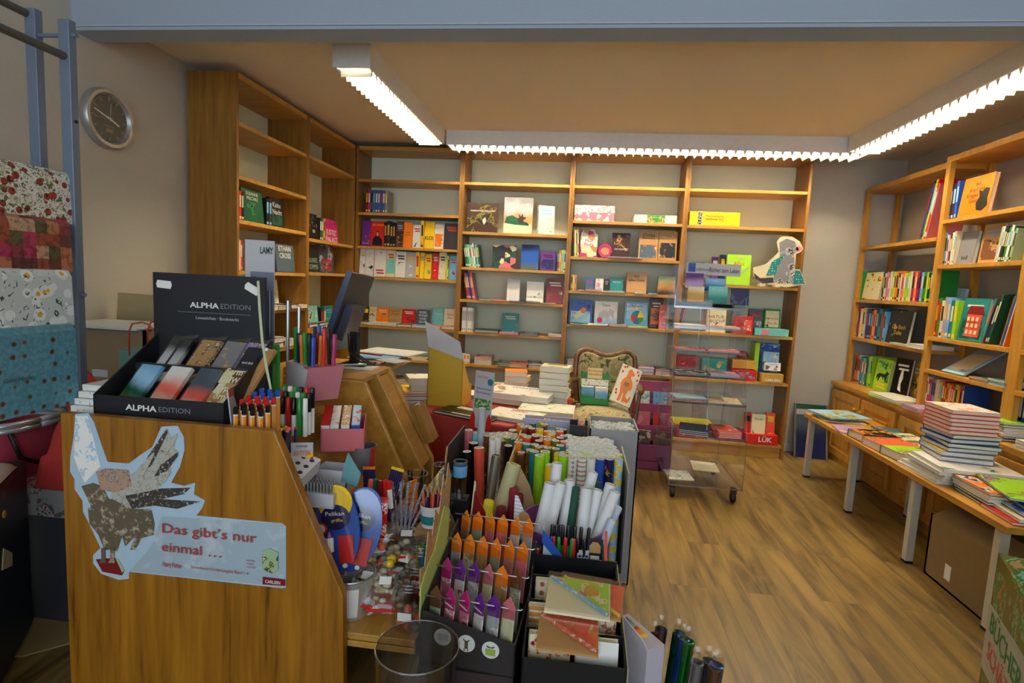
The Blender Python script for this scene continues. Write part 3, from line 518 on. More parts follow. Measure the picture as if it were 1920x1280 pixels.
row(FL,.84,'fifth shelf of far left bookcase',[('f',580,600,574,'aqua',dict(v=.08,a=['aqua','white','darkbrown'],s=12)),('s',602,612,575,['charcoal','teal'],dict(v=.08)),('f',613,628,574,'teal',dict(v=.08,a=['teal','aqua','darkgreen'],s=14)),('l',580,597,4,.022,['white','coral','black','charcoal'],dict(v=-.0,y=620,d=.07)),('l',599,626,4,.02,['white','red','black','charcoal'],dict(v=-.0,y=620,d=.07))],GL)
# right case
GR='books on the right wall shelves'
cyc=lambda s:s.split()
row(FR,1.71,'top shelf of far right unit',[('s',1738,1767,333,cyc('purple navy teal lime red red rose'),dict(lean=.22))],GR)
row(FR,1.30,'third shelf of far right unit',[('s',1613,1619,508,cyc('purple rose green'),dict(same=1)),('f',1620,1651,511,'cream',dict(a=['cream','yellow','darkbrown'],s=10,l='cream picture book with dark bird, far right unit')),('s',1658,1752,507,cyc('black cream lilac pink cream lime yellow orange black cream pink yellow lime lime cream magenta orange red purple lightblue green lime black green'),{})],GR)
row(FR,1.00,'fourth shelf of far right unit',[('s',1604,1664,576,cyc('lightblue blue red cream yellow sky charcoal navy brown orange navy teal brown lightblue'),{}),('f',1665,1706,583,'black',dict(a=['black','black','charcoal','gold'],s=8,T='Das Buch/Dufte',tc='gold',tz=.5,l='black picture book with gold curly title, far right unit')),('l',1700,1728,1,.03,['white'],dict(v=-.02,y=640,d=.2)),('l',1668,1695,1,.012,['cream'],dict(v=-.02,y=640,d=.2))],GR)
row(FR,.63,'cupboard top of far right unit',[('s',1606,1627,665,cyc('orange coral sky teal teal lightblue green'),dict(v=.05)),('s',1628,1638,664,cyc('green lime lime'),dict(v=.05)),('f',1640,1668,674,'lime',dict(v=.04,a=['lime','green','black'],s=6,l='lime picture book with black animal, far right unit')),('f',1680,1700,673,'black',dict(v=.04,rz=.3,a=['black','black','charcoal'],s=6,l='black picture book with pale figure shape, far right unit')),
 ('l',1630,1680,2,.014,['lime','white'],dict(v=-.12,y=735,d=.2)),('l',1692,1722,2,.014,['pink','lilac'],dict(v=-.12,y=750,d=.2)),('f',1708,1722,680,'gold',dict(v=.1,a=['gold','black','tan'],s=10))],GR)
row(FR,1.81,'top shelf of middle right unit',[('s',1782,1801,340,cyc('charcoal black navy blue'),dict(b='sky')),('f',1803,1858,330,'orange',dict(v=.02,T='der/Kopf und/Kragen der/Geister',tc='darkbrown',tz=.8,th=.024,l='orange picture book with dark goblin on top shelf'))],GR)
row(FR,1.535,'second shelf of middle right unit',[('s',1771,1795,434,cyc('sky lightblue white rose navy white cream'),{}),('f',1797,1828,434,'grey',dict(v=.04,a=['grey','grey','rose'],s=8,T='/boll',tc='black',tz=.36,l='grey picture book with small figure and black lettering')),('f',1845,1872,420,'tan',dict(v=.06,a=['brown','tan','olive'],s=10,rz=.25)),('s',1873,1912,422,cyc('lightgrey white charcoal black green white darkgreen sage'),dict(lean=.15))],GR)
row(FR,1.09,'third shelf of middle right unit',[('f',1752,1800,541,'lightblue',dict(v=.15,a=['sky','lightblue','sage'],s=8)),('s',1753,1800,556,cyc('sage red green cream lilac lightblue teal lime'),dict(v=.03)),('f',1801,1848,560,'teal',dict(v=.03,a=['darkgreen','teal','slate','navy'],s=9,l='picture book of a red town house beneath trees')),('s',1852,1886,548,cyc('teal charcoal charcoal darkgreen'),dict(lean=.25)),('s',1888,1914,545,cyc('red green blue navy blue white orange'),dict(lean=.2))],GR)
row(FR,.885,'fourth shelf of middle right unit',[('f',1770,1812,640,'sky',dict(v=.02,tilt=.95,t=.01,a=['cream','sky','darkred','tan'],s=7,l='large pale picture book leaning back with red oval')),('l',1816,1850,2,.01,['teal','orange'],dict(v=-.0,y=715,d=.2,a=['teal','cream','coral','sky'])),('l',1852,1888,3,.01,['sky','teal','white'],dict(v=-.0,y=720,d=.2,a=['teal','aqua','brown','white']))],GR)
row(FR,.63,'cupboard top of middle right unit',[('s',1728,1812,712,cyc('red navy purple white magenta magenta magenta lightblue cream cream yellow lime red brown gold orange red red lime orange red blue'),dict(v=.08)),('l',1822,1885,7,.014,cyc('black charcoal white cream white black lime'),dict(v=-.06,y=780,d=.2))],GR)
row(FR,.63,'cupboard top of near right unit',[('s',1908,1960,725,cyc('navy navy blue gold orange green'),dict(v=.05)),('l',1906,1970,3,.014,cyc('white cream white'),dict(v=-.09,y=800,d=.13))],GR)
row(FR,1.09,'third shelf of near right unit',[('s',1930,1990,570,cyc('red navy blue green orange'),dict(v=.03))],GR)

def deco(prefix,parts):
    o=[q for q in COL.objects if q.get('label','').startswith(prefix)][0]; cv=[c for c in COL.objects if c.parent==o and c.name.startswith('cover')][0]
    xs=[v.co.x for v in cv.data.vertices]; ys=[v.co.y for v in cv.data.vertices]; zs_=[v.co.z for v in cv.data.vertices]; x0,x1,y0,h=min(xs),max(xs),min(ys),max(zs_)
    for i,(nm,pts,c) in enumerate(parts): MB().prism([(x0+(x1-x0)*a,h*b) for a,b in pts],y0-.0008*(i+1)-.0004,y0-.0008*i).build(nm,pm(c,.4),o)
circ=lambda cx,cy,r,n=14,k=1:[(cx+r*math.cos(2*PI*i/n),cy+r*k*math.sin(2*PI*i/n)) for i in range(n)]
sec=lambda cx,cy,r,a,b:[(cx,cy)]+[(cx+r*math.cos(R(a+(b-a)*i/6)),cy+r*math.sin(R(a+(b-a)*i/6))) for i in range(7)]
deco('tall HEIDELAND',[('dry_grass',[(.02,.02),(.98,.02),(.98,.24),(.02,.27)],'cream'),('bush',[(.05,.28),(.1,.45),(.3,.5),(.5,.42),(.62,.36),(.85,.30),(.9,.22),(.4,.24)],'darkgreen'),('stag',[(.52,.30),(.50,.42),(.55,.44),(.50,.55),(.60,.47),(.66,.56),(.68,.46),(.76,.46),(.78,.42),(.70,.38),(.66,.28)],'darkbrown')])
deco('wide dark photo',[('bird',[(.30,.42),(.36,.48),(.50,.40),(.60,.55),(.68,.50),(.66,.38),(.72,.20),(.64,.24),(.55,.20),(.45,.30)],'black'),('bird_breast',[(.50,.40),(.60,.52),(.64,.36),(.56,.24)],'lightgrey')])
deco('blue Malbuch',[('wheel_red',sec(.55,.38,.27,150,230),'red'),('wheel_blue',sec(.55,.38,.27,230,290),'blue'),('wheel_green',sec(.55,.38,.27,290,360),'green'),('wheel_yellow',sec(.55,.38,.27,0,70),'yellow'),('wheel_teal',sec(.55,.38,.27,70,150),'teal')])
deco('white elephant',[('elephant',[(.15,.2),(.2,.5),(.4,.62),(.6,.58),(.7,.68),(.88,.6),(.84,.45),(.9,.3),(.8,.32),(.74,.42),(.66,.38),(.64,.12),(.54,.12),(.52,.3),(.36,.3),(.34,.12),(.24,.12)],'lightgrey'),('sticker',circ(.25,.2,.12),'red')])
deco('blue colouring book',[('bird',[(.2,.3),(.4,.5),(.55,.62),(.7,.58),(.68,.42),(.5,.3),(.35,.2)],'cream'),('bird_head',circ(.62,.55,.12),'orange'),('sticker',circ(.84,.72,.08),'navy')])
deco('picture book of a red',[('house_front',[(.28,.10),(.28,.62),(.84,.62),(.84,.10)],'coral'),('house_roof',[(.22,.62),(.30,.82),(.80,.82),(.92,.62)],'darkred')]+[('house_window',[(x,z),(x,z+.09),(x+.09,z+.09),(x+.09,z)],'cream') for z in(.16,.32,.47) for x in(.33,.51,.69)])
deco('orange picture book with dark goblin',[('goblin',[(.62,.12),(.56,.3),(.64,.45),(.58,.62),(.70,.58),(.80,.66),(.92,.62),(.9,.4),(.95,.2),(.8,.08)],'black')])
deco('lime picture book with black',[('black_animal',[(.15,.35),(.15,.48),(.3,.55),(.65,.55),(.8,.65),(.92,.58),(.82,.5),(.78,.35),(.72,.35),(.68,.45),(.4,.45),(.3,.3),(.24,.32),(.28,.42)],'black')])
deco('black picture book with pale figure',[('pale_figure',[(.4,.2),(.38,.5),(.45,.7),(.55,.7),(.6,.5),(.52,.35),(.6,.15)],'white')])
deco('red novel with yellow',[('black_figure',[(.15,.02),(.2,.3),(.4,.4),(.4,.6),(.62,.6),(.62,.4),(.85,.28),(.88,.02)],'black'),('face',circ(.51,.48,.09),'tan')])
# ================================================================ low table on the right with its books
TZ=.462
t=thing('low_table','long low oak table with pale metal legs along right shelves','table',(1.68,2.24,0))
MB().box((0,0,TZ-.028),(.415,1.93,TZ)).build('tabletop',BEECH_Y,t,bevel=.002)
LEGM=pm((.62,.60,.50),.35,.2)
for x in(.02,.365):
    for y in(.05,.61,1.23,1.86):
        lg=MB().box((x,y,.012),(x+.035,y+.035,TZ-.029)).build('leg',LEGM,t); MB().box((x-.001,y-.001,.0),(x+.036,y+.036,.012)).build('foot_cap',BLK,lg)
def flat(label,x,y,z,w,d,th,rz,col,a=None,name='book',g='books on the low table',s=9,k='noise',title=None,tc='red'):
    return mkbook(label,'book',(x,y,z+th/2+.001),(-R(90),0,R(rz)),w,d,th,col,art(a,s,int(abs(x*97+y*31))%23,k) if a else None,group=g,name=name,title=title,tc=tc)
gt='books on the low table'
z=TZ
L=[('green and orange picture book on slanting heap at far table end',1.70,3.98,.030,.26,.30,.008,-78,'sky',['sky','green','orange','lime','coral']),
('blue picture book with pale figures near the pine cupboard',1.95,3.72,.002,.22,.15,.01,-100,'slate',['slate','navy','cream','coral']),
('white picture book underneath heap at far table end',1.72,4.02,.001,.24,.26,.006,-95,'white',['white','lime','white','teal']),
('lilac and green magazine at far left table edge',1.69,3.70,.001,.22,.18,.006,-100,'lilac',['lilac','coral','white','navy']),
('teal picture book under the dark tiger novel',1.88,3.60,.008,.20,.20,.008,-84,'teal',['teal','aqua','darkgreen']),
('thick yellow and black tiger novel on front table edge',1.70,3.46,.001,.165,.22,.045,-84,'black',['black','orange','gold','darkbrown']),
('thick orange novel next to the tiger novel',1.70,3.285,.001,.165,.22,.042,-84,'orange',['coral','orange','brown','cream']),
('thick lime patterned novel third along front table edge',1.71,3.11,.001,.165,.22,.046,-84,'darkgreen',['lime','brown','cream','olive']),
('white and orange comic behind the thick novels',1.94,3.30,.001,.22,.15,.02,-95,'white',['white','orange','darkgreen','cream']),
('pale picture book with teal corners near cupboards',1.93,3.50,.019,.17,.16,.010,-84,'cream',['cream','teal','darkgreen','white'])]
for l,x,y,dz,w_,d_,th,rz,c,a in L: flat(l,x,y+.0,z+dz,w_,d_,th,rz,c,a)
zz=TZ
for i in range(5):
    th=.016; flat('large white picture book, %s from bottom in base of tall pile'%ordw(i),1.70+.012*(i%3),2.86-.012*i,zz,.30,.33,th,-90+rnd.uniform(-6,6),'white',['white','cream','teal'] if i==4 else None); zz+=th+.002
for i in range(2):
    flat('blue backed yellow reader, %s above the white base of tall pile'%ordw(i),1.775,2.90,zz,.21,.22,.022,-99+i*4,'blue',['yellow','yellow','red']); zz+=.024
for i in range(4):
    flat('green edged learning book, %s in middle of tall pile'%ordw(i),1.79+.01*(i%2),2.90,zz,.22,.22,.019,-90+rnd.uniform(-8,8),'darkgreen' if i%2 else 'blue',['yellow','red','lime'] if i==3 else None); zz+=.021
for i in range(6):
    flat('orange backed reader, %s in top block of the tall pile'%ordw(i),1.79,2.905,zz,.22,.21,.0175,-92+rnd.uniform(-2,2),'coral',['white','coral','cream','lime'] if i==5 else None); zz+=.0195
zz=TZ
for i,(c,a) in enumerate([('charcoal',None),('darkgreen',None),('white',None),('cream',None),('orange',['orange','white','black'])]):
    flat('%s picture book, %s from bottom of second near pile'%(cn(c),ordw(i)),1.74,2.545,zz,.24,.26,.012,-95+rnd.uniform(-4,4),c,a); zz+=.014
flat('large green picture book with animals on second near pile',1.79,2.50,zz,.32,.28,.010,-104,'darkgreen',['lime','green','yellow','blue','coral'],s=6); zz+=.011
zz=TZ
for i,(c,a) in enumerate([('red',None),('cream',None),('navy',['blue','sky','coral']),('blue',None),('darkgreen',['sage','brown','lightgrey','olive'])]):
    flat('%s book, %s from bottom of pile at near table end'%(cn(c),ordw(i)),1.72+.025*i,2.36-.005*i,zz,.20,.28,.013,-98+rnd.uniform(-6,6),c,a); zz+=.015
# cardboard box under the table
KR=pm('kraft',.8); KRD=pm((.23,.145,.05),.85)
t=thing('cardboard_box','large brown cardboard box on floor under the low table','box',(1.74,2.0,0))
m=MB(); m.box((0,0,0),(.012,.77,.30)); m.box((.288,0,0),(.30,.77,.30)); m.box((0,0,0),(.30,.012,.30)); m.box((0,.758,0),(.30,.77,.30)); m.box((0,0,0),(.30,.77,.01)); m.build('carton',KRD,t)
MB().prism([(0,0),(.012,0),(.10,.05),(.09,.058)],0.02,.75,0,'y',M=Matrix.Translation((0,0,.30))).build('flap',KRD,t)
MB().box((-.0008,.59,.05),(0,.63,.12)).build('paper_label',WHT,t)
# tote bags at the lower right corner
def tote(label,a,b,top,depth,a_m):
    v=(b-a); L=v.length; ang=math.atan2(v.y,v.x); t=thing('paper_bag',label,'bag',a,(0,0,ang)); g=.006
    m=MB(); m.box((0,0,0),(L,g,top)); m.box((0,depth,0),(L,depth+g,top)); m.box((0,0,0),(g,depth+g,top)); m.box((L-g,0,0),(L,depth+g,top)); m.box((0,0,0),(L,depth+g,g)); m.build('bag_body',a_m,t)
    return t
fm=art(['olive','sage','green','olive','tan'],7,3)
t=tote('green and cream printed forest box standing at lower right photo corner',Vector((1.039,1.40,0)),Vector((.87,1.02,0)),.71,.25,fm)
MB().prism([(0,.42),(.41,.47),(.41,.62),(0,.58)],-.002,0,ax='y').build('printed_banner',pm((.62,.58,.42),.6),t)
text(t,'BÜCHER',.05,(.16,-.003,.55),pm('green'),'lettering',maxw=.26); text(t,'SCHÄTZE',.045,(.16,-.003,.485),pm('coral'),'lettering',maxw=.24)
t=thing('storage_basket','pale green slatted basket of books beside near table leg','basket',(1.50,1.66,0),(0,0,R(-12)))
m=MB()
for i in range(12): m.box((i*.03,0,.02),(i*.03+.018,.008,.50)); m.box((i*.03,.26,.02),(i*.03+.018,.268,.50)); 
for i in range(9): m.box((0,i*.03,.02),(.008,i*.03+.018,.50)); m.box((.34,i*.03,.02),(.348,i*.03+.018,.50))
m.box((0,0,0),(.348,.268,.02)); m.build('slats',pm((.20,.34,.12),.6),t); m=MB(); m.box((-.004,-.006,.50),(.352,.012,.525)); m.box((-.004,.256,.50),(.352,.274,.525)); m.box((-.004,.013,.501),(.012,.255,.524)); m.box((.336,.013,.501),(.352,.255,.524)); m.build('rim',pm((.62,.66,.55),.5),t)
for i,c in enumerate(['gold','red','navy','orange','cream','teal']):
    mkbook('%s book standing in the pale green basket'%cn(c),'book',(1.67+.007*i,1.69+.036*i,.024),(0,0,R(-12)),.2,.46,.026,c,group='books in the basket')
# poster leaning between bookcase and table
a=PY(1489,858,4.62); a.z=0.002; b=Vector((a.x+.24,a.y-.02,.002)); tl=Vector((a.x-.0,a.y+.12,.42))
M4,w_,h_=frame3(a,b,tl); t=thing('framed_poster','dark leaning poster board on floor behind the far table leg','poster',mat=M4)
MB().box((0,0,0),(w_,.012,h_)).build('board',art(['cream','navy','navy','slate','darkgreen'],3,2,'scene'),t); MB().box((.01,-.001,h_*.80),(w_-.01,0,h_*.9)).build('paper_strip',pm('lightgrey'),t)
m=MB(); m.box((-.006,-.006,0),(.006,.014,h_)); m.box((w_-.006,-.006,0),(w_+.006,.014,h_)); m.build('frame',pm((.2,.17,.12),.5),t)
# ================================================================ acrylic trolley
t=thing('acrylic_trolley','clear acrylic display trolley on black castors before back bookcase','trolley',(.62,3.42,0))
TW=.45
def plate(y0,y1,z,lip=True,x0=0,x1=TW): 
    m=MB(); m.box((x0,y0,z),(x1,y1,z+.006)); return m
tiers=[(.095,0,.62),(.40,0,.56),(.60,.08,.56),(.76,.14,.56),(.91,.19,.56),(1.06,.24,.56),(1.19,.28,.56)]
for i,(z,y0,y1) in enumerate(tiers):
    s=plate(y0,y1,z).build('shelf_plate',ACR,t); MB().box((0,y0-.004,z-.001),(TW,y0,z+(.012 if i else .009))).build('front_edge',ACRE,s); 
    if i>1: MB().box((0,y0-.003,z),(TW,y0,z+.035)).build('lip',ACR,s)
for x in(0,TW/2,TW-.005):
    m=MB(); pts=[(0,.10),(.62,.10),(.56,1.27),(.28,1.27),(.28,1.19),(.08,.60),(0,.40)]
    if x==TW/2: pts=[(.08,.408),(.553,.408),(.553,1.188),(.285,1.188)]
    s=m.prism(pts,x,x+.005,ax='x').build('side_plate',ACR,t)
    e=MB(); 
    for i in range(len(pts)):
        p,q=pts[i],pts[(i+1)%len(pts)]; e.tube([(x+.0025,p[0],p[1]),(x+.0025,q[0],q[1])],.0028,4)
    e.build('polished_edge',ACRE,s)
MB().box((0,.555,.10),(TW,.56,1.27)).build('back_plate',ACR,t)
for x in(.04,TW-.04):
    for y in(.05,.56):
        cs=MB().lathe([(0,-.013),(.028,-.013),(.032,-.008),(.032,.008),(.028,.013),(0,.013)],16,M=Matrix.Translation((x,y,.033))@Matrix.Rotation(R(90),4,'Y')).build('castor',BLK,t,smooth=True); MB().box((x-.018,y-.012,.055),(x+.018,y+.012,.094)).build('castor_bracket',pm('charcoal'),cs)
tx,ty=.62,3.42; gc='books on the acrylic trolley'
def tb(label,x,y,z,w,d,th,rz,c,a=None,n=1):
    for i in range(n): flat(label if n==1 else label+', %s of pile'%['bottom','second','third','fourth'][i],tx+x,ty+y,z+.0065+i*(th+.0008),w,d,th,rz,c,a,g=gc,s=14)
tb('slim white booklet low left inside trolley',.13,.10,.095+.16,.15,.16,.008,4,'white',['white','white','coral']) if 0 else None
tb('pale card on lower trolley shelf at left',.10,.08,.095,.16,.18,.006,4,'white',['white','aqua','coral']); tb('cream card on lower trolley shelf at right',.30,.30,.095,.17,.2,.006,-5,'cream')
tb('navy notebook on wide trolley shelf',.14,.04,.40,.18,.20,.010,-12,'navy',['navy','darkgreen','navy'],3)
tb('coral booklet stack on wide trolley shelf at right',.36,.04,.40,.14,.20,.009,5,'coral',['coral','rose','white'],4)
tb('yellow magazine at back of wide trolley shelf',.20,.30,.40,.26,.2,.008,0,'yellow',['yellow','lime','white'])
tb('red booklet on third trolley shelf',.10,.10,.60,.19,.18,.008,-8,'red',['red','rose','white'],2); tb('sky blue booklet on third trolley shelf corner',.12,.09,.62,.19,.15,.008,6,'sky'); tb('cream and coral magazine on third trolley shelf',.33,.11,.60,.2,.2,.007,-6,'cream',['cream','coral','white'])
tb('navy and white booklet on fourth trolley shelf',.12,.16,.76,.2,.18,.007,3,'navy',['navy','white'],2); tb('lilac booklet on fourth trolley shelf',.33,.16,.76,.18,.18,.007,-3,'lilac',['lilac','white','navy'],2)
tb('rose booklet on fifth trolley shelf',.12,.21,.91,.18,.16,.006,2,'rose',['rose','white','lilac'],2); tb('pink booklet on fifth trolley shelf at right',.32,.21,.91,.2,.16,.006,-2,'pink',['pink','white','lilac'],2)
tb('white booklet on sixth trolley shelf',.12,.26,1.06,.18,.16,.006,2,'white',['white','sky'],2); tb('coral and white booklet on sixth trolley shelf',.32,.26,1.06,.2,.16,.006,-2,'white',['coral','white'],2)
def faced(label,cat,x0,x1,yt,yb,Y,c,a=None,title=None,tc='white',g=None,t=.012,tilt=.12,tz=.8,s=14,k='noise',name='book',th=None):
    p0=PY(x0,yb,Y); p1=PY(x1,yb,Y); q=PY((x0+x1)/2,yt,Y); z0=(p0.z+p1.z)/2
    return mkbook(label,cat,((p0.x+p1.x)/2,Y,z0),(-tilt,0,0),abs(p1.x-p0.x),(q.z-z0)/math.cos(tilt),t,c,art(a,s,int(x0)%19,k) if a else None,group=g,title=title,tc=tc,tz=tz,name=name,th=th)
faced('gold wheat field book on top of trolley, left','book',1288,1319,537,566,3.74,'gold',['darkbrown','gold','gold','cream'],None,g=gc,k='scene',s=6)
faced('teal book in middle on top of trolley','book',1327,1363,537,568,3.74,'teal',['darkgreen','teal','aqua'],'Das große',g=gc,k='scene',s=6)
faced('dark blue book on top of trolley, right','book',1369,1403,541,572,3.74,'navy',['navy','slate','charcoal','sky'],None,g=gc,s=8)
faced('lilac sunset book on the upper trolley rack, left','book',1284,1318,512,540,3.86,'lilac',['cream','lilac','purple'],'Im Regen',tc='navy',g=gc,k='scene',s=6)
faced('blue sky book on upper trolley rack, middle','book',1321,1359,522,545,3.86,'blue',['navy','blue','lightblue'],'Traum',g=gc,k='scene',s=6)
rk=thing('acrylic_rack','clear acrylic book rack standing on top of the trolley','rack',(.632,3.712,1.1965))
MB().box((0,0,0),(.42,.24,.005)).box((0,.0,.005),(.42,.004,.05)).box((0,.12,.005),(.42,.124,.13)).box((0,.236,.0),(.42,.24,.28)).build('rack_body',ACR,rk)
a,b,c3=PY(1286,513,3.9),PY(1388,519,3.9),PY(1286,491,3.9)
M4,w_,h_=frame3(a,b,c3); t=thing('topper_sign','white strip sign reading Bücher zum Leben above the trolley','sign',mat=M4)
MB().box((0,0,0),(w_,.004,h_)).build('sign_board',pm('lightgrey'),t); MB().box((.012,-.001,h_*.2),(.06,0,h_*.95)).build('blue_square',pm('blue'),t)
text(t,'edition ·',.022,(.115,-.0015,h_*.45),pm('slate'),'lettering',maxw=.1); text(t,'sky',.022,(.038,-.0015,h_*.5),pm('navy'),'lettering',maxw=.042); text(t,'Bücher zum Leben',.032,(w_*.70,-.0015,h_*.45),BLK,'lettering',maxw=w_*.55)
# animal cut-out standee, kept generic
def cut(name,label,cat,pts,Y,th,mat,back=None):
    P=[PY(x,y,Y) for x,y in pts]; o=Vector((P[0].x,Y,min(p.z for p in P))); t=thing(name,label,cat,o)
    MB().prism([(p.x-o.x,p.z-o.z) for p in P],0,th).build('card',mat,t); return t,o
def inlay(t,o,pts,Y,mat,name,th=.0012,lift=.0012):
    P=[PY(x,y,Y) for x,y in pts]; MB().prism([(p.x-o.x,p.z-o.z) for p in P],-lift-th+.0012,-.0001,).build(name,mat,t)
z5=lambda L:[(1050+x/4,280+y/4) for x,y in L]
Ys=4.44
t,o=cut('cardboard_standee','cream card cutout standee with blue dotted cloth on back shelf edge','standee',z5([(1450,885),(1540,862),(1610,800),(1640,770),(1625,690),(1660,655),(1740,652),(1800,690),(1825,745),(1805,770),(1770,785),(1762,900),(1800,900),(1845,1010),(1700,1035),(1560,1010),(1450,950)]),Ys,.005,pm('cream'))
inlay(t,o,z5([(1645,700),(1700,668),(1760,690),(1790,750),(1755,790),(1762,940),(1755,1005),(1600,1005),(1610,860),(1650,800)]),Ys,art(['grey','lightgrey','charcoal','cream'],9,4),'grey_patch')
inlay(t,o,z5([(1545,945),(1590,840),(1690,785),(1640,870),(1615,940)]),Ys,art(['teal','blue','white'],55,1,'dots'),'dotted_cloth',lift=.0026); inlay(t,o,z5([(1765,905),(1800,910),(1838,1008),(1745,1010)]),Ys,art(['teal','blue','white'],55,1,'dots'),'dotted_cloth',lift=.0026)
inlay(t,o,z5([(1452,925),(1500,965),(1600,960),(1600,1000),(1520,1005),(1465,965)]),Ys,pm('charcoal'),'dark_curve'); inlay(t,o,z5([(1762,745),(1795,722),(1818,745),(1785,768)]),Ys,pm('pink'),'pink_patch')
MB().box((.05,-.035,-.002),(.09,.04,.022)).box((.16,-.035,-.002),(.20,.04,.022)).build('foot_tab',pm('cream'),t)
# small hanging tags on the right edge of the bookcase
for i,(y0,y1) in enumerate([(418,445),(455,490),(507,540)]):
    a=PX(1514,y0,1.70); b_=PX(1514,y1,1.70); t=thing('paper_tag','paper tag hanging on right bookcase edge, %s from the top'%ordw(i),'tag',(1.6935,4.52,b_.z)); MB().box((0,0,0),(.003,.05,a.z-b_.z)).build('tag_card',art(['olive','tan','charcoal','gold'],22,i),t)
# ================================================================ upholstered armchair
CH_=thing('upholstered_armchair','old floral upholstered armchair with carved walnut frame by back bookcase','chair',(.20,3.62,0),(0,0,R(-3)))
def fabric():
    m,nt,b=nodes('floral_upholstery'); tc=nt.nodes.new('ShaderNodeTexCoord'); n=nt.nodes.new('ShaderNodeTexNoise'); n.inputs['Scale'].default_value=16; n.inputs['Detail'].default_value=3; n.inputs['Distortion'].default_value=1.2
    r=ramp(nt,[(.30,.24,.10),(.44,.36,.17),(.36,.30,.13),(.06,.08,.02)],pos=[0,.42,.50,.585]); nt.links.new(tc.outputs['Object'],n.inputs['Vector']); nt.links.new(n.outputs['Fac'],r.inputs[0]); nt.links.new(r.outputs[0],b.inputs['Base Color']); b.inputs['Roughness'].default_value=.8
    b.inputs['Sheen Weight'].default_value=.3; return m
FAB=fabric()
# seat: domed cushion via grid
def cushion(w0,w1,d,h,n=12):
    m=MB(); vs=[];fs=[]
    for j in range(n+1):
        for i in range(n+1):
            u=i/n*2-1; v=j/n; wd=(w0*(1-v)+w1*v)/2; e=(1-abs(u)**4)*(1-abs(v*2-1)**4)
            yy=v*d-(.03*(1-u*u) if j==0 else 0); vs.append((u*wd,yy,h*(.35+.65*e**.5)))
    k=(n+1)**2
    for q in list(vs): vs.append((q[0]*.98,q[1],0))
    for j in range(n):
        for i in range(n): a=j*(n+1)+i; fs.append((a,a+1,a+n+2,a+n+1)); fs.append((k+a,k+a+n+1,k+a+n+2,k+a+1))
    ed=[i for i in range(n+1)]+[j*(n+1)+n for j in range(1,n+1)]+[n*(n+1)+i for i in range(n-1,-1,-1)]+[j*(n+1) for j in range(n-1,0,-1)]
    for q in range(len(ed)): a,b=ed[q],ed[(q+1)%len(ed)]; fs.append((a,k+a,k+b,b))
    return m.add(vs,fs)
o=cushion(.46,.40,.44,.15).build('seat_cushion',FAB,CH_,smooth='all'); o.location=(0,0,.33)
MB().box((-.22,.0,.27),(.22,.42,.335)).build('seat_rail',WALNUT,CH_,bevel=.006)
# back: shaped outline, frame around padded panel
def backprof(s=1.0):
    P=[(-.185,.0),(-.205,.12),(-.215,.26),(-.212,.345),(-.190,.385),(-.150,.400),(-.100,.392),(-.050,.368),(.0,.360),(.050,.366),(.100,.385),(.135,.402),(.175,.395),(.208,.365),(.214,.31),(.212,.25),(.2,.12),(.185,.0)]
    c=(0,.2); return [(c[0]+(x-c[0])*s,c[1]+(z-c[1])*s) for x,z in P]
BM=Matrix.Translation((0,.40,.44))@Matrix.Rotation(R(-10),4,'X')
MB().prism(backprof(.9),-.03,.02,M=BM).build('back_pad',FAB,CH_,bevel=.012)
MB().tube([BM@Vector((x,0,z)) for x,z in backprof(1)],.020,8).build('back_frame',WALNUT,CH_,smooth='all')
nl=MB()
pp=backprof(.915)
for i in range(1,len(pp)-2):
    for k in range(4):
        f=k/4; x=pp[i][0]*(1-f)+pp[i+1][0]*f; z=pp[i][1]*(1-f)+pp[i+1][1]*f; q=BM@Vector((x,-.031,z)); nl.ball(q,.0032,5)
nl.build('nail_trim',pm('gold',.3,.8),CH_)
for s in(-1,1):
    a=MB().tube([(s*.20,.40,.62),(s*.235,.25,.63),(s*.25,.12,.625),(s*.245,.07,.615)],[.016,.019,.022,.019],8).build('armrest',WALNUT,CH_,smooth='all')
    MB().tube([(s*.24,.12,.62),(s*.235,.17,.50),(s*.22,.13,.40),(s*.215,.12,.30)],[.015,.014,.018,.02],8).build('arm_post',WALNUT,CH_,smooth='all')
    MB().tube([(s*.205,.03,.33),(s*.22,.0,.2),(s*.20,.02,.08),(s*.205,.0,0)],[.028,.02,.014,.018],8).build('leg',WALNUT,CH_,smooth='all')
    MB().tube([(s*.185,.40,.46),(s*.18,.41,.3),(s*.18,.45,0)],[.02,.018,.014],8).build('leg',WALNUT,CH_,smooth='all')
# display box and dragon book on the chair
Yd=3.79; a,b=PY(1087,752,Yd),PY(1141,756,Yd); tp=PY(1088,709,Yd)
t=thing('book_display','green card display of two small farm picture books on armchair','display',(a.x,Yd,.486),(-.05,0,0)); W=b.x-a.x
m=MB(); m.box((0,0,0),(W,.005,.045)); m.box((0,0,0),(W,.10,.004)); m.box((0,.10,0),(W,.105,.21)); m.box((0,0,0),(.004,.10,.08)); m.box((W-.004,0,0),(W,.10,.08)); m.build('tray',pm('green',.4),t)
MB().box((.045,.094,.17),(W-.05,.099,.245)).build('header_card',pm((.80,.66,.28),.4),t); text(t,'Mein allererstes',.014,(W*.5,.092,.225),pm('red'),'lettering',maxw=W*.5); text(t,'Wimmelbuch',.014,(W*.5,.092,.20),pm('red'),'lettering',maxw=W*.5)
MB().box((.003,.093,.12),(W-.003,.099,.165)).build('printed_band',art(['white','cream','red','lime'],40,2),t)
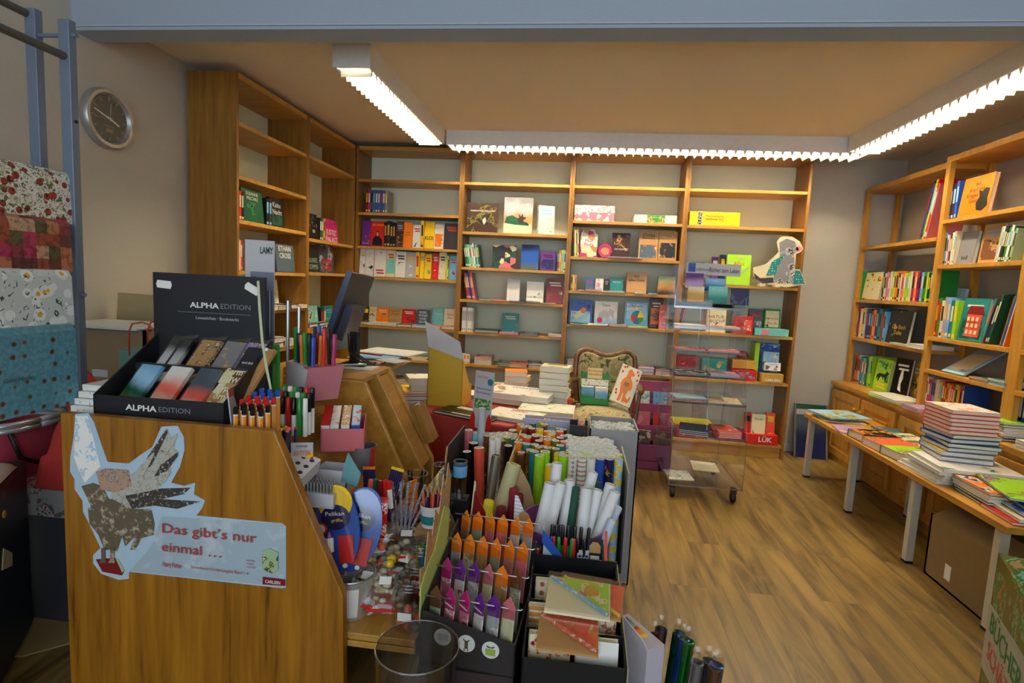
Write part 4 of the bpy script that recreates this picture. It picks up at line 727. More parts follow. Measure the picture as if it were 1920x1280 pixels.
for i,x in enumerate((.03+W*.2,W*.75)):
    mkbook(['small farm picture book left in green chair display','small village picture book right in green chair display'][i],'book',(a.x+W*(.26+.48*i),Yd+.045,.488),(-.05,0,0),W*.44,.115,.05,'white',art([['brown','green','lightblue'],['green','sage','lightblue','white']][i],14,i,'scene'),group='picture books in the chair display')
a,b,c3=PY(1143,748,3.74),PY(1177,763,3.74),PY(1158,676,3.88); M4,w_,h_=frame3(a,b,c3)
t=thing('picture_book','tall cream picture book with orange dragon leaning on armchair','book',mat=M4); w_=.145
MB().box((0,0,0),(w_,.003,h_)).box((0,.022,0),(w_,.025,h_)).box((0,0,0),(.003,.025,h_)).build('cover',pm((.80,.74,.58),.4),t); MB().box((.003,.003,.002),(w_-.004,.022,h_-.002)).build('pages',PAGES,t)
dr=[(.30,.06),(.33,.22),(.28,.36),(.22,.5),(.26,.62),(.36,.70),(.40,.80),(.38,.88),(.5,.94),(.62,.88),(.72,.84),(.70,.78),(.58,.76),(.60,.70),(.74,.62),(.80,.48),(.72,.38),(.68,.44),(.66,.34),(.62,.22),(.78,.16),(.84,.28),(.88,.2),(.80,.08),(.62,.08),(.58,.04),(.52,.08),(.50,.28),(.46,.28),(.44,.10),(.38,.04)]
MB().prism([(x*w_,z*h_) for x,z in dr],-.0012,0).build('dragon_picture',pm((.80,.20,.04),.5),t); MB().prism([(x*w_,z*h_) for x,z in[(.40,.36),(.38,.52),(.44,.68),(.56,.68),(.62,.54),(.60,.36),(.5,.30)]],-.002,-.0012).build('belly_panel',pm('tan'),t)
text(t,'KOMM',.013,(w_*.5,-.0025,h_*.54),BLK,maxw=w_*.2); text(t,'DRACHE',.013,(w_*.5,-.0025,h_*.49),BLK,maxw=w_*.22)
for x,z in((.15,.93),(.25,.96),(.80,.93),(.88,.86),(.12,.8),(.9,.72),(.12,.3),(.15,.22)): MB().prism([(x*w_-.006,z*h_),(x*w_,z*h_-.012),(x*w_+.008,z*h_),(x*w_,z*h_+.012)],-.0012,0).build('small_flower',pm('red'),t)
# pink cardboard display right of the chair
t=thing('floor_display','pink cardboard floor display with card pockets beside armchair','display',(.46,3.98,0)); PK=pm((.38,.07,.16),.7)
m=MB(); m.box((0,.28,0),(.27,.30,.60)); m.box((0,0,0),(.27,.28,.06)); m.box((0,0,0),(.008,.30,.34)); m.box((.262,0,0),(.27,.30,.34))
for k,(y,z) in enumerate([(.0,.06),(.10,.18),(.20,.32)]): m.box((0,y,z),(.27,y+.006,z+.12)); m.box((0,y,z),(.27,y+.09,z+.004))
m.build('display_body',PK,t)
for i,(x,y,z,c,a) in enumerate([(.07,.03,.07,'cream',['brown','cream','coral']),(.20,.03,.07,'brown',['brown','darkbrown','tan']),(.07,.13,.185,'pink',['rose','pink']),(.20,.13,.185,'red',['red','rose']),(.07,.23,.325,'white',['white','aqua']),(.20,.23,.325,'lightblue',['lightblue','blue','white'])]):
    mkbook('%s card booklet standing in the pink floor display'%cn(c),'booklet',(.46+x,3.98+y+.02,z),(-.08,0,0),.105,.2,.02,c,art(a,12,i),group='booklets in the pink display')
# ================================================================ red cloth table
A,B=Vector((-.864,2.82)),Vector((-.30,2.62)); e=(B-A).normalized(); n_=Vector((-e.y,e.x)); Dp=B+n_*1.10; Cp=A+n_*1.10; B=Vector((-.42,2.50))
RZ=.600
def red():
    m,nt,b=nodes('red_tablecloth'); b.inputs['Base Color'].default_value=(.30,.022,.02,1); b.inputs['Roughness'].default_value=.75; n=nt.nodes.new('ShaderNodeTexNoise'); n.inputs['Scale'].default_value=5; bp=nt.nodes.new('ShaderNodeBump'); bp.inputs['Strength'].default_value=.3; bp.inputs['Distance'].default_value=.02; nt.links.new(n.outputs['Fac'],bp.inputs['Height']); nt.links.new(bp.outputs[0],b.inputs['Normal']); return m
REDC=red()
t=thing('display_table','wooden display table hidden under the dark red cloth','table',(A.x,A.y,0),(0,0,math.atan2(e.y,e.x))); TL=.60
MB().box((0,0,RZ-.03),(TL,.85,RZ-.004)).build('tabletop',OAK_X,t)
for x in(.03,TL-.07):
    for y in(.03,.77): MB().box((x,y,0),(x+.04,y+.04,RZ-.031)).build('leg',OAK_Z,t)
def cloth():
    m=MB(); n=64; per=[]; L=[(0,0),(TL,0),(TL,.85),(0,.85)]
    for k in range(4):
        a,b=L[k],L[(k+1)%4]
        for i in range(16): f=i/16; per.append((a[0]+(b[0]-a[0])*f,a[1]+(b[1]-a[1])*f,k))
    N=len(per); rings=[]
    def off(p,d,wv,i):
        c=(TL/2,.425); dx,dy=p[0]-c[0],p[1]-c[1]; sx=TL/2+d; sy=.425+d; q=max(abs(dx)/(TL/2),abs(dy)/.425); return (c[0]+dx/q/(TL/2)*sx+wv*math.cos(i*1.9)*.012,c[1]+dy/q/.425*sy+wv*math.sin(i*1.7)*.012)
    vs=[]
    for z,d,wv in((RZ-.002,-.01,0),(RZ,.002,0),(RZ-.01,.012,.1),(RZ-.2,.02,.8),(.12,.035,1.6)):
        for i,p in enumerate(per): x,y=off(p,d,wv,i); vs.append((x,y,z))
    fs=[tuple(range(N))]
    for r_ in range(4):
        for i in range(N): fs.append((r_*N+i,(r_+1)*N+i,(r_+1)*N+(i+1)%N,r_*N+(i+1)%N))
    return m.add(vs,fs)
o=cloth().build('tablecloth',REDC,None,smooth='all'); o.location=t.location; o.rotation_euler=t.rotation_euler; tag(o,'dark red cloth draped over table beside the counter','tablecloth')
sol=o.modifiers.new('thickness','SOLIDIFY'); sol.thickness=.002
gtr='books on the red cloth table'
def pf(label,cx,cy,z,w,d,th,rz,c,a=None,g=gtr,s=9,k='noise',title=None,tc='red',dz=0,name='book'):
    p=PZ(cx,cy,RZ if z<RZ+.2 or True else z); M=None
    b=mkbook(label,'book' if name=='book' else 'box',(p.x-math.sin(-R(rz))*0,p.y,z+th/2+.001),(-R(90),0,R(rz)),w,d,th,c,art(a,s,int(cx)%23,k) if a else None,group=g,title=title,tc=tc,name=name); return b
# items: cx,cy is the pixel of the near-edge centre at the item's base
zz=RZ
for i,(c,th) in enumerate([('grey',.02),('lightblue',.022),('red',.012),('yellow',.014)]):
    pf('%s edged book, %s from bottom in pile beneath white boxes'%(cn(c),ordw(i)),803,757,zz,.27,.20,th,24,c,['yellow','gold','coral'] if i==3 else None); zz+=th+.001
for i,(cx,w2,d2) in enumerate([(812,.20,.15),(822,.22,.15)]):
    pf(['lower white and red edged card box on book pile','upper white and red edged card box on book pile'][i],803,757,zz,w2,d2,.036,20+i*6,'white',['white','white','white','orange','red'],name='game_box',s=14); zz+=.037
pf('black tray like book lying on cloth at front table edge',862,783,RZ,.34,.20,.012,-22,'black'); 
pf('white and yellow leaflet lying behind black book',880,742,RZ,.3,.16,.004,-8,'white',['white','white','yellow'])
pf('dark magazine under yellow leaflet near table centre',840,748,RZ+.0,.22,.16,.006,-20,'charcoal')
pf('yellow edged book under big white picture book',962,760,RZ,.26,.22,.030,-14,'yellow')
pf('big white picture book with orange fish, right of yellow carton',965,761,RZ+.031,.38,.26,.034,-10,'white',['white','white','white','orange','teal'],s=7,title='WISSEN',tc='blue')
pf('white puzzle book with red text lower left of fish book',950,790,RZ,.28,.20,.020,-18,'white',['white','white','cream','lime'],s=18,title='Zahlen',tc='red')
pf('yellow and white activity book at right table edge',1022,781,RZ,.30,.22,.026,-2,'yellow',['white','white','lime','coral'],s=16)
zz=RZ
for i in range(6): pf('pale paperback, %s from bottom of right rear pile on red table'%ordw(i),1036,757-0,zz,.17,.13,.034,rnd.uniform(-12,8),'cream',None) ; zz+=.037
zz=RZ
for i in range(4): pf('%s paperback, %s from bottom of middle rear pile on red table'%('orange' if i==3 else 'cream',ordw(i)),966,735,zz,.145,.13,.032,rnd.uniform(-8,8),'orange' if i==3 else 'cream',['orange','tan'] if i==3 else None); zz+=.033
zz=RZ
for i,c in enumerate(['darkred','tan','black']): pf('%s paperback, %s from bottom beside orange topped pile'%(cn(c),ordw(i)),935,737,zz,.12,.14,.014,5,c,['cream','black','red'] if i==2 else None); zz+=.015
# yellow carton with grey lid flap
Yc=2.92; a,b=PY(801,738,Yc),PY(863,742,Yc); a.z=b.z=RZ+.003; tl=PY(799,649,Yc)
t=thing('card_display','tall yellow card display box with pale flap on red table','box',(a.x,a.y,RZ+.002),(0,0,R(-4))); W=b.x-a.x+.012; Hh=tl.z-RZ; YEL=pm((.62,.40,.03),.55)
Hr=PY(863,673,Yc).z-RZ
MB().prism([(0,0),(W,0),(W,Hr),(0,Hh)],0,.004).build('front_panel',YEL,t)
MB().prism([(0,0),(.20,0),(.20,Hr-.22),(.02,Hr-.02),(0,Hr)],W-.004,W,ax='x').build('side_panel',YEL,t); MB().prism([(0,0),(.20,0),(.20,Hh-.22),(.02,Hh-.02),(0,Hh)],0,.004,ax='x').build('side_panel',YEL,t); MB().box((0,.196,0),(W,.20,.10)).build('back_panel',YEL,t)
fl=PY(794,605,Yc); fr=PY(858,664,Yc)
f=MB(); h0=PY(793,606,Yc).z-RZ-Hh+.01; f.prism([(-.025,Hh+h0),(W-.02,PY(858,641,Yc).z-RZ),(W,Hr-.003),(0,Hh-.003)],-.004,0); f.build('pale_flap',pm((.55,.54,.56),.6),t)
# small puppet-like advertising card
Yk=2.50; a,b=PY(884,778,Yk),PY(921,790,Yk); b.z=a.z; c3=PY(878,694,Yk)
a.z=b.z=RZ+.015; M4,w_,h_=frame3(a,b+Vector((0,-.05,0)),Vector((a.x-.01,a.y+.03,c3.z)))
t=thing('advert_card','pale advertising card with two red feet on black book','sign',mat=M4); MB().box((0,0,0),(w_,.004,h_)).build('card',pm('lightgrey'),t)
for x in(-.006,w_-.02): MB().prism([(x,0),(x+.028,0),(x+.026,.05),(x+.014,.075),(x+.002,.05)],-.006,-.001).build('red_foot',pm('red'),t)
text(t,'LINGOPLAY',.014,(w_*.40,-.001,h_*.9),pm('orange'),'lettering',maxw=w_*.6); MB().lathe([(0,0),(.016,0),(.016,.002),(0,.002)],18,M=Matrix.Translation((w_*.83,-.0,h_*.83))@Matrix.Rotation(R(90),4,'X')).build('teal_badge',pm('teal'),t)
text(t,'Spielerisch lernen',.010,(w_*.5,-.001,h_*.70),pm('slate'),'lettering',maxw=w_*.8); text(t,'für die Kleinsten!',.010,(w_*.5,-.001,h_*.63),pm('slate'),'lettering',maxw=w_*.8); MB().box((w_*.08,-.001,h_*.35),(w_*.92,0,h_*.52)).build('picture_strip',art(['green','white','coral','lightblue'],45,2),t)
# ================================================================ sales counter
Y0=1.30
t=thing('sales_counter','honey veneer sales counter with sloping display side and large sticker','counter',(0,0,0))
def profile(x0,x1,xt,zt,xl,zl): return [(x0,0.0),(x1,0.0),(xl,zl),(xt,zt),(x0,zt)]
PF=[(-1.37,0),(-.553,0),(-.563,.465),(-.755,.890),(-1.37,.890)]
MB().prism(PF,Y0,Y0+.028,ax='y').build('front_panel',ELM,t,bevel=.004)
PA=[(-1.10,.10),(-.596,.10),(-.596,.525),(-.772,.902),(-1.10,.902)]
MB().prism(PA,1.95,1.972,ax='y').build('divider_panel',ELM_Y,t,bevel=.004)
PB=[(-1.2,0),(-.588,0),(-.590,.52),(-.795,.905),(-1.2,.905)]
MB().prism(PB,2.13,2.155,ax='y').build('divider_panel',ELM_Y,t,bevel=.004)
MB().prism(PB,2.28,2.305,ax='y').build('end_panel',ELM_Y,t,bevel=.004)
MB().prism([(-.80,.885),(-.600,.52),(-.62,.51),(-.815,.87)],2.155,2.28,ax='y').build('slope_panel',ELM_Y,t)
MB().box((-1.365,Y0+.028,.855),(-1.0,2.64,.873)).box((-1.0,2.0,.888),(-.80,2.62,.903)).build('worktop',ELM_Y,t)
m=MB(); m.box((-1.0,Y0+.028,.80),(-.86,1.95,.812)); m.box((-.86,Y0+.028,.72),(-.78,1.95,.732)); m.box((-.78,Y0+.028,.64),(-.71,1.95,.652)); m.box((-.71,1.50,.52),(-.60,1.95,.532))
m.box((-1.0,Y0+.028,.732),(-.99,1.95,.86)); m.box((-.87,Y0+.028,.652),(-.86,1.95,.80)); m.box((-.79,Y0+.028,.55),(-.78,1.95,.72)); m.box((-.72,Y0+.028,.40),(-.71,1.95,.64)); m.build('display_steps',ELM_Y,t)
MB().box((-1.36,Y0+.03,.05),(-1.34,2.62,.85)).build('rear_panel',ELM_Y,t)
m=MB(); m.box((-.90,Y0+.029,.305),(-.373,1.885,.322)); m.box((-.90,Y0+.029,.326),(-.373,1.885,.345)); m.build('low_shelf',ELM_Y,t,bevel=.002)
MB().box((-.84,Y0+.1,0),(-.80,1.95,.304)).build('shelf_support',ELM_Y,t)
MB().box((-.587,2.17,.40),(-.478,2.55,.42)).build('cream_side_shelf',pm((.72,.66,.45),.5),t); MB().box((-.488,2.165,.38),(-.477,2.555,.425)).build('shelf_edge',OAK_Y,t); MB().box((-.54,2.3,0),(-.50,2.5,.40)).build('shelf_support',OAK_Z,t)
a,b=PY(765,745,2.22),PY(795,835,2.18); 
M4=Matrix.Translation((-.665,2.20,.60))@Matrix.Rotation(R(-28),4,'Y')
t2=thing('leaflet_holder','small pine leaflet holder on the far slope of the counter','holder',mat=Matrix.Translation((-.610,2.20,.60))@Matrix.Rotation(R(-24),4,'Y'))
MB().box((0,0,0),(.045,.09,.010)).box((0,0,.010),(.045,.006,.17)).box((0,.084,.010),(.045,.09,.17)).box((.040,.006,.010),(.045,.084,.16)).build('holder_body',OAK_Z,t2)
t2=thing('leaflet','folded white and blue leaflet standing in the pine holder','leaflet',mat=Matrix.Translation((-.606,2.21,.613))@Matrix.Rotation(R(-24),4,'Y')); MB().box((.012,0,0),(.016,.07,.16)).build('sheet',art(['white','white','lightblue','slate'],30,2),t2)
# sticker on the counter front
def sx(L): return [(120+x/3.282,740+y/3.282) for x,y in L]
Ys=Y0-.0015
out=sx([(70,118),(150,112),(185,170),(225,290),(268,412),(400,422),(470,370),(545,320),(600,195),(700,190),(738,260),(742,340),(715,440),(660,540),(740,560),(808,540),(800,612),(868,650),(850,700),(815,742),(1340,790),(1366,810),(1366,1185),(1340,1188),(400,1088),(400,1130),(340,1138),(230,1100),(180,1035),(180,985),(225,940),(160,800),(118,720),(115,650),(66,580),(66,520),(38,470),(40,380),(60,260)])
P=[PY(x,y,Ys) for x,y in out]; o0=Vector((P[0].x,Ys,P[22].z)); t=thing('advertising_sticker','pale blue winged creature shaped sticker with red slogan on counter front','sticker',o0)
SL=[2]
def st(pts,mat,name,lvl=1,px=True):
    SL[0]+=.55; lvl=SL[0]-2
    Q=[PY(x,y,Ys) for x,y in (sx(pts) if px else pts)]; return MB().prism([(q.x-o0.x,q.z-o0.z) for q in Q],-.0004*(lvl+1)-.0002,-.0004*lvl+.0001).build(name,mat,t)
MB().prism([(q.x-o0.x,q.z-o0.z) for q in P],-.0006,.0010).build('sticker_sheet',pm((.42,.56,.66),.35),t)
st([(600,745),(1340,792),(1364,812),(1364,1180),(405,1085),(540,930)],art([(.36,.45,.50),(.42,.50,.54),(.48,.55,.58)],9,3,'noise'),'misty_panel',0)
FEA=art([(.45,.44,.38),(.26,.23,.13),(.62,.60,.50),(.10,.08,.05)],40,5); BRN=art([(.13,.10,.06),(.30,.25,.16),(.42,.38,.28)],34,2); DRK=art([(.05,.04,.035),(.14,.10,.06),(.6,.6,.58)],90,3)
st([(72,130),(148,130),(190,300),(225,440),(130,540),(95,470),(62,380)],art(['white','sky','lightgrey','white'],30,1),'pale_wing')
st([(240,720),(300,600),(400,500),(520,400),(640,205),(660,260),(700,240),(680,330),(705,350),(640,420),(660,455),(600,500),(600,560),(500,640),(400,700),(280,745)],FEA,'feathered_wing',2)
st([(380,620),(600,575),(780,570),(740,610),(600,640),(840,655),(700,700),(560,680),(420,700)],DRK,'dark_feathers')
st([(150,700),(230,640),(300,640),(420,700),(540,700),(560,790),(555,860),(480,880),(440,955),(410,950),(440,870),(380,930),(360,870),(330,960),(250,950),(215,860),(160,790)],BRN,'creature_body')
st([(110,560),(180,540),(240,560),(280,640),(220,700),(170,690),(140,620)],BRN,'head_shape'); st([(200,470),(260,450),(400,460),(420,560),(320,600),(230,580)],art([(.45,.28,.18),(.10,.08,.07),(.55,.5,.45),(.12,.1,.1)],50,7),'riders_patch',2)
st([(200,1010),(320,1000),(375,1080),(360,1108),(240,1085)],pm('darkred'),'red_book',2); st([(320,1000),(338,1010),(378,1078),(362,1090)],pm('sage'),'book_pages',3)
for f_i,(ax,ay,bx,by) in enumerate([(560,400,700,235),(600,430,705,350),(600,480,660,455),(520,380,640,210),(470,440,560,350)]):
    st([(ax-40,ay+70),(ax,ay),(bx-12,by+8),(bx,by),(bx+2,by+20),(ax+20,ay+60)],DRK if f_i%2 else FEA,'long_feather')
for fx in(235,290): st([(fx,940),(fx+25,935),(fx+25,1000),(fx+30,1030),(fx-10,1030),(fx+2,1000)],BRN,'claw',3)
RT=pm((.42,.05,.04),.4)
def stx(s,px,py,h,mat,al='LEFT',w=1.0,mw=None,b=0,ft=None):
    q=PY(*sx([(px,py)])[0],Ys); return text(t,s,h,(q.x-o0.x,-.0062,q.z-o0.z),mat,'lettering',align=al,wide=w,maxw=mw,bold=b,fit=ft,rot=Matrix.Rotation(R(90),4,'X'))
stx('Das gibt’s nur',608,815,.027,RT,ft=.268,b=.004); stx('einmal …',608,928,.027,RT,ft=.172,b=.004)
stx('Harry Potter',615,1035,.013,RT,ft=.056,b=.01); stx('broschierte Sonderausgabe Band 1-4',792,1052,.0085,RT,ft=.163)
st([(1225,955),(1270,940),(1322,965),(1322,1070),(1285,1095),(1225,1068)],art(['sage','olive','darkgreen','cream'],30,4),'box_picture')
st([(1228,1115),(1366,1132),(1366,1170),(1228,1160)],pm('darkred'),'red_label'); stx('CARLSEN',1245,1140,.009,WHT,mw=.042,b=.01)
for i,s in enumerate(('einmalige','Ausgabe','im Schuber')): stx(s,1130,1010+i*20,.0045,RT,mw=.035)
t=thing('metal_clip','thin dark scratch mark on lower left of counter front','mark',(0,0,0)) if 0 else None
# ---------------------------------------------------------------- bookmark display
ZT=.8745
t=thing('bookmark_display','black card bookmark display reading ALPHA EDITION on the counter top','display',(-1.312,1.345,ZT),(0,0,R(2))); W,D_=.38,.25
BC=pm((.012,.012,.014),.4)
m=MB(); m.box((0,0,0),(W,.004,.062)); m.box((0,0,0),(W,D_,.004)); m.prism([(0,0),(D_,0),(D_,.21),(0,.062)],0,.004,ax='x'); m.prism([(0,0),(D_,0),(D_,.21),(0,.062)],W-.004,W,ax='x')
m.box((0,D_-.10,.004),(W,D_-.096,.13)); m.build('tray',BC,t)
MB().box((-.012,D_,0),(W-.022,D_+.006,.402)).build('back_board',BC,t)
text(t,'ALPHA',.016,(.185,-.001,.032),WHT,'lettering',align='RIGHT',bold=.02,wide=1.3); text(t,'EDITION',.015,(.190,-.001,.032),pm('grey'),'lettering',align='LEFT',wide=1.15)
text(t,'ALPHA',.017,(.205,D_-.001,.305),WHT,'lettering',align='RIGHT',bold=.02,wide=1.3); text(t,'EDITION',.016,(.21,D_-.001,.305),pm('grey'),'lettering',align='LEFT',wide=1.15)
MB().box((.07,D_-.0008,.282),(.31,D_,.2832)).build('line',pm('grey'),t); text(t,'Lesezeichen · Bookmarks',.010,(.20,D_-.001,.266),pm('lightgrey'),'lettering')
for x,z,r_ in((.025,.365,-4),(.315,.365,-28)): 
    tg=MB(); tg.prism([(-.022,-.012),(.022,-.012),(.026,0),(.022,.012),(-.022,.012),(-.026,0)],-.0012,0,M=Matrix.Rotation(R(-r_),4,'Y')); o=tg.build('price_label',WHT,t); o.location=(x-.0,D_,z)
bm=[('white bookmark pack with black street lamp, back row of display',.03,1,['white','white','lightgrey','charcoal'],'scene'),('tan horse bookmark pack second in back row of display',.13,1,['tan','brown','cream','black'],'noise'),('grey letter bookmark pack third in back row of display',.215,1,['grey','tan','lightgrey'],'noise'),('purple ornament bookmark pack at right in back row of display',.29,1,['lilac','charcoal','cream','brown'],'noise'),
 ('blue sky and poppy field bookmark pack, front left of display',.012,0,['coral','olive','darkgreen','sky','lightblue'],'scene'),('glossy red and cream bookmark pack, second in front row',.11,0,['red','cream','coral','white'],'scene'),('red and white lighthouse bookmark pack, third in front row',.205,0,['red','white','coral','slate','slate'],'scene'),('sepia letter bookmark pack, right of the lighthouse pack',.285,0,['darkbrown','tan','brown','cream'],'cells')]
for lab,x,r_,a,k in bm:
    y=.03 if r_==0 else .135; z=.02 if r_==0 else .085
    b=thing('bookmark_pack',lab,'bookmark pack',(-1.312+x*.95+.045,1.345+y+x*.035,ZT+z),(R(-43),0,R(-8)),'bookmark packs in the black display')
    hh=.150 if r_==0 else .155
    MB().box((-.036,0,0),(.036,.012,hh)).build('card_set',art(a,26 if k!='scene' else 8,int(x*90),k,.25),b); MB().box((-.040,-.0015,-.004),(.040,.0135,hh+.008)).build('clear_bag',FILM,b)
    if r_: MB().box((-.040,.004,hh+.008),(.040,.006,hh+.035)).build('hang_tab',FILM,b)
    if 'street lamp' in lab: MB().box((-.004,-.0008,.01),(.004,0,.13)).box((-.012,-.0008,.12),(.012,0,.15)).build('lamp_picture',BLK,b)
    if 'sepia' in lab:
        for i,s in enumerate(('Q w E','orn','Type','OHW','Form')): text(b,s,.02,(0,-.0017,.03+i*.028),pm('cream'),'lettering',maxw=.062,bold=.02)
for i,(x,c) in enumerate(((.345,'charcoal'),(.375,'tan'))):
    b=thing('card_pack',['dark grey quote card pack at right end of black display','tan card pack at far right end of black display'][i],'card pack',(-1.312+x-.03,1.345+.08,ZT+.02),(R(-40),0,R(-14))); MB().box((-.035,0,0),(.035,.01,.22)).build('card_set',pm(c),b)
    if i==0: 
        for k in range(5): text(b,['Alle Tage','ein Weg','zur Ruhe','für mich','und dich'][k],.009,(0,-.001,.06+k*.026),WHT,'lettering',maxw=.055,rot=Matrix.Rotation(R(90),4,'X'))
# price string with bead
t=thing('cord','pale elastic cord with small white bead stretched down the display side','cord',(0,0,0)); q=[PY(484,527,1.58),PY(487,580,1.56),PY(492,640,1.52),PY(500,690,1.46),PY(508,730,1.42)]
o=MB().tube(q,[.004,.004,.004,.004,.003],6).build('strap',pm((.62,.66,.42),.5),t); qq=PY(500,655,1.50); MB().ball(tuple(qq),.006).build('bead',WHT,t)
# CD cases left of the display
for i in range(4):
    x=-1.408+i*.003; tag(MB().box((0,0,0),(.082,.10,.017)).build('card_game_box',[art(['white','white','lightgrey'],60,i)],None),'white labelled small box, %s in stack at counter left corner'%['bottom','second','third','topmost'][i],'box','small boxes at the counter corner').location=(x-.0+.0,1.37+.01*i,ZT+.001+i*.0185)
t=thing('photo_frame','green edged frame lying behind small white boxes on counter','frame',(-1.36,1.50,ZT+.001)); MB().box((0,0,0),(.12,.18,.012)).build('frame_body',pm('darkgreen'),t); MB().box((.012,.012,.012),(.108,.168,.013)).build('inner_card',pm('cream'),t)
# ---------------------------------------------------------------- fineliner box
def card(name,label,cat,tl,tr,bl,Ya,Yb,th,mats,g=None):
    A_,B_,C_=PY(*bl,Ya),PY(bl[0]+(tr[0]-tl[0]),bl[1]+(tr[1]-tl[1]),Yb),PY(*tl,Ya); B_.z=A_.z; M4,w_,h_=frame3(A_,B_,C_); t=thing(name,label,cat,mat=M4,group=g); MB().box((0,0,0),(w_,th,h_)).build('card',mats,t); return t,w_,h_
A_=PY(430,806,1.365); A_.z=.874; A_.x+=.008; B_=PY(513,770,1.78); B_.z=.874; M4,w_,h_=frame3(A_,B_,PY(429,742,1.365)); h_=PY(429,730,1.365).z-.874; t=thing('price_card','grey display card with red header behind the orange fineliners','sign',mat=M4); MB().box((0,0,0),(w_,.003,h_)).build('card',pm('lightgrey'),t)
MB().box((0,-.001,h_*.78),(w_,0,h_)).build('red_header',pm((.50,.06,.05),.4),t); text(t,'STABILO',.011,(w_*.8,-.0015,h_*.9),WHT,'lettering',bold=.01); text(t,'NEW',.014,(w_*.42,-.0012,h_*.55),BLK,'lettering',bold=.02); text(t,'2,10',.014,(w_*.75,-.0012,h_*.68),BLK,'lettering'); 
for i in range(4): text(t,['Fineliner','Stärke 0,4','20 Farben','point 88'][i],.006,(w_*.15,-.0012,h_*(.5-.1*i)),pm('slate'),'lettering')
def pen(name,label,cat,p,r,L,c,cap,rot=(0,0,0),g=None,capL=.3,tip=False):
    b=thing(name,label,cat,p,rot,g); MB().tube([(0,0,0),(0,0,L*(1-capL))],r,7).build('barrel',pm(c,.3),b,smooth=True); MB().tube([(0,0,L*(1-capL)),(0,0,L*.98),(0,0,L)],[r*1.1,r*1.1,r*.8],7).build('cap',pm(cap,.3),b,smooth=True); return b
k=0
for j,(cap,z) in enumerate((('black',0),('black',.008),('red',.016),('red',.024),('blue',.032),('blue',.04))):
    for i in range(4 if j<4 else 3):
        x=-.895+i*.024+(.012 if j%2 else 0)+(.02 if j>3 else 0); y=1.352+j*.014
        b=thing('fineliner','orange striped fineliner with %s cap, row %s from front, %s from left'%(cap,ordw(j),ordw(i)),'pen',(x,y,.813+z),(0,0,0),'orange fineliners in the display')
        MB().tube([(0,0,0),(0,0,.095)],.0066,6).build('barrel',pm((.85,.30,.01),.35),b); MB().tube([(0,0,.095),(0,0,.098)],.0067,6).build('white_ring',WHT,b); MB().tube([(0,0,.100),(0,0,.116),(0,0,.118)],[.0066,.0066,.0045],6).build('cap',pm(cap,.3),b)
        m=MB(); m.box((-.0007,-.0070,0),(.0007,-.0060,.095)); m.build('white_stripe',WHT,b)
tag(MB().box((-.905,1.335,.812),(-.795,1.43,.86)).build('pen_box',pm('charcoal'),None),'low dark holder box beneath the orange fineliners','holder') if 0 else None
# ---------------------------------------------------------------- tall pen card, pens in stands
t,w_,h_=card('pen_display_card','tall pale display card with dark pens reading LAMY behind bookmark display','sign',(454,448),(508,452),(460,740),1.76,1.80,.012,pm((.50,.48,.48),.5))
MB().box((w_*.18,-.001,h_*.02),(w_*.98,0,h_*.80)).build('picture_field',pm((.10,.11,.17),.35),t); text(t,'LAMY',.022,(w_*.72,-.0015,h_*.935),BLK,'lettering',bold=.03,maxw=w_*.45)
for i in range(4): MB().tube([(w_*(.3+.18*i),-.004,h_*.25),(w_*(.3+.18*i),-.004,h_*(.77-.03*i))],.006,7).build('pen_picture',pm((.06,.07,.13),.25),t)
# stand with bands: tapered cardboard pen stand
zs=PY(578,690,1.66).z; cr=PY(578,785,1.66); SH=zs-.874
MS=Matrix.Translation(Vector((cr.x,cr.y,.874)))@Matrix.Rotation(R(-38),4,'Z')
t=thing('pen_stand','white and pink cardboard pen stand at edge of counter top','stand',mat=MS); W=.17; D_=.12
m=MB(); m.box((-W,0,SH-.004),(0,D_,SH)); m.prism([(-W,0),(-.04,0),(0,SH-.004),(-W,SH-.004)],0,.003); m.prism([(-W,0),(-.04,0),(0,SH-.004),(-W,SH-.004)],D_-.003,D_); m.box((-W,0.003,0),(-W+.003,D_-.003,SH-.004)); m.build('stand_body',pm((.66,.64,.66),.5),t)
MB().prism([(-.042,0),(-.036,0),(.004,SH),(-.002,SH)],-.001,D_+.001).build('pink_side',pm((.62,.22,.26),.5),t); MB().box((-.035,-.0012,SH-.006),(.002,D_*.99,SH+.0008)).build('pink_rim',pm('rose'),t)
cols='green navy orange green black blue green orange blue darkred orange red navy blue purple orange black magenta purple blue orange'.split()
k=0
for j in range(3):
    for i in range(6):
        c=cols[k%len(cols)]; q=MS@Vector((-W+.022+i*.026,.022+j*.036,SH-.02)); k+=1
        pen('pen','%s pen, %s from left in row %s of the pink pen stand'%(cn(c),ordw(i),ordw(j)),'pen',tuple(q),.0066,.125+rnd.uniform(-.01,.02),c,c,(0,rnd.uniform(-.05,.05),0),'pens in the pink pen stand')
t=thing('pen_holder','grey low pen holder with green pens behind bookmark display','holder',(-1.02,1.60,.874)); m=MB(); m.box((0,0,0),(.10,.08,.03)); m.build('holder_body',pm('grey'),t)
for i in range(9): pen('pen','bright green pen, %s from left in grey pen holder'%ordw(i),'pen',(-1.00+(i%5)*.018,1.62+(i//5)*.03,.905),.007,.14 if i<5 else .16,'green','green',(.03,0,0),'green pens in the grey holder')
pen('pen','single blue pen beside green pens in grey holder','pen',(-1.02+.01,1.612,.905),.006,.15,'blue','blue'); 
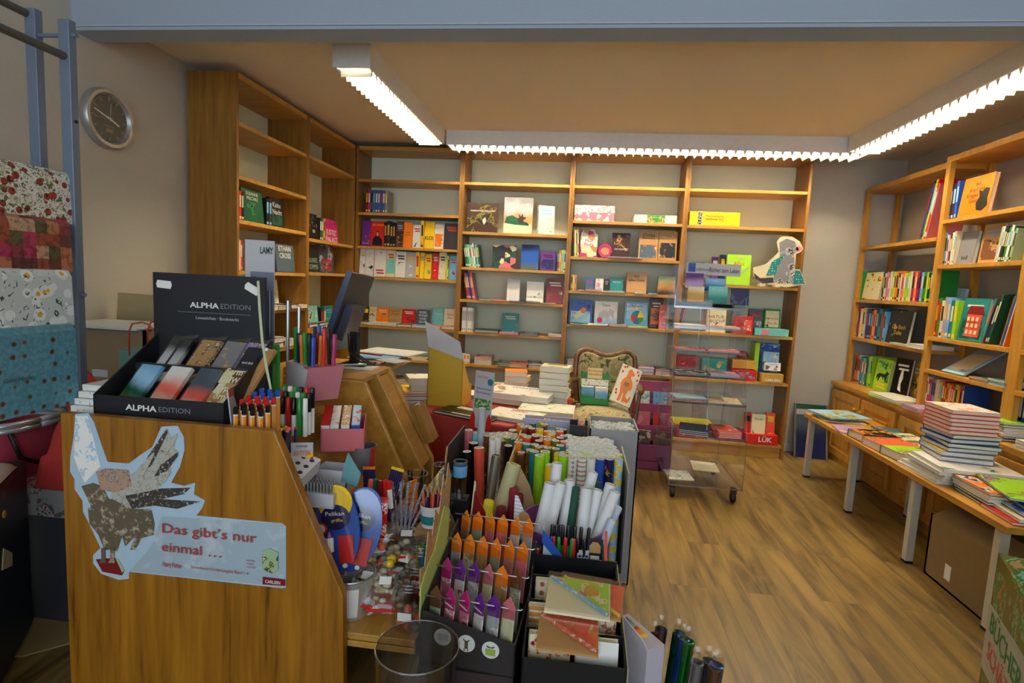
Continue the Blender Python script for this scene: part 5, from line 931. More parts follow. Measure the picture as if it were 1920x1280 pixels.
for i in range(2):
    t=thing('scissors',['scissors with white handles left in grey holder','scissors with white and navy handles right in grey holder'][i],'scissors',(-1.013+i*.025,1.595,.875),(0,0,0)); MB().tube([Vector((.012*math.cos(a),0,.12+.022*math.sin(a))) for a in [k*PI/6 for k in range(13)]],.004,6).build('handle',pm('white' if i==0 else 'lightgrey'),t); MB().box((-.005,-.001,0),(.005,.001,.10)).build('blade',METAL,t)
for i,(x,z0) in enumerate(((-.985,1.06),(-.945,1.04))): 
    t=thing('metal_pen',['silver metal pen standing tallest behind the green pens','grey metal pen right of the tallest silver pen'][i],'pen',(x,1.78,.875)); MB().tube([(0,0,0),(0,0,z0+.14-.875)],.006,8).build('barrel',METAL,t,smooth=True)
# marker block in front
k=0
for j in range(3):
    for i in range(6):
        c=['green','black','red','black','green','white'][(i+j*2)%6]; x=-.875+i*.018; y=1.52+j*.022
        pen('marker','%s marker, %s from left in row %s of upright marker block'%(cn(c),ordw(i),ordw(j)),'marker',(x,y,.813),.007,.115+.012*j,c if c!='black' else 'white',c,(0,0,0),'markers in the upright block',capL=.45)
t=thing('clear_case','clear plastic pen case lid lying over display steps','case',(-.985,1.47,.925),(R(-20),R(15),0)); MB().box((0,0,0),(.12,.16,.003)).box((0,0,0),(.12,.003,.02)).build('case_body',FILM,t)
for i in range(22):
    c=['lime','yellow','coral','pink','orange','red'][i%6]; a=rnd.uniform(-.5,.5); b_=rnd.uniform(-.25,.35)
    b=thing('felt_pen','dark felt pen with %s end, %s in bundle beneath the markers'%(cn(c),ordw(i)),'pen',(-.83+(i%6)*.012,1.40+(i//6)*.018,.735),(R(-12)+b_*.3,R(-8)+a*.4,0),'felt pens with coloured ends'); MB().tube([(0,0,0),(0,0,.118)],.0055,6).build('barrel',pm((.02,.02,.05),.3),b); MB().tube([(0,0,.118),(0,0,.124)],.0052,6).build('coloured_end',pm(c),b)
# red tray of eraser boxes
Zt=.733
t=thing('eraser_tray','red card tray of eraser boxes on display step','tray',(-.785,1.62,Zt),(0,0,R(20))); m=MB(); W,D_=.135,.17; m.box((0,0,0),(W,.003,.075)); m.box((0,D_,0),(W,D_+.003,.085)); m.box((0,0,0),(.003,D_,.08)); m.box((W-.003,0,0),(W,D_,.08)); m.box((0,0,0),(W,D_,.003)); m.build('tray_body',pm((.62,.14,.15),.5),t)
for i,(x,c,a) in enumerate(((.012,'red',None),(.040,'white',['white','white','tan']),(.073,'cream',['tan','white','gold']),(.105,'lightblue',['sky','lilac','coral','navy']))):
    b=thing('eraser_box',['red eraser box at left in red tray','white eraser box second in red tray','white and gold eraser box third in red tray','blue ended eraser box at right in red tray'][i],'box',Matrix.Translation((-.785,1.62,Zt))@Matrix.Rotation(R(20),4,'Z')@Vector((x,.015,.056)),(R(14),0,R(20)),'eraser boxes in the red tray')
    MB().box((-.012,0,0),(.014,.14,.030)).build('carton',art(a,40,i) if a else pm(c),b); MB().box((-.012,-.001,0),(.014,0,.030)).build('end_flap',pm('blue' if i==3 else 'white'),b)
# silver cup
t=thing('metal_cup','silver metal cup with red strip inside the counter display','cup',(-.677,1.70,.653)); MB().lathe([(0,.0),(.040,0),(.045,.09),(.043,.09),(.038,.004),(0,.004)],28).build('cup_body',pm((.45,.46,.49),.3,.8),t,smooth=True)
m=MB(); vs=[]
for a in range(-78,-52,6):
    for z in(.006,.088): r_=.0415+.0045*(z/.09)+.0006; vs.append((r_*math.cos(R(a+45)),r_*math.sin(R(a+45)),z))
m.add(vs,[(i*2,i*2+2,i*2+3,i*2+1) for i in range(len(vs)//2-1)]); m.build('red_strip',pm('red'),t)
t=thing('perforated_box','white card box with rows of dark round holes by panel edge','box',(-.80,1.36,.735),(R(14),R(18),0)); MB().box((0,0,0),(.085,.10,.045)).build('carton',pm((.68,.68,.66),.6),t)
m=MB()
for i in range(3):
    for j in range(3): m.lathe([(0,.0455),(.007,.0455),(.007,.0452),(0,.0452)],12,M=Matrix.Translation((.018+i*.025,.02+j*.03,0)))
m.build('holes',pm((.03,.03,.08)),t)
# JOTTER card box
t,w_,h_=card('pen_card','white pen card reading JOTTER with rainbow stripes','card',(563,830),(604,836),(546,893),1.42,1.44,.003,pm('lightgrey'))
rb=['yellow','magenta','darkgreen','blue']
for i,c in enumerate(rb): MB().prism([(0,h_*(.36-.11*i)+.0),(0,h_*(.25-.11*i)),(w_,h_*(.60-.11*i)),(w_,h_*(.71-.11*i))] if i<3 else [(0,max(.0,h_*.03)),(0,0),(w_,h_*.27),(w_,h_*.38)],-.0012,0).build('stripe',pm(c),t)
text(t,'PARKER',.006,(w_*.5,-.0012,h_*.9),BLK,'lettering'); text(t,'JOTTER',.012,(w_*.52,-.002,h_*.70),pm('orange'),'lettering',bold=.03,maxw=w_*.8)
t=thing('open_card_box','white open card box with teal pointed flap beside JOTTER card','box',(-.745,1.50,.653)); m=MB(); m.box((0,0,0),(.10,.003,.07)); m.box((0,.07,0),(.10,.073,.07)); m.box((0,0,0),(.003,.07,.07)); m.box((.097,0,0),(.10,.07,.07)); m.build('carton',pm('lightgrey'),t); MB().prism([(0,.06),(.05,.05),(.06,.09),(.02,.15),(.005,.10)],-.004,-.001,M=Matrix.Translation((.085,0,-.02))).build('pointed_flap',pm((.14,.32,.34)),t)
for i in range(34):
    x=-.715+(i%9)*.0095; y=1.385+(i//9)*.012; b=thing('metal_pen','thin silver metal pen in front bundle, column %s row %s'%(ordw(i%9),ordw(i//9)),'pen',(x-.012,y+.02,.655),(0,0,0),'thin silver pens in the front bundle'); MB().tube([(0,0,0),(0,0,.060),(0,0,.066)],[.0034,.0034,.0014],6).build('barrel',METAL,b,smooth=True)
t=thing('pen_block','white card block holding the thin silver pens','holder',(-.737,1.395,.653)); MB().box((0,0,0),(.10,.06,.04)).build('carton',pm('lightgrey'),t)
for i,c in enumerate(['coral','darkgreen','darkred','red','white']):
    pen('marker','short %s marker, %s from left in the middle tub'%(cn(c),ordw(i)),'marker',(-.60+i*.018,1.56+.004*(i%2),.60),.0085,.085,c,c if c!='white' else 'red',(0,R(rnd.uniform(-6,6)),0),'short markers in the middle tub')
t=thing('marker_tub','low clear tub holding short markers','tub',(-.565,1.565,.533)); MB().lathe([(0,0),(.05,0),(.052,.065),(.050,.065),(.048,.003),(0,.003)],20).build('tub_body',ACR,t,smooth=True)
# glass with pens
def pot(label,x,y,z,r,h,mat=GLASSP,name='clear_pot',cat='pot',flare=1.08,rim=True):
    t=thing(name,label,cat,(x,y,z)); MB().lathe([(0,0),(r,0),(r*flare,h),(r*flare-.0025,h),(r-.003,.004),(0,.004)],26).build('pot_body',mat,t,smooth=True)
    if rim: MB().lathe([(r*flare-.003,h-.001),(r*flare+.0015,h-.001),(r*flare+.0015,h+.002),(r*flare-.003,h+.002),(r*flare-.003,h-.001)],26).build('rim',ACRE,t,smooth=True)
    return t
q=PZ(738,925,.533); pot('clear glass of black pens beside divider panel',-.52,1.80,.50,.036,.125)
for i,(dx,dy,an) in enumerate(((-.015,0,-8),(.012,.008,8))): pen('pen',['black pen with red label left in the clear glass','black pen with red label right in the clear glass'][i],'pen',(-.52+dx*.5,1.80+dy,.506),.008,.13,'darkbrown','black',(0,R(an),0))
tag(MB().box((-.59,1.72,.346),(-.45,1.90,.499)).build('card_box',pm('darkred'),None),'dark red card box under the clear glass of pens','box')
# pencils bags with orange and yellow tops
for i,(x,c) in enumerate(((698,'orange'),(716,'yellow'))):
    q=PY(x,925,1.58); b=thing('pencil_pack',['pack of navy pencils with orange tops','pack of navy pencils with yellow tops'][i],'pencil pack',(q.x,1.58+.02*i,.533+.0),(R(-5),R(-6+18*i),0)); 
    for k in range(6): o=MB().tube([((k-2.5)*.0068,0,0),((k-2.5)*.0068,0,.17)],.0034,6).build('pencil',pm('navy'),b); MB().tube([(0,0,.17),(0,0,.178)],.0034,6,M=Matrix.Translation(((k-2.5)*.0068,0,0))).build('coloured_tip',pm(c),o)
t=thing('sweet_bag','red and white sweet bag with white price label','bag',(-.575,1.50,.533),(R(-8),0,R(-4)))
def pillow(w,h,d,n=8,wob=.0,seed=0):
    r_=random.Random(seed); m=MB(); vs=[];fs=[]
    for s in(-1,1):
        for j in range(n+1):
            for i in range(n+1):
                u=i/n*2-1; v=j/n*2-1; e=max(0,(1-u*u)*(1-v*v))**.45; vs.append((u*w/2,s*d/2*e*(1+r_.uniform(-wob,wob)),(v+1)*h/2))
    k=(n+1)**2
    for j in range(n):
        for i in range(n): a=j*(n+1)+i; fs.append((a,a+1,a+n+2,a+n+1)); fs.append((k+a,k+a+n+1,k+a+n+2,k+a+1))
    return m.add(vs,fs)
pillow(.11,.12,.05,8,.3,1).build('bag_film',art(['red','white','coral','cream'],12,3,rough=.2),t,smooth='all'); MB().box((-.02,-.032,.075),(.02,-.029,.095)).build('price_label',WHT,t)
q=PY(705,985,1.46); t=thing('sweet_bag','clear bag of yellow and coral sweets behind the pen blisters','bag',(q.x,1.49,.42),(R(-6),0,R(5))); pillow(.12,.16,.06,8,.3,2).build('bag_film',FILM,t,smooth='all')
m=MB()
for i in range(16): m.ball((rnd.uniform(-.04,.04),rnd.uniform(-.015,.015),.02+rnd.uniform(0,.11)),rnd.uniform(.010,.017),7,i%3)
m.build('sweets',[pm('yellow'),pm('coral'),pm('gold')],t,smooth='all')
tag(MB().box((-.54,1.44,.346),(-.44,1.56,.419)).build('tin_box',pm((.45,.03,.03),.35),None),'red tin under the clear bag of yellow sweets','tin')
# bucket with pen blister packs
t=thing('metal_bucket','small metal bucket with white paper label beside counter panel','bucket',(-.585,1.415,.346)); MB().lathe([(0,0),(.045,0),(.062,.12),(.060,.12),(.043,.003),(0,.003)],28).build('bucket_body',pm((.62,.60,.55),.3,.6),t,smooth=True)
MB().tube([(.0625*math.cos(a),.0625*math.sin(a),.12) for a in [k*PI/12 for k in range(25)]],.003,6).build('rim',METAL,t,smooth=True)
m=MB(); vs=[]
for a in range(225,320,12):
    for z in(.012,.10): r_=.0455+.017*z/.12+.001; vs.append((r_*math.cos(R(a)),r_*math.sin(R(a)),z))
m.add(vs,[(i*2,i*2+2,i*2+3,i*2+1) for i in range(len(vs)//2-1)]); m.build('paper_label',WHT,t)
def blister(label,x,y,z,rx,ry,rz,top,body):
    b=thing('pen_blister',label,'pen pack',(x,y,z),(R(rx),R(ry),R(rz))); out=[(.0+.055*math.cos(a),.10+.115*math.sin(a)) for a in [k*PI/12 for k in range(24)]]
    MB().prism(out,0,.004).build('backing_card',pm(body,.25),b); MB().prism([(x_*.75,.10+(z_-.10)*.42+.075) for x_,z_ in out],-.004,0).build('top_panel',pm(top,.25),b)
    MB().prism([(x_*.62,.10+(z_-.10)*.30+.035) for x_,z_ in out],-.006,0).build('logo_panel',pm('navy',.25),b); text(b,'Pelikan',.012,(0,-.007,.145),WHT,'lettering'); text(b,'griffix',.009,(.005,-.007,.127),pm('yellow'),'lettering')
    MB().box((.005,-.004,.01),(.04,-.001,.085)).build('red_panel',pm('red'),b); p_=MB().tube([(-.012,-.012,-.02),(-.012,-.012,.045),(-.012,-.012,.085),(-.012,-.012,.10)],[.006,.009,.008,.003],8).build('pen',pm('purple',.3),b,smooth=True); MB().tube([(-.012,-.012,.045),(-.012,-.012,.083)],.0095,8).build('pen_grip',WHT,p_)
    MB().box((-.038,-.008,-.01),(-.026,-.002,.06)).build('pencil',pm('yellow'),b)
    MB().lathe([(0,-.007),(.018,-.007),(.018,-.0055),(0,-.0055)],20,M=Matrix.Translation((-.037,0,.105))@Matrix.Rotation(R(90),4,'X')@Matrix.Diagonal((1,1,-1,1))).build('round_sticker',pm('red'),b); MB().lathe([(0,-.008),(.013,-.008),(.013,-.0065),(0,-.0065)],20,M=Matrix.Translation((-.037,0,.105))@Matrix.Rotation(R(90),4,'X')@Matrix.Diagonal((1,1,-1,1))).build('sticker_centre',WHT,b)
    MB().lathe([(0,-.008),(.006,-.008),(.006,-.006),(0,-.006)],12,M=Matrix.Translation((.02,0,.005))@Matrix.Rotation(R(90),4,'X')@Matrix.Diagonal((1,1,-1,1))).build('small_disc',WHT,b)
    out2=[(x_*1.06,.10+(z_-.10)*1.05) for x_,z_ in out]; MB().prism(out2,-.016,-.014).build('clear_cover',FILM,b); return b
qa,qb,qc=PY(634,1062,1.385),PY(655,1062,1.41),PY(630,1045,1.45)
blister('blue and red pen blister pack with yellow top, standing in bucket',qa.x,qa.y,qa.z,-10,-8,0,'yellow','blue').scale=(1.22,1.22,1.0); blister('light blue pen blister pack tilted right, standing in bucket',qb.x,qb.y,qb.z,-12,10,6,'blue','blue').scale=(1.15,1.15,1.0)
blister('pale blister pack at back of metal bucket',qc.x,qc.y,qc.z,-4,-14,0,'cream','cream')
# candy bags
def candy(label,x,y,z,w_,h_,d_,rot,seed):
    r_=random.Random(seed); b=thing('sweet_bag',label,'bag',(x,y,z),rot,'clear bags of sweets on the low shelf'); m=pillow(w_,h_,d_,8,.35,seed); m.build('bag_film',FILM,b,smooth='all'); m=MB()
    for i in range(18): m.ball((r_.uniform(-.38,.38)*w_,r_.uniform(-.2,.2)*d_,r_.uniform(.12,.85)*h_),r_.uniform(.008,.013),7,i%2,(1.3,1,.8))
    m.build('sweets',[pm((.44,.38,.22),.5),pm((.60,.54,.38),.5)],b,smooth='all'); MB().box((-.02,-d_/2-.004,h_*.55),(.014,-d_/2-.002,h_*.55+.022)).build('price_label',WHT,b); MB().box((-w_*.4,-d_*.3,.004),(w_*.4,-d_*.26,.012)).build('red_tie',pm('red'),b)
F_=R(-62)
for i,(x,y,z,rz,rx) in enumerate([(-.535,1.385,.372,-6,-48),(-.470,1.375,.370,10,-52),(-.555,1.45,.395,8,-60),(-.465,1.455,.40,-14,-62),(-.52,1.52,.43,4,-64),(-.46,1.52,.45,12,-64),(-.575,1.53,.43,20,-60),(-.50,1.46,.425,30,-66)]):
    candy('clear bag of cream sweets with white label, %s of heap'%['front left','front right','second row left','second row right','rear middle','rear right','rear left','top middle'][i],x-.015+(i%3)*.004,y,z+.004,.115,.135,.042,(R(rx),0,R(rz)),i)
# jars
def jar(label,x,y,z,r,h,cont):
    t=thing('clear_jar',label,'jar',(x,y,z)); MB().lathe([(0,0),(r*.9,0),(r,.01),(r,h*.72),(r*.86,h*.82),(r*.86,h),(r*.83,h),(r*.83,h*.82),(r*.97,h*.72),(r*.97,.012),(0,.004)],30).build('jar_body',GLASSP,t,smooth=True)
    m=MB()
    for zz in(h*.84,h*.90,h*.97): m.tube([(r*.88*math.cos(a),r*.88*math.sin(a),zz) for a in [k*PI/14 for k in range(29)]],.0018,5)
    m.build('neck_rings',ACRE,t,smooth='all')
    if cont: cont(t,r,h)
    MB().box((-.02,-r-.003,h*.30),(.018,-r-.001,h*.30+.022)).build('price_label',WHT,t); return t
def c1(t,r,h):
    for i,(x,y,z,a) in enumerate(((-.024,-.01,.012,20),(.0,-.022,.012,80),(.026,-.008,.03,10),(.02,.02,.012,50),(-.012,.018,.03,120))):
        q=Vector((math.cos(R(a)),math.sin(R(a)),.2))*.014; MB().tube([Vector((x,y,z))-q,Vector((x,y,z))-q*.5,Vector((x,y,z))+q*.5,Vector((x,y,z))+q],[.005,.011,.011,.005],8).build('orange_sharpener',pm('coral',.35),t,smooth='all')
jar('clear jar of orange sharpeners at right front of low shelf',-.408,1.395,.346,.052,.14,c1)
def c2(t,r,h):
    for i in range(12): a=rnd.uniform(0,6.28); rr=rnd.uniform(0,r*.6); MB().tube([(rr*math.cos(a),rr*math.sin(a),.006),(rr*math.cos(a)*1.2,rr*math.sin(a)*1.2,h*.85+.01*(i%3))],.005,6).build('mini_pen',pm(['blue','yellow','teal','gold','green','olive'][i%6],.3),t)
jar('taller clear jar of small coloured pens behind the orange jar',-.415,1.53,.346,.045,.175,c2)
def c3(t,r,h):
    m=MB()
    for i in range(14): m.tube([(rnd.uniform(-r,r)*.6,rnd.uniform(-r,r)*.6,h*.5+rnd.uniform(0,.03)),(rnd.uniform(-r,r)*.6,rnd.uniform(-r,r)*.6,h*.55+rnd.uniform(0,.03))],.005,6)
    m.build('wooden_clips',pm('gold'),t,smooth='all')
jar('clear jar of wooden clips behind the small pens jar',-.44,1.65,.40,.045,.13,c3); tag(MB().box((-.50,1.60,.346),(-.39,1.71,.399)).build('tin_box',pm((.45,.03,.03),.35),None),'red tin under the jar of wooden clips','tin')
# pencil tub (white and teal) + grey pencils
q=PY(805,985,1.60); t=thing('paper_cup','white paper cup with teal band of dark wood pencils','cup',(q.x,1.62,.53)); MB().lathe([(0,0),(.030,0),(.036,.07),(.034,.07),(.028,.003),(0,.003)],22).build('cup_body',pm((.66,.64,.58),.6),t,smooth=True); MB().lathe([(.0315,.012),(.0345,.04)],22).build('teal_band',pm('teal'),t,smooth=True)
tag(MB().box((q.x-.04,1.58,.346),(q.x+.05,1.68,.529)).build('card_box',pm('kraft'),None),'brown card box under the white and teal cup','box')
for i in range(16):
    a=i*2.4; rr=.006+.0016*i; b=thing('pencil','navy and orange pencil with bare tip, %s around the white and teal cup'%ordw(i),'pencil',(q.x+rr*.7*math.cos(a),1.62+rr*.7*math.sin(a),.536),(-.12*math.sin(a)*rr/.03,.12*math.cos(a)*rr/.03,0),'pencils in the white and teal cup'); MB().tube([(0,0,0),(0,0,.10)],.0038,6).build('barrel',pm('navy' if i%2 else 'coral'),b); MB().tube([(0,0,.10),(0,0,.118)],[.0038,.0008],6).build('tip',pm('tan'),b)
p2=PY(745,1000,1.62)
for i in range(10):
    b=thing('pencil','silver patterned pencil, %s in the fan left of the paper cup'%ordw(i),'pencil',(p2.x+.010*(i%5),1.60+.015*(i//5),.50),(R(-4),R(-14+5*(i%5)+(18 if i>4 else 0)),0),'silver patterned pencils'); MB().tube([(0,0,0),(0,0,.165)],.0042,6).build('barrel',art(['grey','lightgrey','lilac','slate'],90,i%3),b)
tag(MB().box((p2.x-.02,1.58,.346),(p2.x+.07,1.66,.498)).build('card_box',pm('brown'),None),'brown card box beneath the silver patterned pencils','box')
t,w_,h_=card('ruler_card','orange ruler shaped card standing behind the silver pencils','card',(763,905),(781,886),(766,968),1.72,1.76,.004,pm('orange')); m=MB(); [m.box((0,-.001,h_*f),(w_*(.4 if k%2 else .25),0,h_*f+.002)) for k,f in enumerate((.2,.35,.5,.65,.8))]; m.build('tick_marks',BLK,t)
for i,(x,y,h_) in enumerate(((835,912,.11),(822,905,.13),(858,905,.14))):
    q=PY(x,y,1.95); tt=pot(['short clear tube pot behind wire rack, left','tall clear tube pot behind wire rack, centre','clear tube pot with blue lid sticker behind wire rack'][i],q.x,1.95+.02*i,.425 if 0 else q.z-h_*.5,.026,h_,flare=1.0)
    tag(MB().box((q.x-.035,1.92+.02*i,.0 if q.x>-.37 else .346),(q.x+.035,1.985+.02*i,q.z-h_*.5-.001)).build('stand_block',pm('charcoal'),None),['dark block under the short clear tube pot','dark block under the tall clear tube pot','dark block under the blue labelled tube pot'][i],'block')
    if i==2: MB().lathe([(.0265,h_*.6),(.0265,h_*.9)],20).build('blue_label',pm('lightblue'),tt,smooth=True)
# ---------------------------------------------------------------- monitor and papers
near_t,near_b,far_t,far_b=PY(655,509,2.2),PY(606,662,2.2),PY(690,519,2.45),PY(642,654,2.45)
M4,w_,h_=frame3(near_b,far_b,near_t)
t=thing('computer_monitor','dark flat computer monitor seen from behind, leaning over the counter','monitor',mat=M4); 
# local: x runs away from camera, z up, y to the left (screen side)
MB().box((0,-.004,0),(.36,.022,h_)).build('panel_body',pm((.05,.05,.055),.45),t,bevel=.004); MB().box((.012,.022,.012),(.348,.0235,h_-.012)).build('screen',pm((.01,.012,.02),.1),t)
MB().box((.05,-.045,h_*.18),(.24,-.004,h_*.62)).build('back_housing',pm((.04,.045,.07),.4),t,bevel=.004); MB().box((-.0015,-.004,0),(0,.020,h_)).build('edge_trim',pm((.05,.08,.16),.3),t)
t2=thing('monitor_stand','black monitor stand with cables on the counter top','stand',(-.95,2.27,.904)); MB().box((-.06,-.07,0),(.07,.08,.012)).build('base',BLK,t2,bevel=.003); MB().box((-.018,-.014,.012),(.020,.014,.15)).build('column',BLK,t2,bevel=.003)
for i in range(3): MB().tube([(-.03+.01*i,0,.14),(-.01+.01*i,-.035,.07),(.04+.02*i,-.04,.03),(.075+.014*i,-.02,.008),(.10,.05+.03*i,.008)],.0035,6).build('cable',BLK,t2,smooth='all')
ZC_=.904
def paper(label,cx,cy,z,w_,d_,rz,c='white',a=None,name='paper_sheet',th=.0012,cat='paper'):
    p=PZ(cx,cy,z); b=thing(name,label,cat,(p.x,p.y,z),(0,0,R(rz)),'papers on the counter top'); MB().box((-w_/2,-d_/2,0),(w_/2,d_/2,th)).build('sheet',art(a,34,int(cx)%7) if a else pm(c,.6),b); return b
paper('white paper sheet left under monitor stand',700,664,ZC_+.0,.21,.28,14,name='paper_sheet')
paper('printed white price list fanned right on counter top',735,660,ZC_+.012,.30,.20,-12,a=['white','white','white','lightgrey'],th=.004)
paper('blue edged folder below the printed sheets',712,668,ZC_+.004,.22,.2,5,'lightblue',th=.005)
paper('pale rounded card overhanging the counter end',737,676,ZC_+.017,.13,.10,-30,'lightgrey',th=.0015)
paper('white notepad at front edge of counter end',672,690,ZC_+.0,.16,.07,-4,'white',th=.010,name='notepad',cat='notepad')
t=thing('ballpoint_pen','red ballpoint pen lying over the paper sheets','pen',tuple(PZ(672,661,ZC_+.022)),(0,R(90),R(-18))); MB().tube([(0,0,0),(0,0,.012),(0,0,.14)],[.001,.004,.004],8).build('barrel',pm('red'),t)
p=PZ(628,691,.91); t=thing('ballpoint_pen','metallic silver pen lying on counter end beside notepad','pen',(p.x,p.y+.02,.922),(0,R(90),R(32))); MB().tube([(0,0,0),(0,0,.012),(0,0,.12)],[.002,.006,.006],8).build('barrel',METAL,t)
# ================================================================ cartons behind the counter
CBX=pm((.27,.19,.10),.85); CBL=pm((.40,.31,.16),.85)
t=thing('cardboard_box','large open cardboard box with raised flaps behind the counter','box',(-2.17,2.02,0)); m=MB(); m.box((0,0,.55),(.44,.01,1.03)); m.box((0,.34,.55),(.44,.35,1.03)); m.box((0,0,.55),(.01,.35,1.03)); m.box((.43,0,.55),(.44,.35,1.03)); m.box((0,0,.55),(.44,.35,.56)); m.build('carton',CBX,t)
MB().prism([(0,1.03),(.32,1.03),(.34,1.155),(.01,1.16)],.345,.35).build('flap',CBL,t); MB().prism([(.36,1.04),(.44,1.03),(.44,1.15),(.38,1.16)],.335,.34).build('flap',CBX,t); MB().box((.20,-.001,.83),(.27,0,.86)).build('paper_label',pm('lightgrey'),t)
t=thing('cardboard_box','lower closed cardboard box on floor supporting open box','box',(-2.19,2.0,0)); MB().box((0,0,0),(.48,.38,.548)).build('carton',CBX,t)
t=thing('magazine_stack','loose white papers lying over the open cardboard box','paper',(-2.16,1.99,1.033)); MB().box((0,0,0),(.42,.30,.006)).box((.10,-.012,.006),(.44,.25,.012),M=Matrix.Rotation(R(4),4,'Z')).build('sheets',pm((.6,.62,.6),.5),t)
q=PY(232,690,1.86); t=thing('gift_bag','teal paper gift bag with red cord handles behind bookmark display','bag',(q.x-.02,1.86,.56)); MB().box((0,0,0),(.20,.09,q.z+.07-.56)).build('bag_body',pm((.13,.26,.21),.6),t); H_=q.z+.07-.56
for y in(.0,.09): MB().tube([(.045,y,H_-.02),(.045,y,H_+.07),(.06,y,H_+.10),(.10,y,H_+.108),(.13,y,H_+.10),(.15,y,H_+.07),(.15,y,H_-.02)],.003,6).build('cord_handle',pm((.55,.05,.04)),t,smooth='all')
tag(MB().box((-1.80,1.83,0),(-1.50,1.99,.558)).build('storage_crate',CBX,None),'brown crate under the teal gift bag behind counter','crate')
# ================================================================ gift wrap rack on the left
PST=pm((.16,.20,.27),.35,.2)
t=thing('wrapping_paper_rack','blue grey metal rack holding gift wrap sheets at left','rack',(-1.478,1.47,0)); 
for dx in(0,-.105): MB().box((dx-.017,-.012,0 if dx==0 else 1.1),(dx+.017,.012,1.97 if dx==0 else 2.0)).build('post',PST,t,bevel=.002)
for z in(1.93,1.2): MB().tube([(-.13,0,z),(.03,0,z)],.006,8).build('cross_bar',PST,t)
for dx,z in((.0,1.87),(-.115,1.985)): MB().tube([(dx,.0,z),(dx,-1.0,z)],.011,10).build('rail',pm((.12,.12,.10),.4,.5),t)
MB().tube([(0.018,0,1.695),(.021,0,1.695)],.005,10).build('bolt_hole',BLK,t)
for dx in(0,-.115): MB().box((dx-.017,-1.02,0),(dx+.017,-.996,1.97)).build('post',PST,t)
def sheetmat(kind):
    m,nt,b=nodes('wrap_'+kind); tc=nt.nodes.new('ShaderNodeTexCoord'); mp=nt.nodes.new('ShaderNodeMapping'); nt.links.new(tc.outputs['Object'],mp.inputs[0]); b.inputs['Roughness'].default_value=.35
    if kind=='patchwork':
        mp.inputs['Scale'].default_value=(0,29,29); fl=nt.nodes.new('ShaderNodeVectorMath'); fl.operation='FLOOR'; wn_=nt.nodes.new('ShaderNodeTexWhiteNoise'); nt.links.new(mp.outputs[0],fl.inputs[0]); nt.links.new(fl.outputs[0],wn_.inputs['Vector'])
        r=ramp(nt,[(.30,.06,.03),(.45,.16,.08),(.12,.03,.03),(.42,.03,.10),(.10,.08,.03),(.5,.30,.18),(.22,.03,.05)]); nt.links.new(wn_.outputs['Value'],r.inputs[0])
        n=nt.nodes.new('ShaderNodeTexNoise'); n.inputs['Scale'].default_value=60; nt.links.new(tc.outputs['Object'],n.inputs['Vector']); r2=ramp(nt,[(.35,.3,.3),(1,1,1)],pos=[0,.46]); nt.links.new(n.outputs['Fac'],r2.inputs[0]); mx=nt.nodes.new('ShaderNodeMixRGB'); mx.blend_type='MULTIPLY'; mx.inputs[0].default_value=.6; nt.links.new(r.outputs[0],mx.inputs[1]); nt.links.new(r2.outputs[0],mx.inputs[2]); nt.links.new(mx.outputs[0],b.inputs['Base Color']); return m
    v=nt.nodes.new('ShaderNodeTexVoronoi'); n=nt.nodes.new('ShaderNodeTexNoise')
    if kind=='mushroom':
        v.inputs['Scale'].default_value=34; r=ramp(nt,[(.42,.03,.02),(.25,.05,.03),(.72,.70,.62)],pos=[0,.22,.33]); n.inputs['Scale'].default_value=75; n.inputs['Distortion'].default_value=1.5; r2=ramp(nt,[(.20,.22,.10),(1,1,1),(.45,.42,.22)],pos=[0,.43,.60])
    elif kind=='daisy':
        v.inputs['Scale'].default_value=25; r=ramp(nt,[(.75,.42,.02),(.80,.82,.78),(.58,.62,.60)],pos=[0,.17,.42]); n.inputs['Scale'].default_value=42; n.inputs['Distortion'].default_value=2; r2=ramp(nt,[(.10,.16,.08),(1,1,1)],pos=[0,.36])
    else:
        v.inputs['Scale'].default_value=27; v.inputs['Randomness'].default_value=.35; r=ramp(nt,[(.07,.03,.02),(.16,.08,.05),(.11,.30,.37)],pos=[0,.11,.19]); n.inputs['Scale'].default_value=90; r2=ramp(nt,[(.75,.8,.8),(1,1,1)],pos=[0,.5])
    nt.links.new(mp.outputs[0],v.inputs['Vector']); nt.links.new(mp.outputs[0],n.inputs['Vector']); nt.links.new(v.outputs['Distance'],r.inputs[0]); nt.links.new(n.outputs['Fac'],r2.inputs[0]); mx=nt.nodes.new('ShaderNodeMixRGB'); mx.blend_type='MULTIPLY'; mx.inputs[0].default_value=1; nt.links.new(r.outputs[0],mx.inputs[1]); nt.links.new(r2.outputs[0],mx.inputs[2]); nt.links.new(mx.outputs[0],b.inputs['Base Color']); return m
XR=-1.475
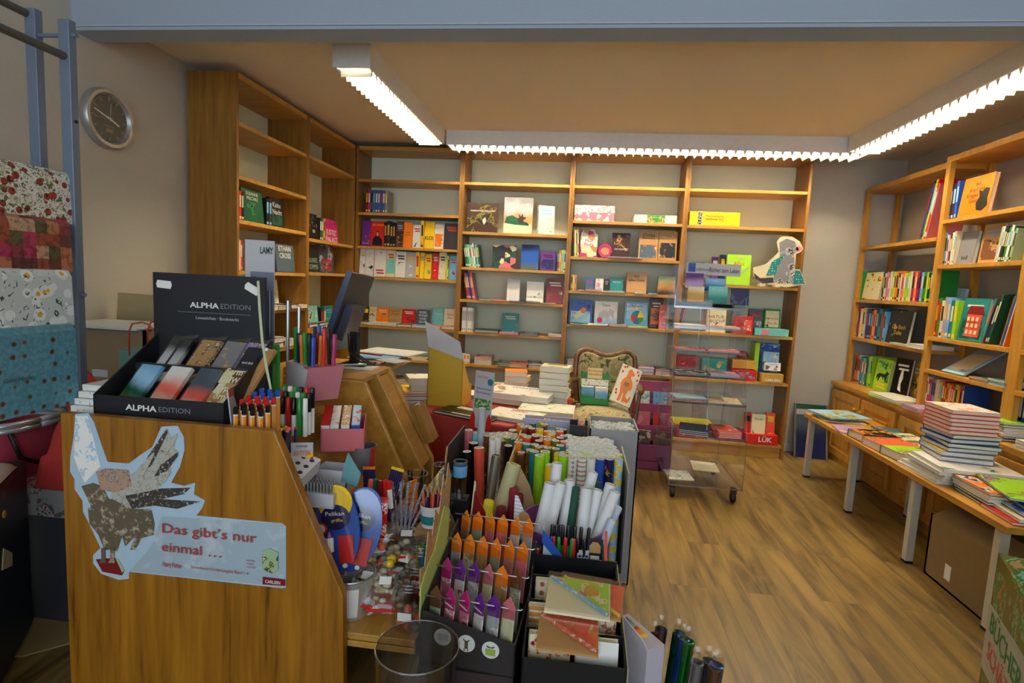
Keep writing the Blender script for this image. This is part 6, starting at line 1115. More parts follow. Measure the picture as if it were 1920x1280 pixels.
for i,(kind,y0,y1,x1,lab) in enumerate([('mushroom',322,420,131,'white gift wrap sheet with red mushrooms, topmost on the rack'),('patchwork',412,510,131,'red and brown patchwork gift wrap sheet on rack'),('daisy',505,610,134,'white daisy gift wrap sheet on the rack'),('critter',605,775,141,'light blue gift wrap sheet with small brown animals, lowest on rack')]):
    X=XR+.022*i; a=PX(x1,y0,X); bz=PX(x1,y1,X).z+(.03 if i==3 else 0); t=thing('gift_wrap_sheet',lab,'gift wrap',(X,a.y,bz)); H_=a.z-bz; prof=[(-.045,H_-.10),(-.040,H_-.02),(-.025,H_),(-.010,H_-.004),(0,H_-.02),(.002,H_*.5),(.004,0)]
    prof2=[(x-.002,z-.001) for x,z in prof][::-1]; m=MB(); m.prism(prof+prof2,-.66,0,ax='y'); m.build('sheet',sheetmat(kind),t)
    MB().tube([(-.022,-.68,H_-.012),(-.022,.015,H_-.012)],.006,8).build('rod',PST,t)
    if kind=='critter': text(t,'Gute Nacht',.012,(.0065,-.17,H_*.42),pm('slate'),'lettering',rot=Matrix.Rotation(R(90),4,'Z')@Matrix.Rotation(R(90),4,'X'))
# shopping basket, blanket and boxes at lower left
t=thing('shopping_basket','red fabric shopping basket with silver rim below gift wrap rack','basket',(-2.06,1.77,.485)); rim=[(.11*math.copysign(abs(math.cos(a))**.6,math.cos(a)),.14*math.copysign(abs(math.sin(a))**.6,math.sin(a)),0) for a in [k*PI/16 for k in range(33)]]
def ring(s,z): return [(x*s,y*s,z) for x,y,_ in rim[:-1]]
vs=[]; fs=[]
for s,z in((.82,0),(.9,.08),(.98,.20),(.95,.205),(.80,.01)): vs+=ring(s,z)
for j in range(4):
    for i in range(32): fs.append((j*32+i,j*32+(i+1)%32,(j+1)*32+(i+1)%32,(j+1)*32+i))
fs.append(tuple(range(31,-1,-1))); MB().add(vs,fs).build('fabric_body',pm((.34,.025,.05),.8),t,smooth=True)
for dz in(.205,.225): MB().tube([(x,y,dz) for x,y,_ in rim],.011,8).build('rim',ALU,t,smooth='all')
MB().tube([(.10,-.10,.20),(.105,-.07,.10),(.11,.0,.06),(.105,.07,.11),(.10,.10,.20)],.008,8).build('trim_band',BLK,t,smooth='all')
def lump(name,label,cat,loc,w_,d_,h_,mat,seed=1,amp=.3,n=22):
    m=MB(); vs=[];fs=[]; r_=random.Random(seed); ph=[(r_.uniform(2,9),r_.uniform(2,9),r_.uniform(0,6)) for _ in range(6)]
    for j in range(n+1):
        for i in range(n+1):
            u=i/n*2-1; v=j/n*2-1; e=max(0,(1-u**4)*(1-v**4))**.5; f=sum(math.sin(a*u+b*v+c) for a,b,c in ph)/6; vs.append((u*w_/2,v*d_/2,h_*e*(.8+amp*f)))
    for j in range(n):
        for i in range(n): a=j*(n+1)+i; fs.append((a,a+1,a+n+2,a+n+1))
    k=len(vs); vs+=[(-w_/2,-d_/2,-.001),(w_/2,-d_/2,-.001),(w_/2,d_/2,-.001),(-w_/2,d_/2,-.001)]; fs.append((k+3,k+2,k+1,k))
    o=m.add(vs,fs).build(name,mat,None,smooth='all'); o.location=loc; return tag(o,label,cat)
lump('blanket','crumpled red blanket heaped between basket and counter','blanket',(-1.66,1.735,.50),.40,.15,.34,pm((.50,.035,.025),.9),4,.6)
tag(MB().box((-2.19,1.655,.40),(-1.44,1.82,.498)).build('wrapped_paper_pack',art([(.35,.34,.32),(.12,.11,.10),(.5,.5,.48),(.35,.06,.04)],9,3,rough=.15),None),'shiny film wrapped paper packs under the red blanket','paper pack')
tag(MB().box((-2.19,1.665,0),(-1.46,1.81,.399)).build('low_cabinet',pm((.05,.055,.07),.4),None),'dark low cabinet with film wrapped packs on top','cabinet')
A_,B_=PZ(66,1172,0),PZ(18,1268,0); v=(A_-B_); L_=v.length; ang=math.atan2(v.y,v.x)
t=thing('black_case','black case with rounded corners standing at left photo edge','case',(B_.x,B_.y,0),(0,0,ang)); MB().box((-.25,0,.012),(L_,.12,.615)).build('case_body',pm((.012,.012,.013),.45),t,bevel=.02)
for x in(-.2,L_-.06): MB().box((x,.02,0),(x+.04,.06,.012)).build('foot',BLK,t)
MB().prism([(-.02,.36),(.07,.33),(.075,.37),(.0,.42)],-.002,0).build('paper_label',pm('cream'),t); MB().tube([(.02,-.004,.52),(.02,-.0,.52)],.012,12).build('lock',pm('gold'),t)
o=lump('plastic_bag','crumpled pale plastic bag lying on top of black case','bag',(B_.x+math.cos(ang)*-.02-math.sin(ang)*.06,B_.y+math.sin(ang)*-.02+math.cos(ang)*.06,.616),.42,.11,.035,pm((.60,.60,.52),.4),9,.5); o.rotation_euler=(0,0,ang)
t=thing('cardboard_sheet','torn brown cardboard sheet lying on floor left of counter','cardboard',(-1.80,1.62,.001),(0,0,R(25))); MB().prism([(-.12,-.12),(.0,-.15),(.12,-.11),(.25,-.12),(.26,.10),(-.10,.12)],0,.005,ax='z').build('sheet',pm((.34,.23,.09),.8),t)
# ================================================================ gift wrap rolls and their boxes
def mix(a,b,f): return a*(1-f)+b*f
RC={}
ROLLN={}
def roll(label,x,y,ztop,L,key,r=.0155,rot=(0,0,0),group=None,cap=False,name='wrapping_paper_roll'):
    if key not in RC or RC[key][1]!=(r,L,cap):
        c,kind=key; mat=pm(c,.3) if kind=='p' else art(list(c),kind[1],3,kind[0],.3)
        outer=MB().lathe([(r*.72,0),(r,0),(r,L),(r*.90,L+.0002)],14); me=outer.build('paper',mat,None,smooth=True)
        core=MB().lathe([(r*.93,L-.001),(r*.93,L+.001),(r*.66,L+.001),(r*.62,L-.06),(0,L-.06)] if not cap else [(r*.9,L-.001),(r*.86,L+.002),(r*.74,L+.002),(r*.70,L-.004),(0,L-.004)],14).build('cardboard_core' if not cap else 'white_end_cap',pm((.62,.60,.52) if not cap else (.70,.72,.66),.8),None,smooth=True)
        RC[key]=((me.data,core.data),(r,L,cap)); bpy.data.objects.remove(me); bpy.data.objects.remove(core)
    (a,b),_=RC[key]; t=thing(name,label,'gift wrap roll',(x,y,ztop-L),rot,group)
    o=bpy.data.objects.new('paper',a); COL.objects.link(o); o.parent=t; o=bpy.data.objects.new(b.name.split('.')[0],b); COL.objects.link(o); o.parent=t; return t
def grid(quad,nx,ny,top,L,palette,desc,group,skip=lambda i,j:False,r=.0155,dz=.012,stag=True,cap=False):
    P=[PZ(x,y,top) for x,y in quad]
    for j in range(ny):
        for i in range(nx):
            if skip(i,j): continue
            u=(i+.5+(.25 if (stag and j%2) else -.25 if stag else 0)*.9)/nx; v=(j+.5)/ny; q=mix(mix(P[0],P[1],u),mix(P[3],P[2],u),v)
            key=palette[(i*7+j*3+((i*j)%5))%len(palette)]
            roll('%s roll, %s from left, %s row %s'%(key[2],ordw(i),ordw(j),desc),q.x,q.y,top-.02+rnd.uniform(-dz,dz),L,key[:2],r=r,group=group,cap=cap)
W_=lambda *c:tuple(c)
PC=[(W_('white','white','green'),('noise',40),'white and green'),(W_('white','sage','white'),('noise',30),'white and sage'),(W_('cream','white','lime'),('noise',50),'cream and lime'),('white','p','white'),(W_('lime','yellow','white'),('noise',30),'lime and yellow'),(W_('sky','white','navy'),('noise',30),'sky and white'),('lightgrey','p','light grey')]
PB=[('orange','p','orange'),('yellow','p','yellow'),('darkred','p','dark red'),(W_('brown','gold','darkred'),('noise',30),'brown and gold'),('lime','p','lime green'),('coral','p','coral'),(W_('cream','coral','gold'),('noise',30),'cream and coral'),('olive','p','olive'),('teal','p','teal')]
PD=[(W_('white','green','white'),('noise',50),'white and green'),('white','p','white')]
# right block: rows counted from the far side
grid([(1064,806),(1144,814),(1168,850),(1066,846)],8,9,.68,.62,PC,'of right white block','gift wrap rolls in the right block',cap=True,r=.0162,dz=.004)
grid([(972,792),(1060,791),(1063,838),(966,834)],6,8,.68,.62,PB,'of middle orange block','gift wrap rolls in the middle block',r=.0165,dz=.018)
grid([(908,806),(969,796),(966,812),(925,818)],5,3,.67,.60,PB[3:]+PC[:2],'of back left block','gift wrap rolls in the left block',dz=.01)
grid([(1112,781),(1186,784),(1189,797),(1111,794)],6,4,.71,.64,PD,'in tall grey box','gift wrap rolls in the grey box',r=.0145,dz=.004,cap=True)
grid([(1000,776),(1062,778),(1062,788),(985,785)],5,2,.68,.62,PB[5:]+PC[4:],'behind the orange block','gift wrap rolls in the rear box',r=.0155,dz=.01)
def arcdisc(rad,R_,zc,a0=-1.35):
    vs=[(R_*math.cos(a0),R_*math.sin(a0),zc)]+[(R_*math.cos(a0+rad*math.cos(q)/R_),R_*math.sin(a0+rad*math.cos(q)/R_),zc+rad*math.sin(q)) for q in [2*PI*i/20 for i in range(20)]]
    return MB().add(vs,[(0,i+1,(i+1)%20+1) for i in range(20)])
# front row of the right block, patterned sides visible
fr=[((W_('white','white','darkred'),('dots',60)),'white roll with dark red rings'),((W_('white','coral','aqua','white'),('stripes',9)),'coral and aqua banded roll'),((W_('white','white','charcoal'),('noise',16)),'white roll with black line drawing'),(('blue','p'),'plain blue roll'),((W_('navy','black','tan'),('noise',20)),'navy and black letter roll'),((W_('sky','cream','yellow'),('lemon',24)),'sky blue roll with big lemon slices')]
A_,B_=PZ(1074,857,.67),PZ(1160,859,.67)
for i,(k,l) in enumerate(fr):
    q=mix(A_,B_,i/5); roll(l+' in front row of right block',q.x,q.y-.005,.668-(.0 if i<5 else -.0),.63,k,r=.0165)
    last=[o for o in COL.objects if o.get('label','').startswith(l)][-1]
    if i==5:
        for kz in range(9): last_=arcdisc(.0135,.0169,.63-.03-kz*.052).build('lemon_slice',pm('cream'),last); arcdisc(.0118,.0173,.63-.03-kz*.052).build('lemon_flesh',pm((.72,.60,.05)),last_)
    if i in(1,2,3): MB().box((-.012,-.0172,.30),(.012,-.0166,.42)).build('paper_label',WHT,[o for o in COL.objects if o.get('label','').startswith(l)][-1])
# lime and yellow rolls
for i,(x,y,c,top,rx) in enumerate([(1012,853,'lime',.665,0),(1033,868,'yellow',.655,2),(1056,853,'lime',.665,0),(1048,850,'yellow',.66,0),(1002,846,'teal',.665,0),(1022,846,'lime',.67,0)]):
    q=PZ(x,y,top); roll('%s roll at front of the middle block, %s'%(cn(c),['first from left','foremost of all','at right end','behind right end','beside brown carton','in the second line'][i]),q.x,q.y,top,.645,(c,'p'),r=.019,rot=(R(rx),0,0))
G_=pm((.012,.085,.045),.8)
for i,(x,y,top) in enumerate([(1052,872,.60),(1072,862,.62),(1085,870,.60)]):
    q=PZ(x,y,top); t=thing('crepe_paper_roll','dark green folded crepe paper roll before right block, %s'%['left','middle','right'][i],'crepe paper',(q.x,q.y,top-.50)); MB().lathe([(0,0),(.020,0),(.022,.3),(.020,.5),(.017,.502),(0,.495)],12).build('crepe',G_,t,smooth=True)
# left block: single rolls
for i,(x,y,top,c,r_,rx,ry) in enumerate([(879,806,.66,'rose',.018,0,0),(893,810,.65,'aqua',.017,0,0),(900,818,.60,'black',.017,0,0),(913,812,.64,'lilac',.018,0,0),(927,812,.64,'lightblue',.018,0,0),(940,812,.64,'sky',.018,0,0),(888,830,.63,'black',.020,0,0),(928,824,.645,'coral',.020,0,0),(941,825,.64,'white',.016,0,0),(953,835,.63,'black',.018,0,0),(909,842,.63,'coral',.021,-2,-3),(888,847,.61,'black',.018,0,-3),(962,806,.65,'grey',.019,0,0)]):
    q=PZ(x,y,top); roll('%s wrapping roll in the sparse left box, %s'%(cn(c),['back left corner','second at back left','short behind silver tube','third at back','fourth at back','fifth at back','left middle','centre','right of centre','right side','in front of centre','front left','back right corner'][i]),q.x,q.y,top,.52,(c,'p'),r=r_,rot=(R(rx),R(ry),0))
q=PY(904,765,2.27); roll('tall silver film roll with red label standing highest in left box',q.x,2.27,q.z,q.z-.02,('silver','p'),r=.016)
t=thing('wrapping_paper_roll','dull gold foil roll leaning at front of left box','gift wrap roll',tuple(PY(918,940,1.90)),(R(-6),R(5),0)); MB().lathe([(.012,0),(.017,0),(.017,.17),(.011,.171),(.010,.10)],16).build('paper',pm((.30,.27,.20),.25,.7),t,smooth=True)
t=thing('wrapping_paper_roll','thick cream paper roll leaning right in front of left box','gift wrap roll',tuple(PY(928,990,1.84)),(R(-8),R(13),0)); MB().lathe([(.017,0),(.026,0),(.026,.235),(.014,.236),(.013,.15)],20).build('paper',pm((.52,.50,.24),.6),t,smooth=True)
# boxes
GRY=pm((.33,.31,.31),.7)
def obox(label,x0,x1,y0,y1,h,mat,front=1.0,th=.006,name='roll_box'):
    t=thing(name,label,'box',(x0,y0,0)); W,D_=x1-x0,y1-y0; m=MB(); m.box((0,0,0),(W,D_,th)); m.box((0,D_-th,th),(W,D_,h)); m.box((0,0,0),(th,D_,h)); m.box((W-th,0,0),(W,D_,h)); 
    if front>0: m.box((0,0,0),(W,th,h*front))
    m.build('carton',mat,t); return t
obox('tall grey outer box of white green rolls beside open floor',.082,.292,2.352,2.60,.69,GRY)
obox('grey box around the right block of white rolls',-.014,.222,1.965,2.295,.62,GRY,front=.42) if 0 else None
t=thing('roll_box','grey open fronted box around the right roll block','box',(.196,1.95,0)); m=MB(); m.box((.018,0,0),(.024,.345,.64)); m.box((-.22,0,0),(.018,.006,.26)); m.box((-.22,.0,0),(.018,.345,.006)); m.build('carton',GRY,t)
t=thing('roll_box','brown carton with slanting front edge around middle block','box',(-.215,1.88,0)); m=MB(); m.prism([(0,0),(.12,0),(.12,.46),(.085,.585),(.045,.655),(0,.655)],0,.006); m.prism([(0,0),(.49,0),(.49,.67),(.12,.66),(0,.655)],0,.006,ax='x'); m.build('carton',pm((.46,.31,.14),.75),t)
t=thing('roll_box','black inside box with cut slanting sides around left block','box',(-.47,1.90,0)); m=MB(); m.prism([(0,0),(.45,0),(.45,.66),(.12,.66),(0,.30)],0,.006,ax='x'); m.box((0,.44,0),(.245,.446,.60)); m.box((0,0,0),(.245,.45,.006)); m.build('carton',pm((.03,.028,.03),.6),t); MB().prism([(0,.50),(.02,.52),(.13,.30),(.13,.22),(.06,.36)],-.006,-.001).build('slanted_lip',pm((.30,.24,.14),.7),t); MB().tube([(.003,.12,.66),(.003,.0,.30)],.004,5).build('pale_edge',pm('tan'),t)
tag(MB().box((-.016,2.50,0),(.0,2.53,.0005)).build('x',GRY,None),'x y z w','x') if 0 else None
t=thing('roll_box','pale blue rimmed box of rolls nearest the red table','box',(-.225,2.50,0)); m=MB(); m.box((0,0,0),(.24,.005,.675)); m.box((0,.13,0),(.24,.135,.66)); m.build('carton',pm((.42,.48,.60),.6),t); 
t=thing('dark_box','small black open box behind the right roll block','box',(-.005,2.345,.0)); m=MB(); m.box((0,0,0),(.078,.005,.70)); m.box((0,.1,0),(.078,.105,.70)); m.build('carton',BLK,t)
roll('pink and yellow patterned roll end beside the black box',.045,2.40,.712,.70,(W_('pink','yellow','white'),('noise',40)),r=.0155)
# purple buckets with paper rolls
bz=[('purple',.50),('green',.475),('blue',.45),('rose',.425),('purple',.40)]
for i,(c,z) in enumerate(bz[::-1]):
    z=.54-.038*(4-i)
    o=thing('plastic_bucket','%s plastic bucket, %s in the nested stack'%(cn(c),['bottommost','second from bottom','third from bottom','second from top','topmost'][i]),'bucket',(.000,1.735,z-.38)); rr=.118; col={'purple':(.18,.05,.22),'green':(.10,.22,.08),'blue':(.06,.09,.28),'rose':(.50,.16,.20)}[c]
    MB().lathe([(0,.0+i*.0),(rr,0),(rr+.022,.362),(rr+.027,.362),(rr+.027,.38),(rr+.0212,.38),(rr-.0008,.001),(0,.001)],36).build('bucket_body',pm(col,.4),o,smooth=True)
WP=pm((.78,.78,.76),.6)
for i,(x,y,tx,ty,Y) in enumerate([(1000,1040,1031,906,1.66),(1022,1040,1045,868,1.72),(1016,1045,1052,905,1.66),(1050,1040,1068,870+30,1.70),(1070,1040,1112,885,1.76),(1085,1045,1100,915,1.66),(1092,1040,1120,918,1.70),(1105,1040,1145,908,1.72),(1102,1050,1154,922,1.68),(1115,1045,1160,950,1.72),(1120,1050,1148,975,1.64)]):
    a,b=PY(x,y,Y),PY(tx,ty,Y+.02); c='white' if i<9 else 'sky'
    t=thing('paper_roll','%s paper roll in purple bucket, %s from left'%(cn(c),ordw(i)),'paper roll',tuple(a),(0,0,0),'paper rolls in the purple bucket'); v=b-a; r_=.0175 if i<9 else .013
    m=MB().tube([(0,0,0),v],r_,14,cap=False); m.build('rolled_sheet',WP if i<9 else pm((.55,.62,.74),.25),t,smooth='all')
    sp=[]; dirn=v.normalized(); u_=dirn.orthogonal().normalized(); w2=dirn.cross(u_)
    for k in range(40): an=k*.42; rad=r_*(1-.018*k); sp.append(v*.998+(u_*math.cos(an)+w2*math.sin(an))*rad)
    MB().tube(sp,.0013,4).build('spiral_end',WP,t); MB().tube([v*.95,v*.96],r_*.9,12).build('inner_core',pm((.45,.45,.44)),t)
for i,(x,y,tx,ty,Y) in enumerate([(1062,1045,1080,912,1.69),(1085,1040,1120,903,1.80)]):
    a,b=PY(x,y,Y),PY(tx,ty,Y+.02); t=thing('crepe_paper_roll',['dark green crepe roll leaning among white rolls in bucket','dark green crepe roll tip at back of bucket'][i],'crepe paper',tuple(a)); MB().tube([(0,0,0),(b-a)*.5,b-a],[.014,.015,.013],10).build('crepe',G_,t,smooth='all')
for i,(x,y,tx,ty,Y,c) in enumerate([(962,1000,962,912,1.85,(.28,.02,.03)),(952,1000,972,925,1.87,(.28,.02,.03)),(900,990,917,938,1.80,(.78,.66,.02)),(932,1000,940,950,1.80,(.20,.015,.02))]):
    a,b=PY(x,y+50,Y),PY(tx,ty,Y); t=thing('crepe_paper_roll',['dark red crepe roll standing beside brown carton','second dark red crepe roll beside brown carton','yellow crepe paper roll behind wire rack','dark red crepe bundle behind wire rack'][i],'crepe paper',(a.x,a.y,.01)); L_=b-Vector((a.x,a.y,.01)); MB().tube([(0,0,0),L_*.97,L_],[.022,.020,.017],9).build('crepe',pm(c,.85),t,smooth='all')
# ================================================================ front display stands
def block(label,x0,x1,y0,y1,z1,mat,name='display_stand'): return tag(MB().box((x0,y0,0),(x1,y1,z1)).build(name,mat,None),label,'stand')
block('dark plinth under the wire bookmark rack',-.335,-.10,1.22,1.56,.36,pm((.035,.02,.02),.6)); block('black plinth under the notebook tray',-.075,.155,1.17,1.52,.33,BLK)
# wire rack: black tray with round icons
KB=pm((.025,.02,.018),.5)
A_,B_=PY(812,1178,1.245),PY(972,1222,1.205); a2=Vector((-.335,1.235,.362)); 
t=thing('wire_card_rack','black tray wire rack of hanging magnetic bookmarks before gift rolls','rack',(-.335,1.232,.362),(0,0,R(-4))); W,D_=.238,.30; RT_=(-.335,1.232,.362)
m=MB(); m.prism([(0,0),(W,0),(W,.085),(0,.135)],0,.005); m.box((0,0,0),(W,D_,.004)); m.prism([(0,0),(D_,0),(D_,.24),(.0,.135)],0,.004,ax='x'); m.prism([(0,0),(D_,0),(D_,.10),(.0,.085)],W-.004,W,ax='x'); m.box((0,D_-.004,0),(W,D_,.10)); m.build('tray',KB,t)
MB().box((0,D_,0),(W,D_+.004,.20)).build('back_board',KB,t)
def moose(t,cx,cz,kind):
    o=MB().lathe([(0,0),(.0215,0),(.0215,.001),(0,.001)],24,M=Matrix.Translation((cx,-.0002,cz))@Matrix.Rotation(R(90),4,'X')).build('round_icon',pm((.66,.66,.60)),t); D=pm((.10,.07,.04)); m=MB()
    if kind==0: m.box((-.014,0,-.008),(-.001,.001,.009)); m.box((.001,0,-.008),(.014,.001,.009))
    elif kind==1: m.box((-.004,0,-.012),(.004,.001,.006)); m.box((-.0055,0,-.018),(-.003,.001,-.012)); m.box((.003,0,-.018),(.0055,.001,-.012)); m.prism([(-.009,.012),(-.002,.008),(.002,.008),(.009,.012),(.006,.007),(-.006,.007)],0,.001)
    else: m.prism([(-.011,.012),(-.002,.008),(.002,.008),(.011,.012),(.007,.006),(-.007,.006)],0,.001)
    q=m.build('icon_drawing',pm((.50,.50,.55)) if kind==0 else D,o); q.location=(cx,-.0028,cz)
    if kind==2: q=MB().box((-.012,0,-.013),(.012,.001,.003)).build('green_patch',pm((.30,.40,.05)),o); q.location=(cx,-.0028,cz)
for k in range(3): moose(t,.058+.060*k,.075-.006*k,k)
for j in range(4):
    y=.03+j*.085; z=.155+j*.035
    MB().tube([(-.004,y,z),(W*.5,y,z+.002),(W+.002,y,z),(W+.008,y,z+.004)],.0022,6).build('wire_rod',METAL,t,smooth='all')
MB().prism([(0,.10),(.20,.12),(.22,.30),(.17,.33),(.10,.24),(.04,.22),(0,.19)],-.004,-.001,ax='x').build('lime_side_card',pm((.42,.50,.12),.5),t); MB().prism([(.0,.17),(.04,.20),(.10,.22),(.17,.31),(.22,.28),(.23,.39),(.20,.44),(.18,.38),(.16,.42),(.13,.32),(.10,.35),(.08,.28),(.05,.31),(.03,.23),(0,.24)],-.006,-.004,ax='x').build('grass_picture',art(['tan','brown','cream','darkbrown','grey'],40,3),t)
Mt=Matrix.Translation(RT_)@Matrix.Rotation(R(-4),4,'Z'); k=0
lc=[('sage','brown'),('pink','magenta'),('pink','magenta'),('white','purple'),('lightgrey','purple'),('cream','rose'),('tan','orange')]
for j in range(4):
    for i in range(6):
        y=.022+j*.085; z=.02+j*.03; x=.022+i*.037; c,hc=lc[(i+j*2)%7]; 
        if j>1: hc='orange'
        q=Mt@Vector((x,y,z)); b=thing('magnetic_bookmark','%s card bookmark with %s header, %s from left in row %s of wire rack'%(cn(c),cn(hc),ordw(i),ordw(j)),'bookmark',tuple(q),(R(-4),0,R(-8-34+rnd.uniform(-8,8))),'bookmark cards on the wire rack')
        MB().box((-.020,0,0),(.020,.0015,.135)).build('card',art([c,'white',c,'brown'] if j<2 else [c,'tan','grey'],12,i+j),b); MB().prism([(-.020,.105),(.020,.115),(.020,.145),(0,.165),(-.020,.14)],-.0008,.0018).build('header',pm(hc),b); MB().box((-.021,-.003,-.002),(.021,-.0025,.137)).build('clear_sleeve',FILM,b)
        if j==0 and i in(1,2,3): text(b,'Lesezeichen',.006,(0,-.0038,.123),WHT,'lettering',maxw=.036)
# notebook tray
t=thing('notebook_tray','stepped black card tray of small notebooks in the foreground','tray',(-.078,1.165,.331),(0,0,R(1))); W,D_=.236,.34
m=MB(); m.box((0,0,0),(W,.004,.125)); m.box((0,0,0),(W,D_,.004)); m.prism([(0,0),(D_,0),(D_,.20),(0,.135)],0,.004,ax='x'); m.prism([(0,0),(D_,0),(D_,.19),(0,.125)],W-.004,W,ax='x')
for k,(y,z) in enumerate(((.085,.145),(.17,.165),(.255,.185))): m.box((0,y,0),(W,y+.004,z))
m.box((0,D_-.004,0),(W,D_,.20)); m.build('tray_body',BLK,t); MB().box((W-.002,.0,.12),(W+.002,D_,.125),M=Matrix.Rotation(0,4,'X')).build('pale_edge',pm('olive'),t) if 0 else None
MB().prism([(0,.0),(D_,.0),(D_,.192),(0,.127)],W,W+.003,ax='x').build('olive_side',pm((.34,.32,.15),.7),t)
tr=(-.078,1.165,.331)
nb=[('notebook with coloured dots spotted cover in front compartment, right',.17,.012,.10,['white','coral','teal','lime','gold'],'dots',30),('notebook with small crosses in front compartment, left',.06,.012,.10,['cream','coral','charcoal'],'noise',50),('striped notebook in the second compartment, left',.05,.10,.115,['cream','coral','gold'],'stripes',20),('flowered notebook in second compartment, right',.17,.10,.11,['cream','coral','teal'],'noise',60),('ring patterned notebook in third compartment, left',.06,.185,.135,['cream','teal','coral'],'dots',45),('black and white patterned notebook in third compartment, right',.18,.185,.13,['white','charcoal','white'],'cells',90)]
for lab,x,y,h_,a,kd,s in nb:
    for kx in range(1): mkbook(lab,'notebook',(tr[0]+x,tr[1]+y+.014+.016,tr[2]+.006),(R(-8),0,R(1)),.098,h_+.045,.022,'cream',art(a,s,1,kd),group='notebooks in the tray',name='notebook')
def packset(label,px,py,z,w_,d_,rz,rx,main,a,pc):
    q=PZ(px,py,z); b=thing('stationery_set',label,'stationery set',tuple(q),(R(rx),0,R(rz))); MB().box((0,0,0),(w_,d_,.006)).build('notepad',pm(main,.5),b); MB().prism([(w_*.02,d_*.98),(w_*.98,d_*.98),(w_*.98,d_*.05)],.006,.0072,ax='z').build('printed_corner',art(a,18,2),b)
    MB().tube([(w_*.03,d_*.92,.012),(w_*.97,d_*.06,.012)],.0045,7).build('pencil',art([pc,'white',pc],60,1),b); MB().prism([(w_*.70+.017*math.cos(k),d_*.68+.017*math.sin(k)) for k in [i*PI/8 for i in range(16)]],.0072,.013,ax='z').build('eraser',pm('coral' if pc=='coral' else 'gold'),b)
    MB().box((-.004,-.004,.0165),(w_+.004,d_+.004,.0172)).build('clear_wrap',FILM,b)
packset('cream notepad set with patterned pencil and eraser lying on tray rear',1020,1148,.545,.150,.125,-3,8,'cream',['lime','cream','tan'],'lightblue')
packset('orange notepad set with coral pencil lying on tray front',1004,1218,.510,.135,.105,-1,8,'tan',['coral','orange','cream'],'coral')
packset('coral notepad set with yellow pencil beneath cream notepad set',1040,1142,.530,.155,.12,-8,8,'tan',['coral','coral','orange'],'yellow')
# booklet and ruler box behind the tray
t=thing('stationery_box','blue and white card box of pencils and rulers behind notebook tray','box',(-.062,1.520,.0)); m=MB(); W=.185
m.box((0,0,.0),(W,.07,.39)); m.build('riser',pm('charcoal'),t); m=MB(); m.prism([(0,.391),(W,.391),(W*.8,.44),(.0,.58)],0,.004); m.box((0,.066,.391),(W,.07,.54)); m.prism([(0,.391),(.07,.391),(.07,.60),(0,.58)],0,.004,ax='x'); m.prism([(0,.391),(.07,.391),(.07,.56),(0,.50)],W-.004,W,ax='x'); m.build('carton',pm((.45,.52,.60),.5),t)
MB().prism([(0,.56),(.10,.45),(.13,.44),(0,.60)],-.002,0).build('blue_band',pm('blue'),t); MB().tube([(W,0,.50),(W,.07,.58)],.004,5).build('orange_edge',pm('coral'),t); MB().lathe([(0,0),(.010,0),(.010,.001),(0,.001)],16,M=Matrix.Translation((.022,-.001,.49))@Matrix.Rotation(R(90),4,'X')).build('round_mark',BLK,t)
sx0,sy0=-.062,1.520
for i,(c,dx) in enumerate(zip('blue red green red green red black black'.split(),(.02,.035,.05,.065,.08,.095,.11,.125))):
    for j in range(2):
        cc=c if j==0 else ('green' if c in('red','green') else c); pen('ballpoint_pen','%s clip pen, %s from left in %s line of the blue and white box'%(cn(cc),ordw(i),['front','rear'][j]),'pen',(sx0+dx,sy0+.040+.014*j,.395),.0052,.165+.03*j,cc,cc if j==0 else 'black',(R(-2),R(rnd.uniform(-3,3)),0),'clip pens in the blue and white box')
for i in range(6): tag(MB().box((0,0,0),(.0015,.035,.10)).build('folded_card',pm('lightgrey' if i%2 else 'cream'),None),'pale folded card, %s from left in the blue and white box'%ordw(i),'card','folded cards in the blue and white box').location=(sx0+.012+.010*i,sy0+.01,.40)
t=thing('stencil_ruler','white stencil ruler with rows of dark holes in box','ruler',(sx0+.105,sy0+.018,.40),(R(-10),0,R(5))); MB().box((0,0,0),(.035,.002,.13)).build('ruler_plate',pm('lightgrey'),t); m=MB(); [m.box((.005+i*.01,-.001,.012+j*.014),(.011+i*.01,0,.018+j*.014)) for i in range(3) for j in range(8)]; m.build('holes',BLK,t)
t=thing('clear_sleeve_pack','clear sleeves of grey cards at right in the box','card pack',(sx0+.148,sy0+.01,.395),(R(-6),0,0)); MB().box((0,0,0),(.028,.03,.11)).build('sleeve',art(['grey','brown','lightgrey'],20,2,rough=.2),t)
t=thing('stamp_pack','small black framed card reading pack at right corner of box','card',(sx0+.132,sy0+.046,.49),(R(-6),0,0)); MB().box((0,0,0),(.045,.006,.07)).build('card',BLK,t); MB().prism([(.006,.03),(.039,.03),(.039,.05),(.03,.062),(.015,.062),(.006,.05)],-.001,0).build('pale_arch',pm('tan'),t); MB().box((.01,-.001,.008),(.036,0,.022)).build('price_label',WHT,t)
tag(MB().box((sx0+.130,sy0+.044,.392),(sx0+.176,sy0+.062,.489)).build('card_block',pm('grey'),None),'grey block beneath the small black framed card','block')
t=thing('grater_card','red card with rows of dark oval holes behind wire rack','card',(-.125,1.56,.0),(0,0,R(-10))); MB().box((0,0,0),(.055,.012,.52)).build('card_body',pm((.62,.10,.06)),t); m=MB(); [m.box((.008+.016*i,-.001,.42+.018*j),(.018+.016*i,0,.428+.018*j)) for i in range(3) for j in range(5)]; m.build('holes',pm('darkred'),t)
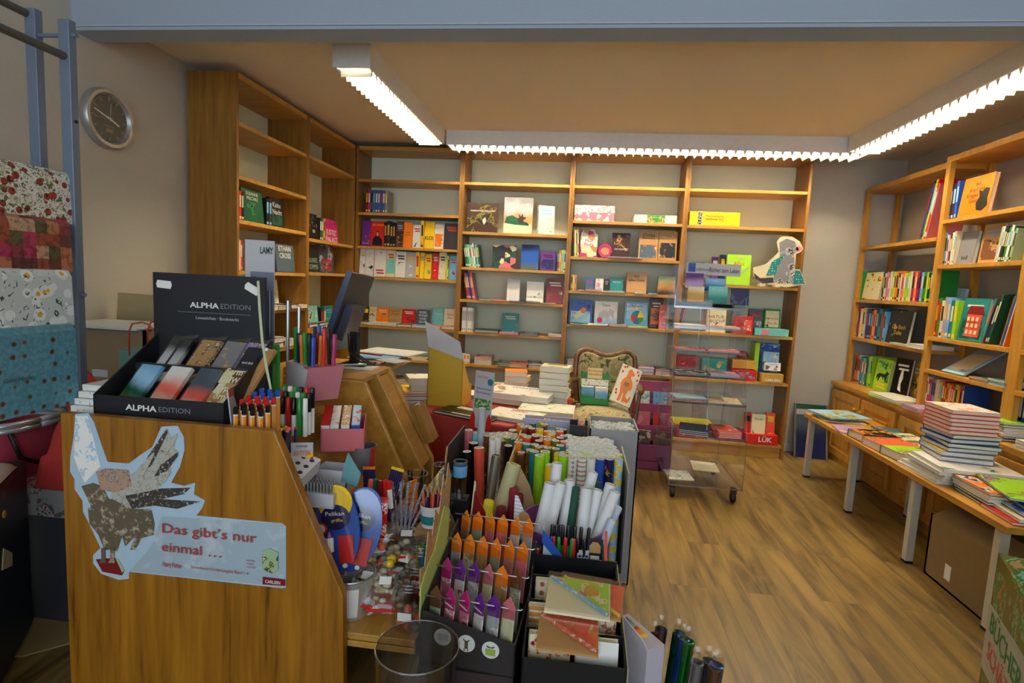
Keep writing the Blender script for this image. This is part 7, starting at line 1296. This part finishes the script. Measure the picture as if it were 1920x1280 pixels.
t=thing('gift_card','blue and white striped card with cookie picture behind wire rack','card',(-.155,1.60,.0),(0,0,R(-20))); MB().prism([(0,0),(.06,0),(.06,.56),(.01,.66),(0,.66)],0,.003).build('card',art(['white','lightblue','white'],14,1,'stripes'),t); MB().lathe([(0,0),(.018,0),(.018,.001),(0,.001)],16,M=Matrix.Translation((.035,-.0005,.60))@Matrix.Rotation(R(90),4,'X')).build('cookie_picture',pm('tan'),t)
t=thing('greeting_card','tall dark red folded card with pale back behind wire rack','card',(PY(873,1010,1.60).x,1.575,.30),(0,R(5),R(-30))); MB().prism([(0,0),(.07,0),(.05,.33),(0,.38)],0,.002).build('front_sheet',pm('darkred'),t); MB().prism([(-.004,0),(.0,0),(.0,.40),(-.004,.41)],-.001,.004).build('back_sheet',pm('cream'),t)
# clear waste tube in the foreground
t=thing('clear_bin','tall clear plastic bin standing before the low counter shelf','bin',(-.308,1.115,0)); MB().lathe([(0,.002),(.076,.002),(.092,.487),(.090,.489),(.074,.006),(0,.006)],40).build('bin_body',clear('bin_plastic',(.80,.79,.78),.07,.08,.45),t,smooth=True)
MB().tube([(.092*math.cos(a),.092*math.sin(a),.488) for a in [k*PI/20 for k in range(41)]],.0022,6).build('rim',ACRE,t,smooth='all')
# foil rolls and tall white box, bottom right
a,b,c3=PZ(1178,1150,.44),PZ(1246,1208,.44),PZ(1170,1180,.44)
ang=math.atan2((b-a).y,(b-a).x); L_=(b-a).length
t=thing('paper_carton','tall pale lilac carton with rainbow colour strip in foreground','box',(a.x,a.y,0),(0,0,ang)); LIL=pm((.50,.46,.52),.6)
m=MB(); m.box((0,-.055,0),(L_,0,.44)); m.prism([(0,.44),(L_,.44),(L_*.85,.455),(.01,.48)],-.055,-.052); m.build('carton',LIL,t)
for i,c in enumerate('navy blue teal green red orange gold yellow'.split()): MB().box((.012+i*.0105,-.045,.4402),(.012+(i+1)*.0105,-.015,.4412)).build('colour_stripe',pm(c),t)
fo=[(1190,1172,'slate'),(1240,1178,'charcoal'),(1273,1185,'darkgreen'),(1291,1200,'green'),(1283,1195,'blue'),(1228,1190,'darkred'),(1308,1240,'grey'),(1340,1250,'brown'),(1345,1245,'blue'),(1330,1238,'charcoal')]
for i,(x,y,c) in enumerate(fo):
    if i==0: continue
    q=PZ(x,y,.43); t=thing('foil_roll','%s foil roll leaning in the foreground bundle, %s from left'%(cn(c),ordw(i)),'foil roll',(q.x-.03,q.y-.0,.0),(0,R(4),0),'foil rolls in the foreground'); L_=.43
    MB().lathe([(.011,0),(.0155,0),(.0155,L_),(.011,L_+.001),(.010,L_-.06)],14).build('foil',pm(c,.18,.75),t,smooth=True); MB().lathe([(.0165,L_-.05),(.0175,L_),(.012,L_+.018),(.017,L_+.028)],10).build('clear_wrap',FILM,t)
t=thing('foil_roll_bin','low dark box holding the foil rolls in the foreground','box',(.22,1.16,0)); m=MB(); W,D_=.20,.22; m.box((0,0,0),(W,.006,.16)); m.box((0,D_,0),(W,D_+.006,.16)); m.box((0,0,0),(.006,D_,.16)); m.box((W,0,0),(W+.006,D_+.006,.16)); m.build('carton',pm('charcoal'),t)
# ================================================================ wall clock
c=PX(204,223,XLW+.02); t=thing('wall_clock','round silver rimmed wall clock with black face on left wall','clock',(XLW,c.y,c.z),(0,R(90),0)); r_=.134
MB().lathe([(0,.001),(r_,.001),(r_,.02),(r_-.008,.034),(r_-.022,.034),(r_-.034,.020),(0,.020)],48).build('rim',pm((.42,.40,.38),.3,.6),t,smooth=True)
MB().lathe([(0,.0205),(r_-.033,.0205),(r_-.033,.022),(0,.022)],48).build('dial',pm((.008,.008,.008),.3),t)
# local axes after Ry(90): local z -> +X (out of the wall), local y -> +Y, local x -> -Z
m=MB()
for k in range(60):
    a=R(6*k); l0=.078 if k%5==0 else .094; M_=Matrix.Rotation(a,4,'Z'); m.box((-.098,-.0008,.022),(-l0,.0008,.0232),M=M_)
m.build('tick_marks',pm((.5,.5,.45)),t)
def hand(deg,L,w_,c,name,z): M_=Matrix.Rotation(R(-deg),4,'Z'); return MB().box((-L,-w_/2,z),(.015,w_/2,z+.001),M=M_).build(name,pm(c),t)
hand(-72,.085,.005,'white','minute_hand',.024); hand(112,.055,.006,'white','hour_hand',.026); hand(5,.07,.0015,'silver','second_hand',.028); hand(-95,.08,.0012,'gold','alarm_hand',.023)
MB().lathe([(0,.022),(.005,.022),(.005,.030),(0,.030)],12).build('hub',METAL,t)
MB().box((.03,-.03,.0222),(.034,.03,.0228)).box((.045,-.02,.0222),(.06,.02,.0226)).build('dial_print',pm((.22,.14,.07)),t)
print('books',BK[0],'objects',len(sc.objects))
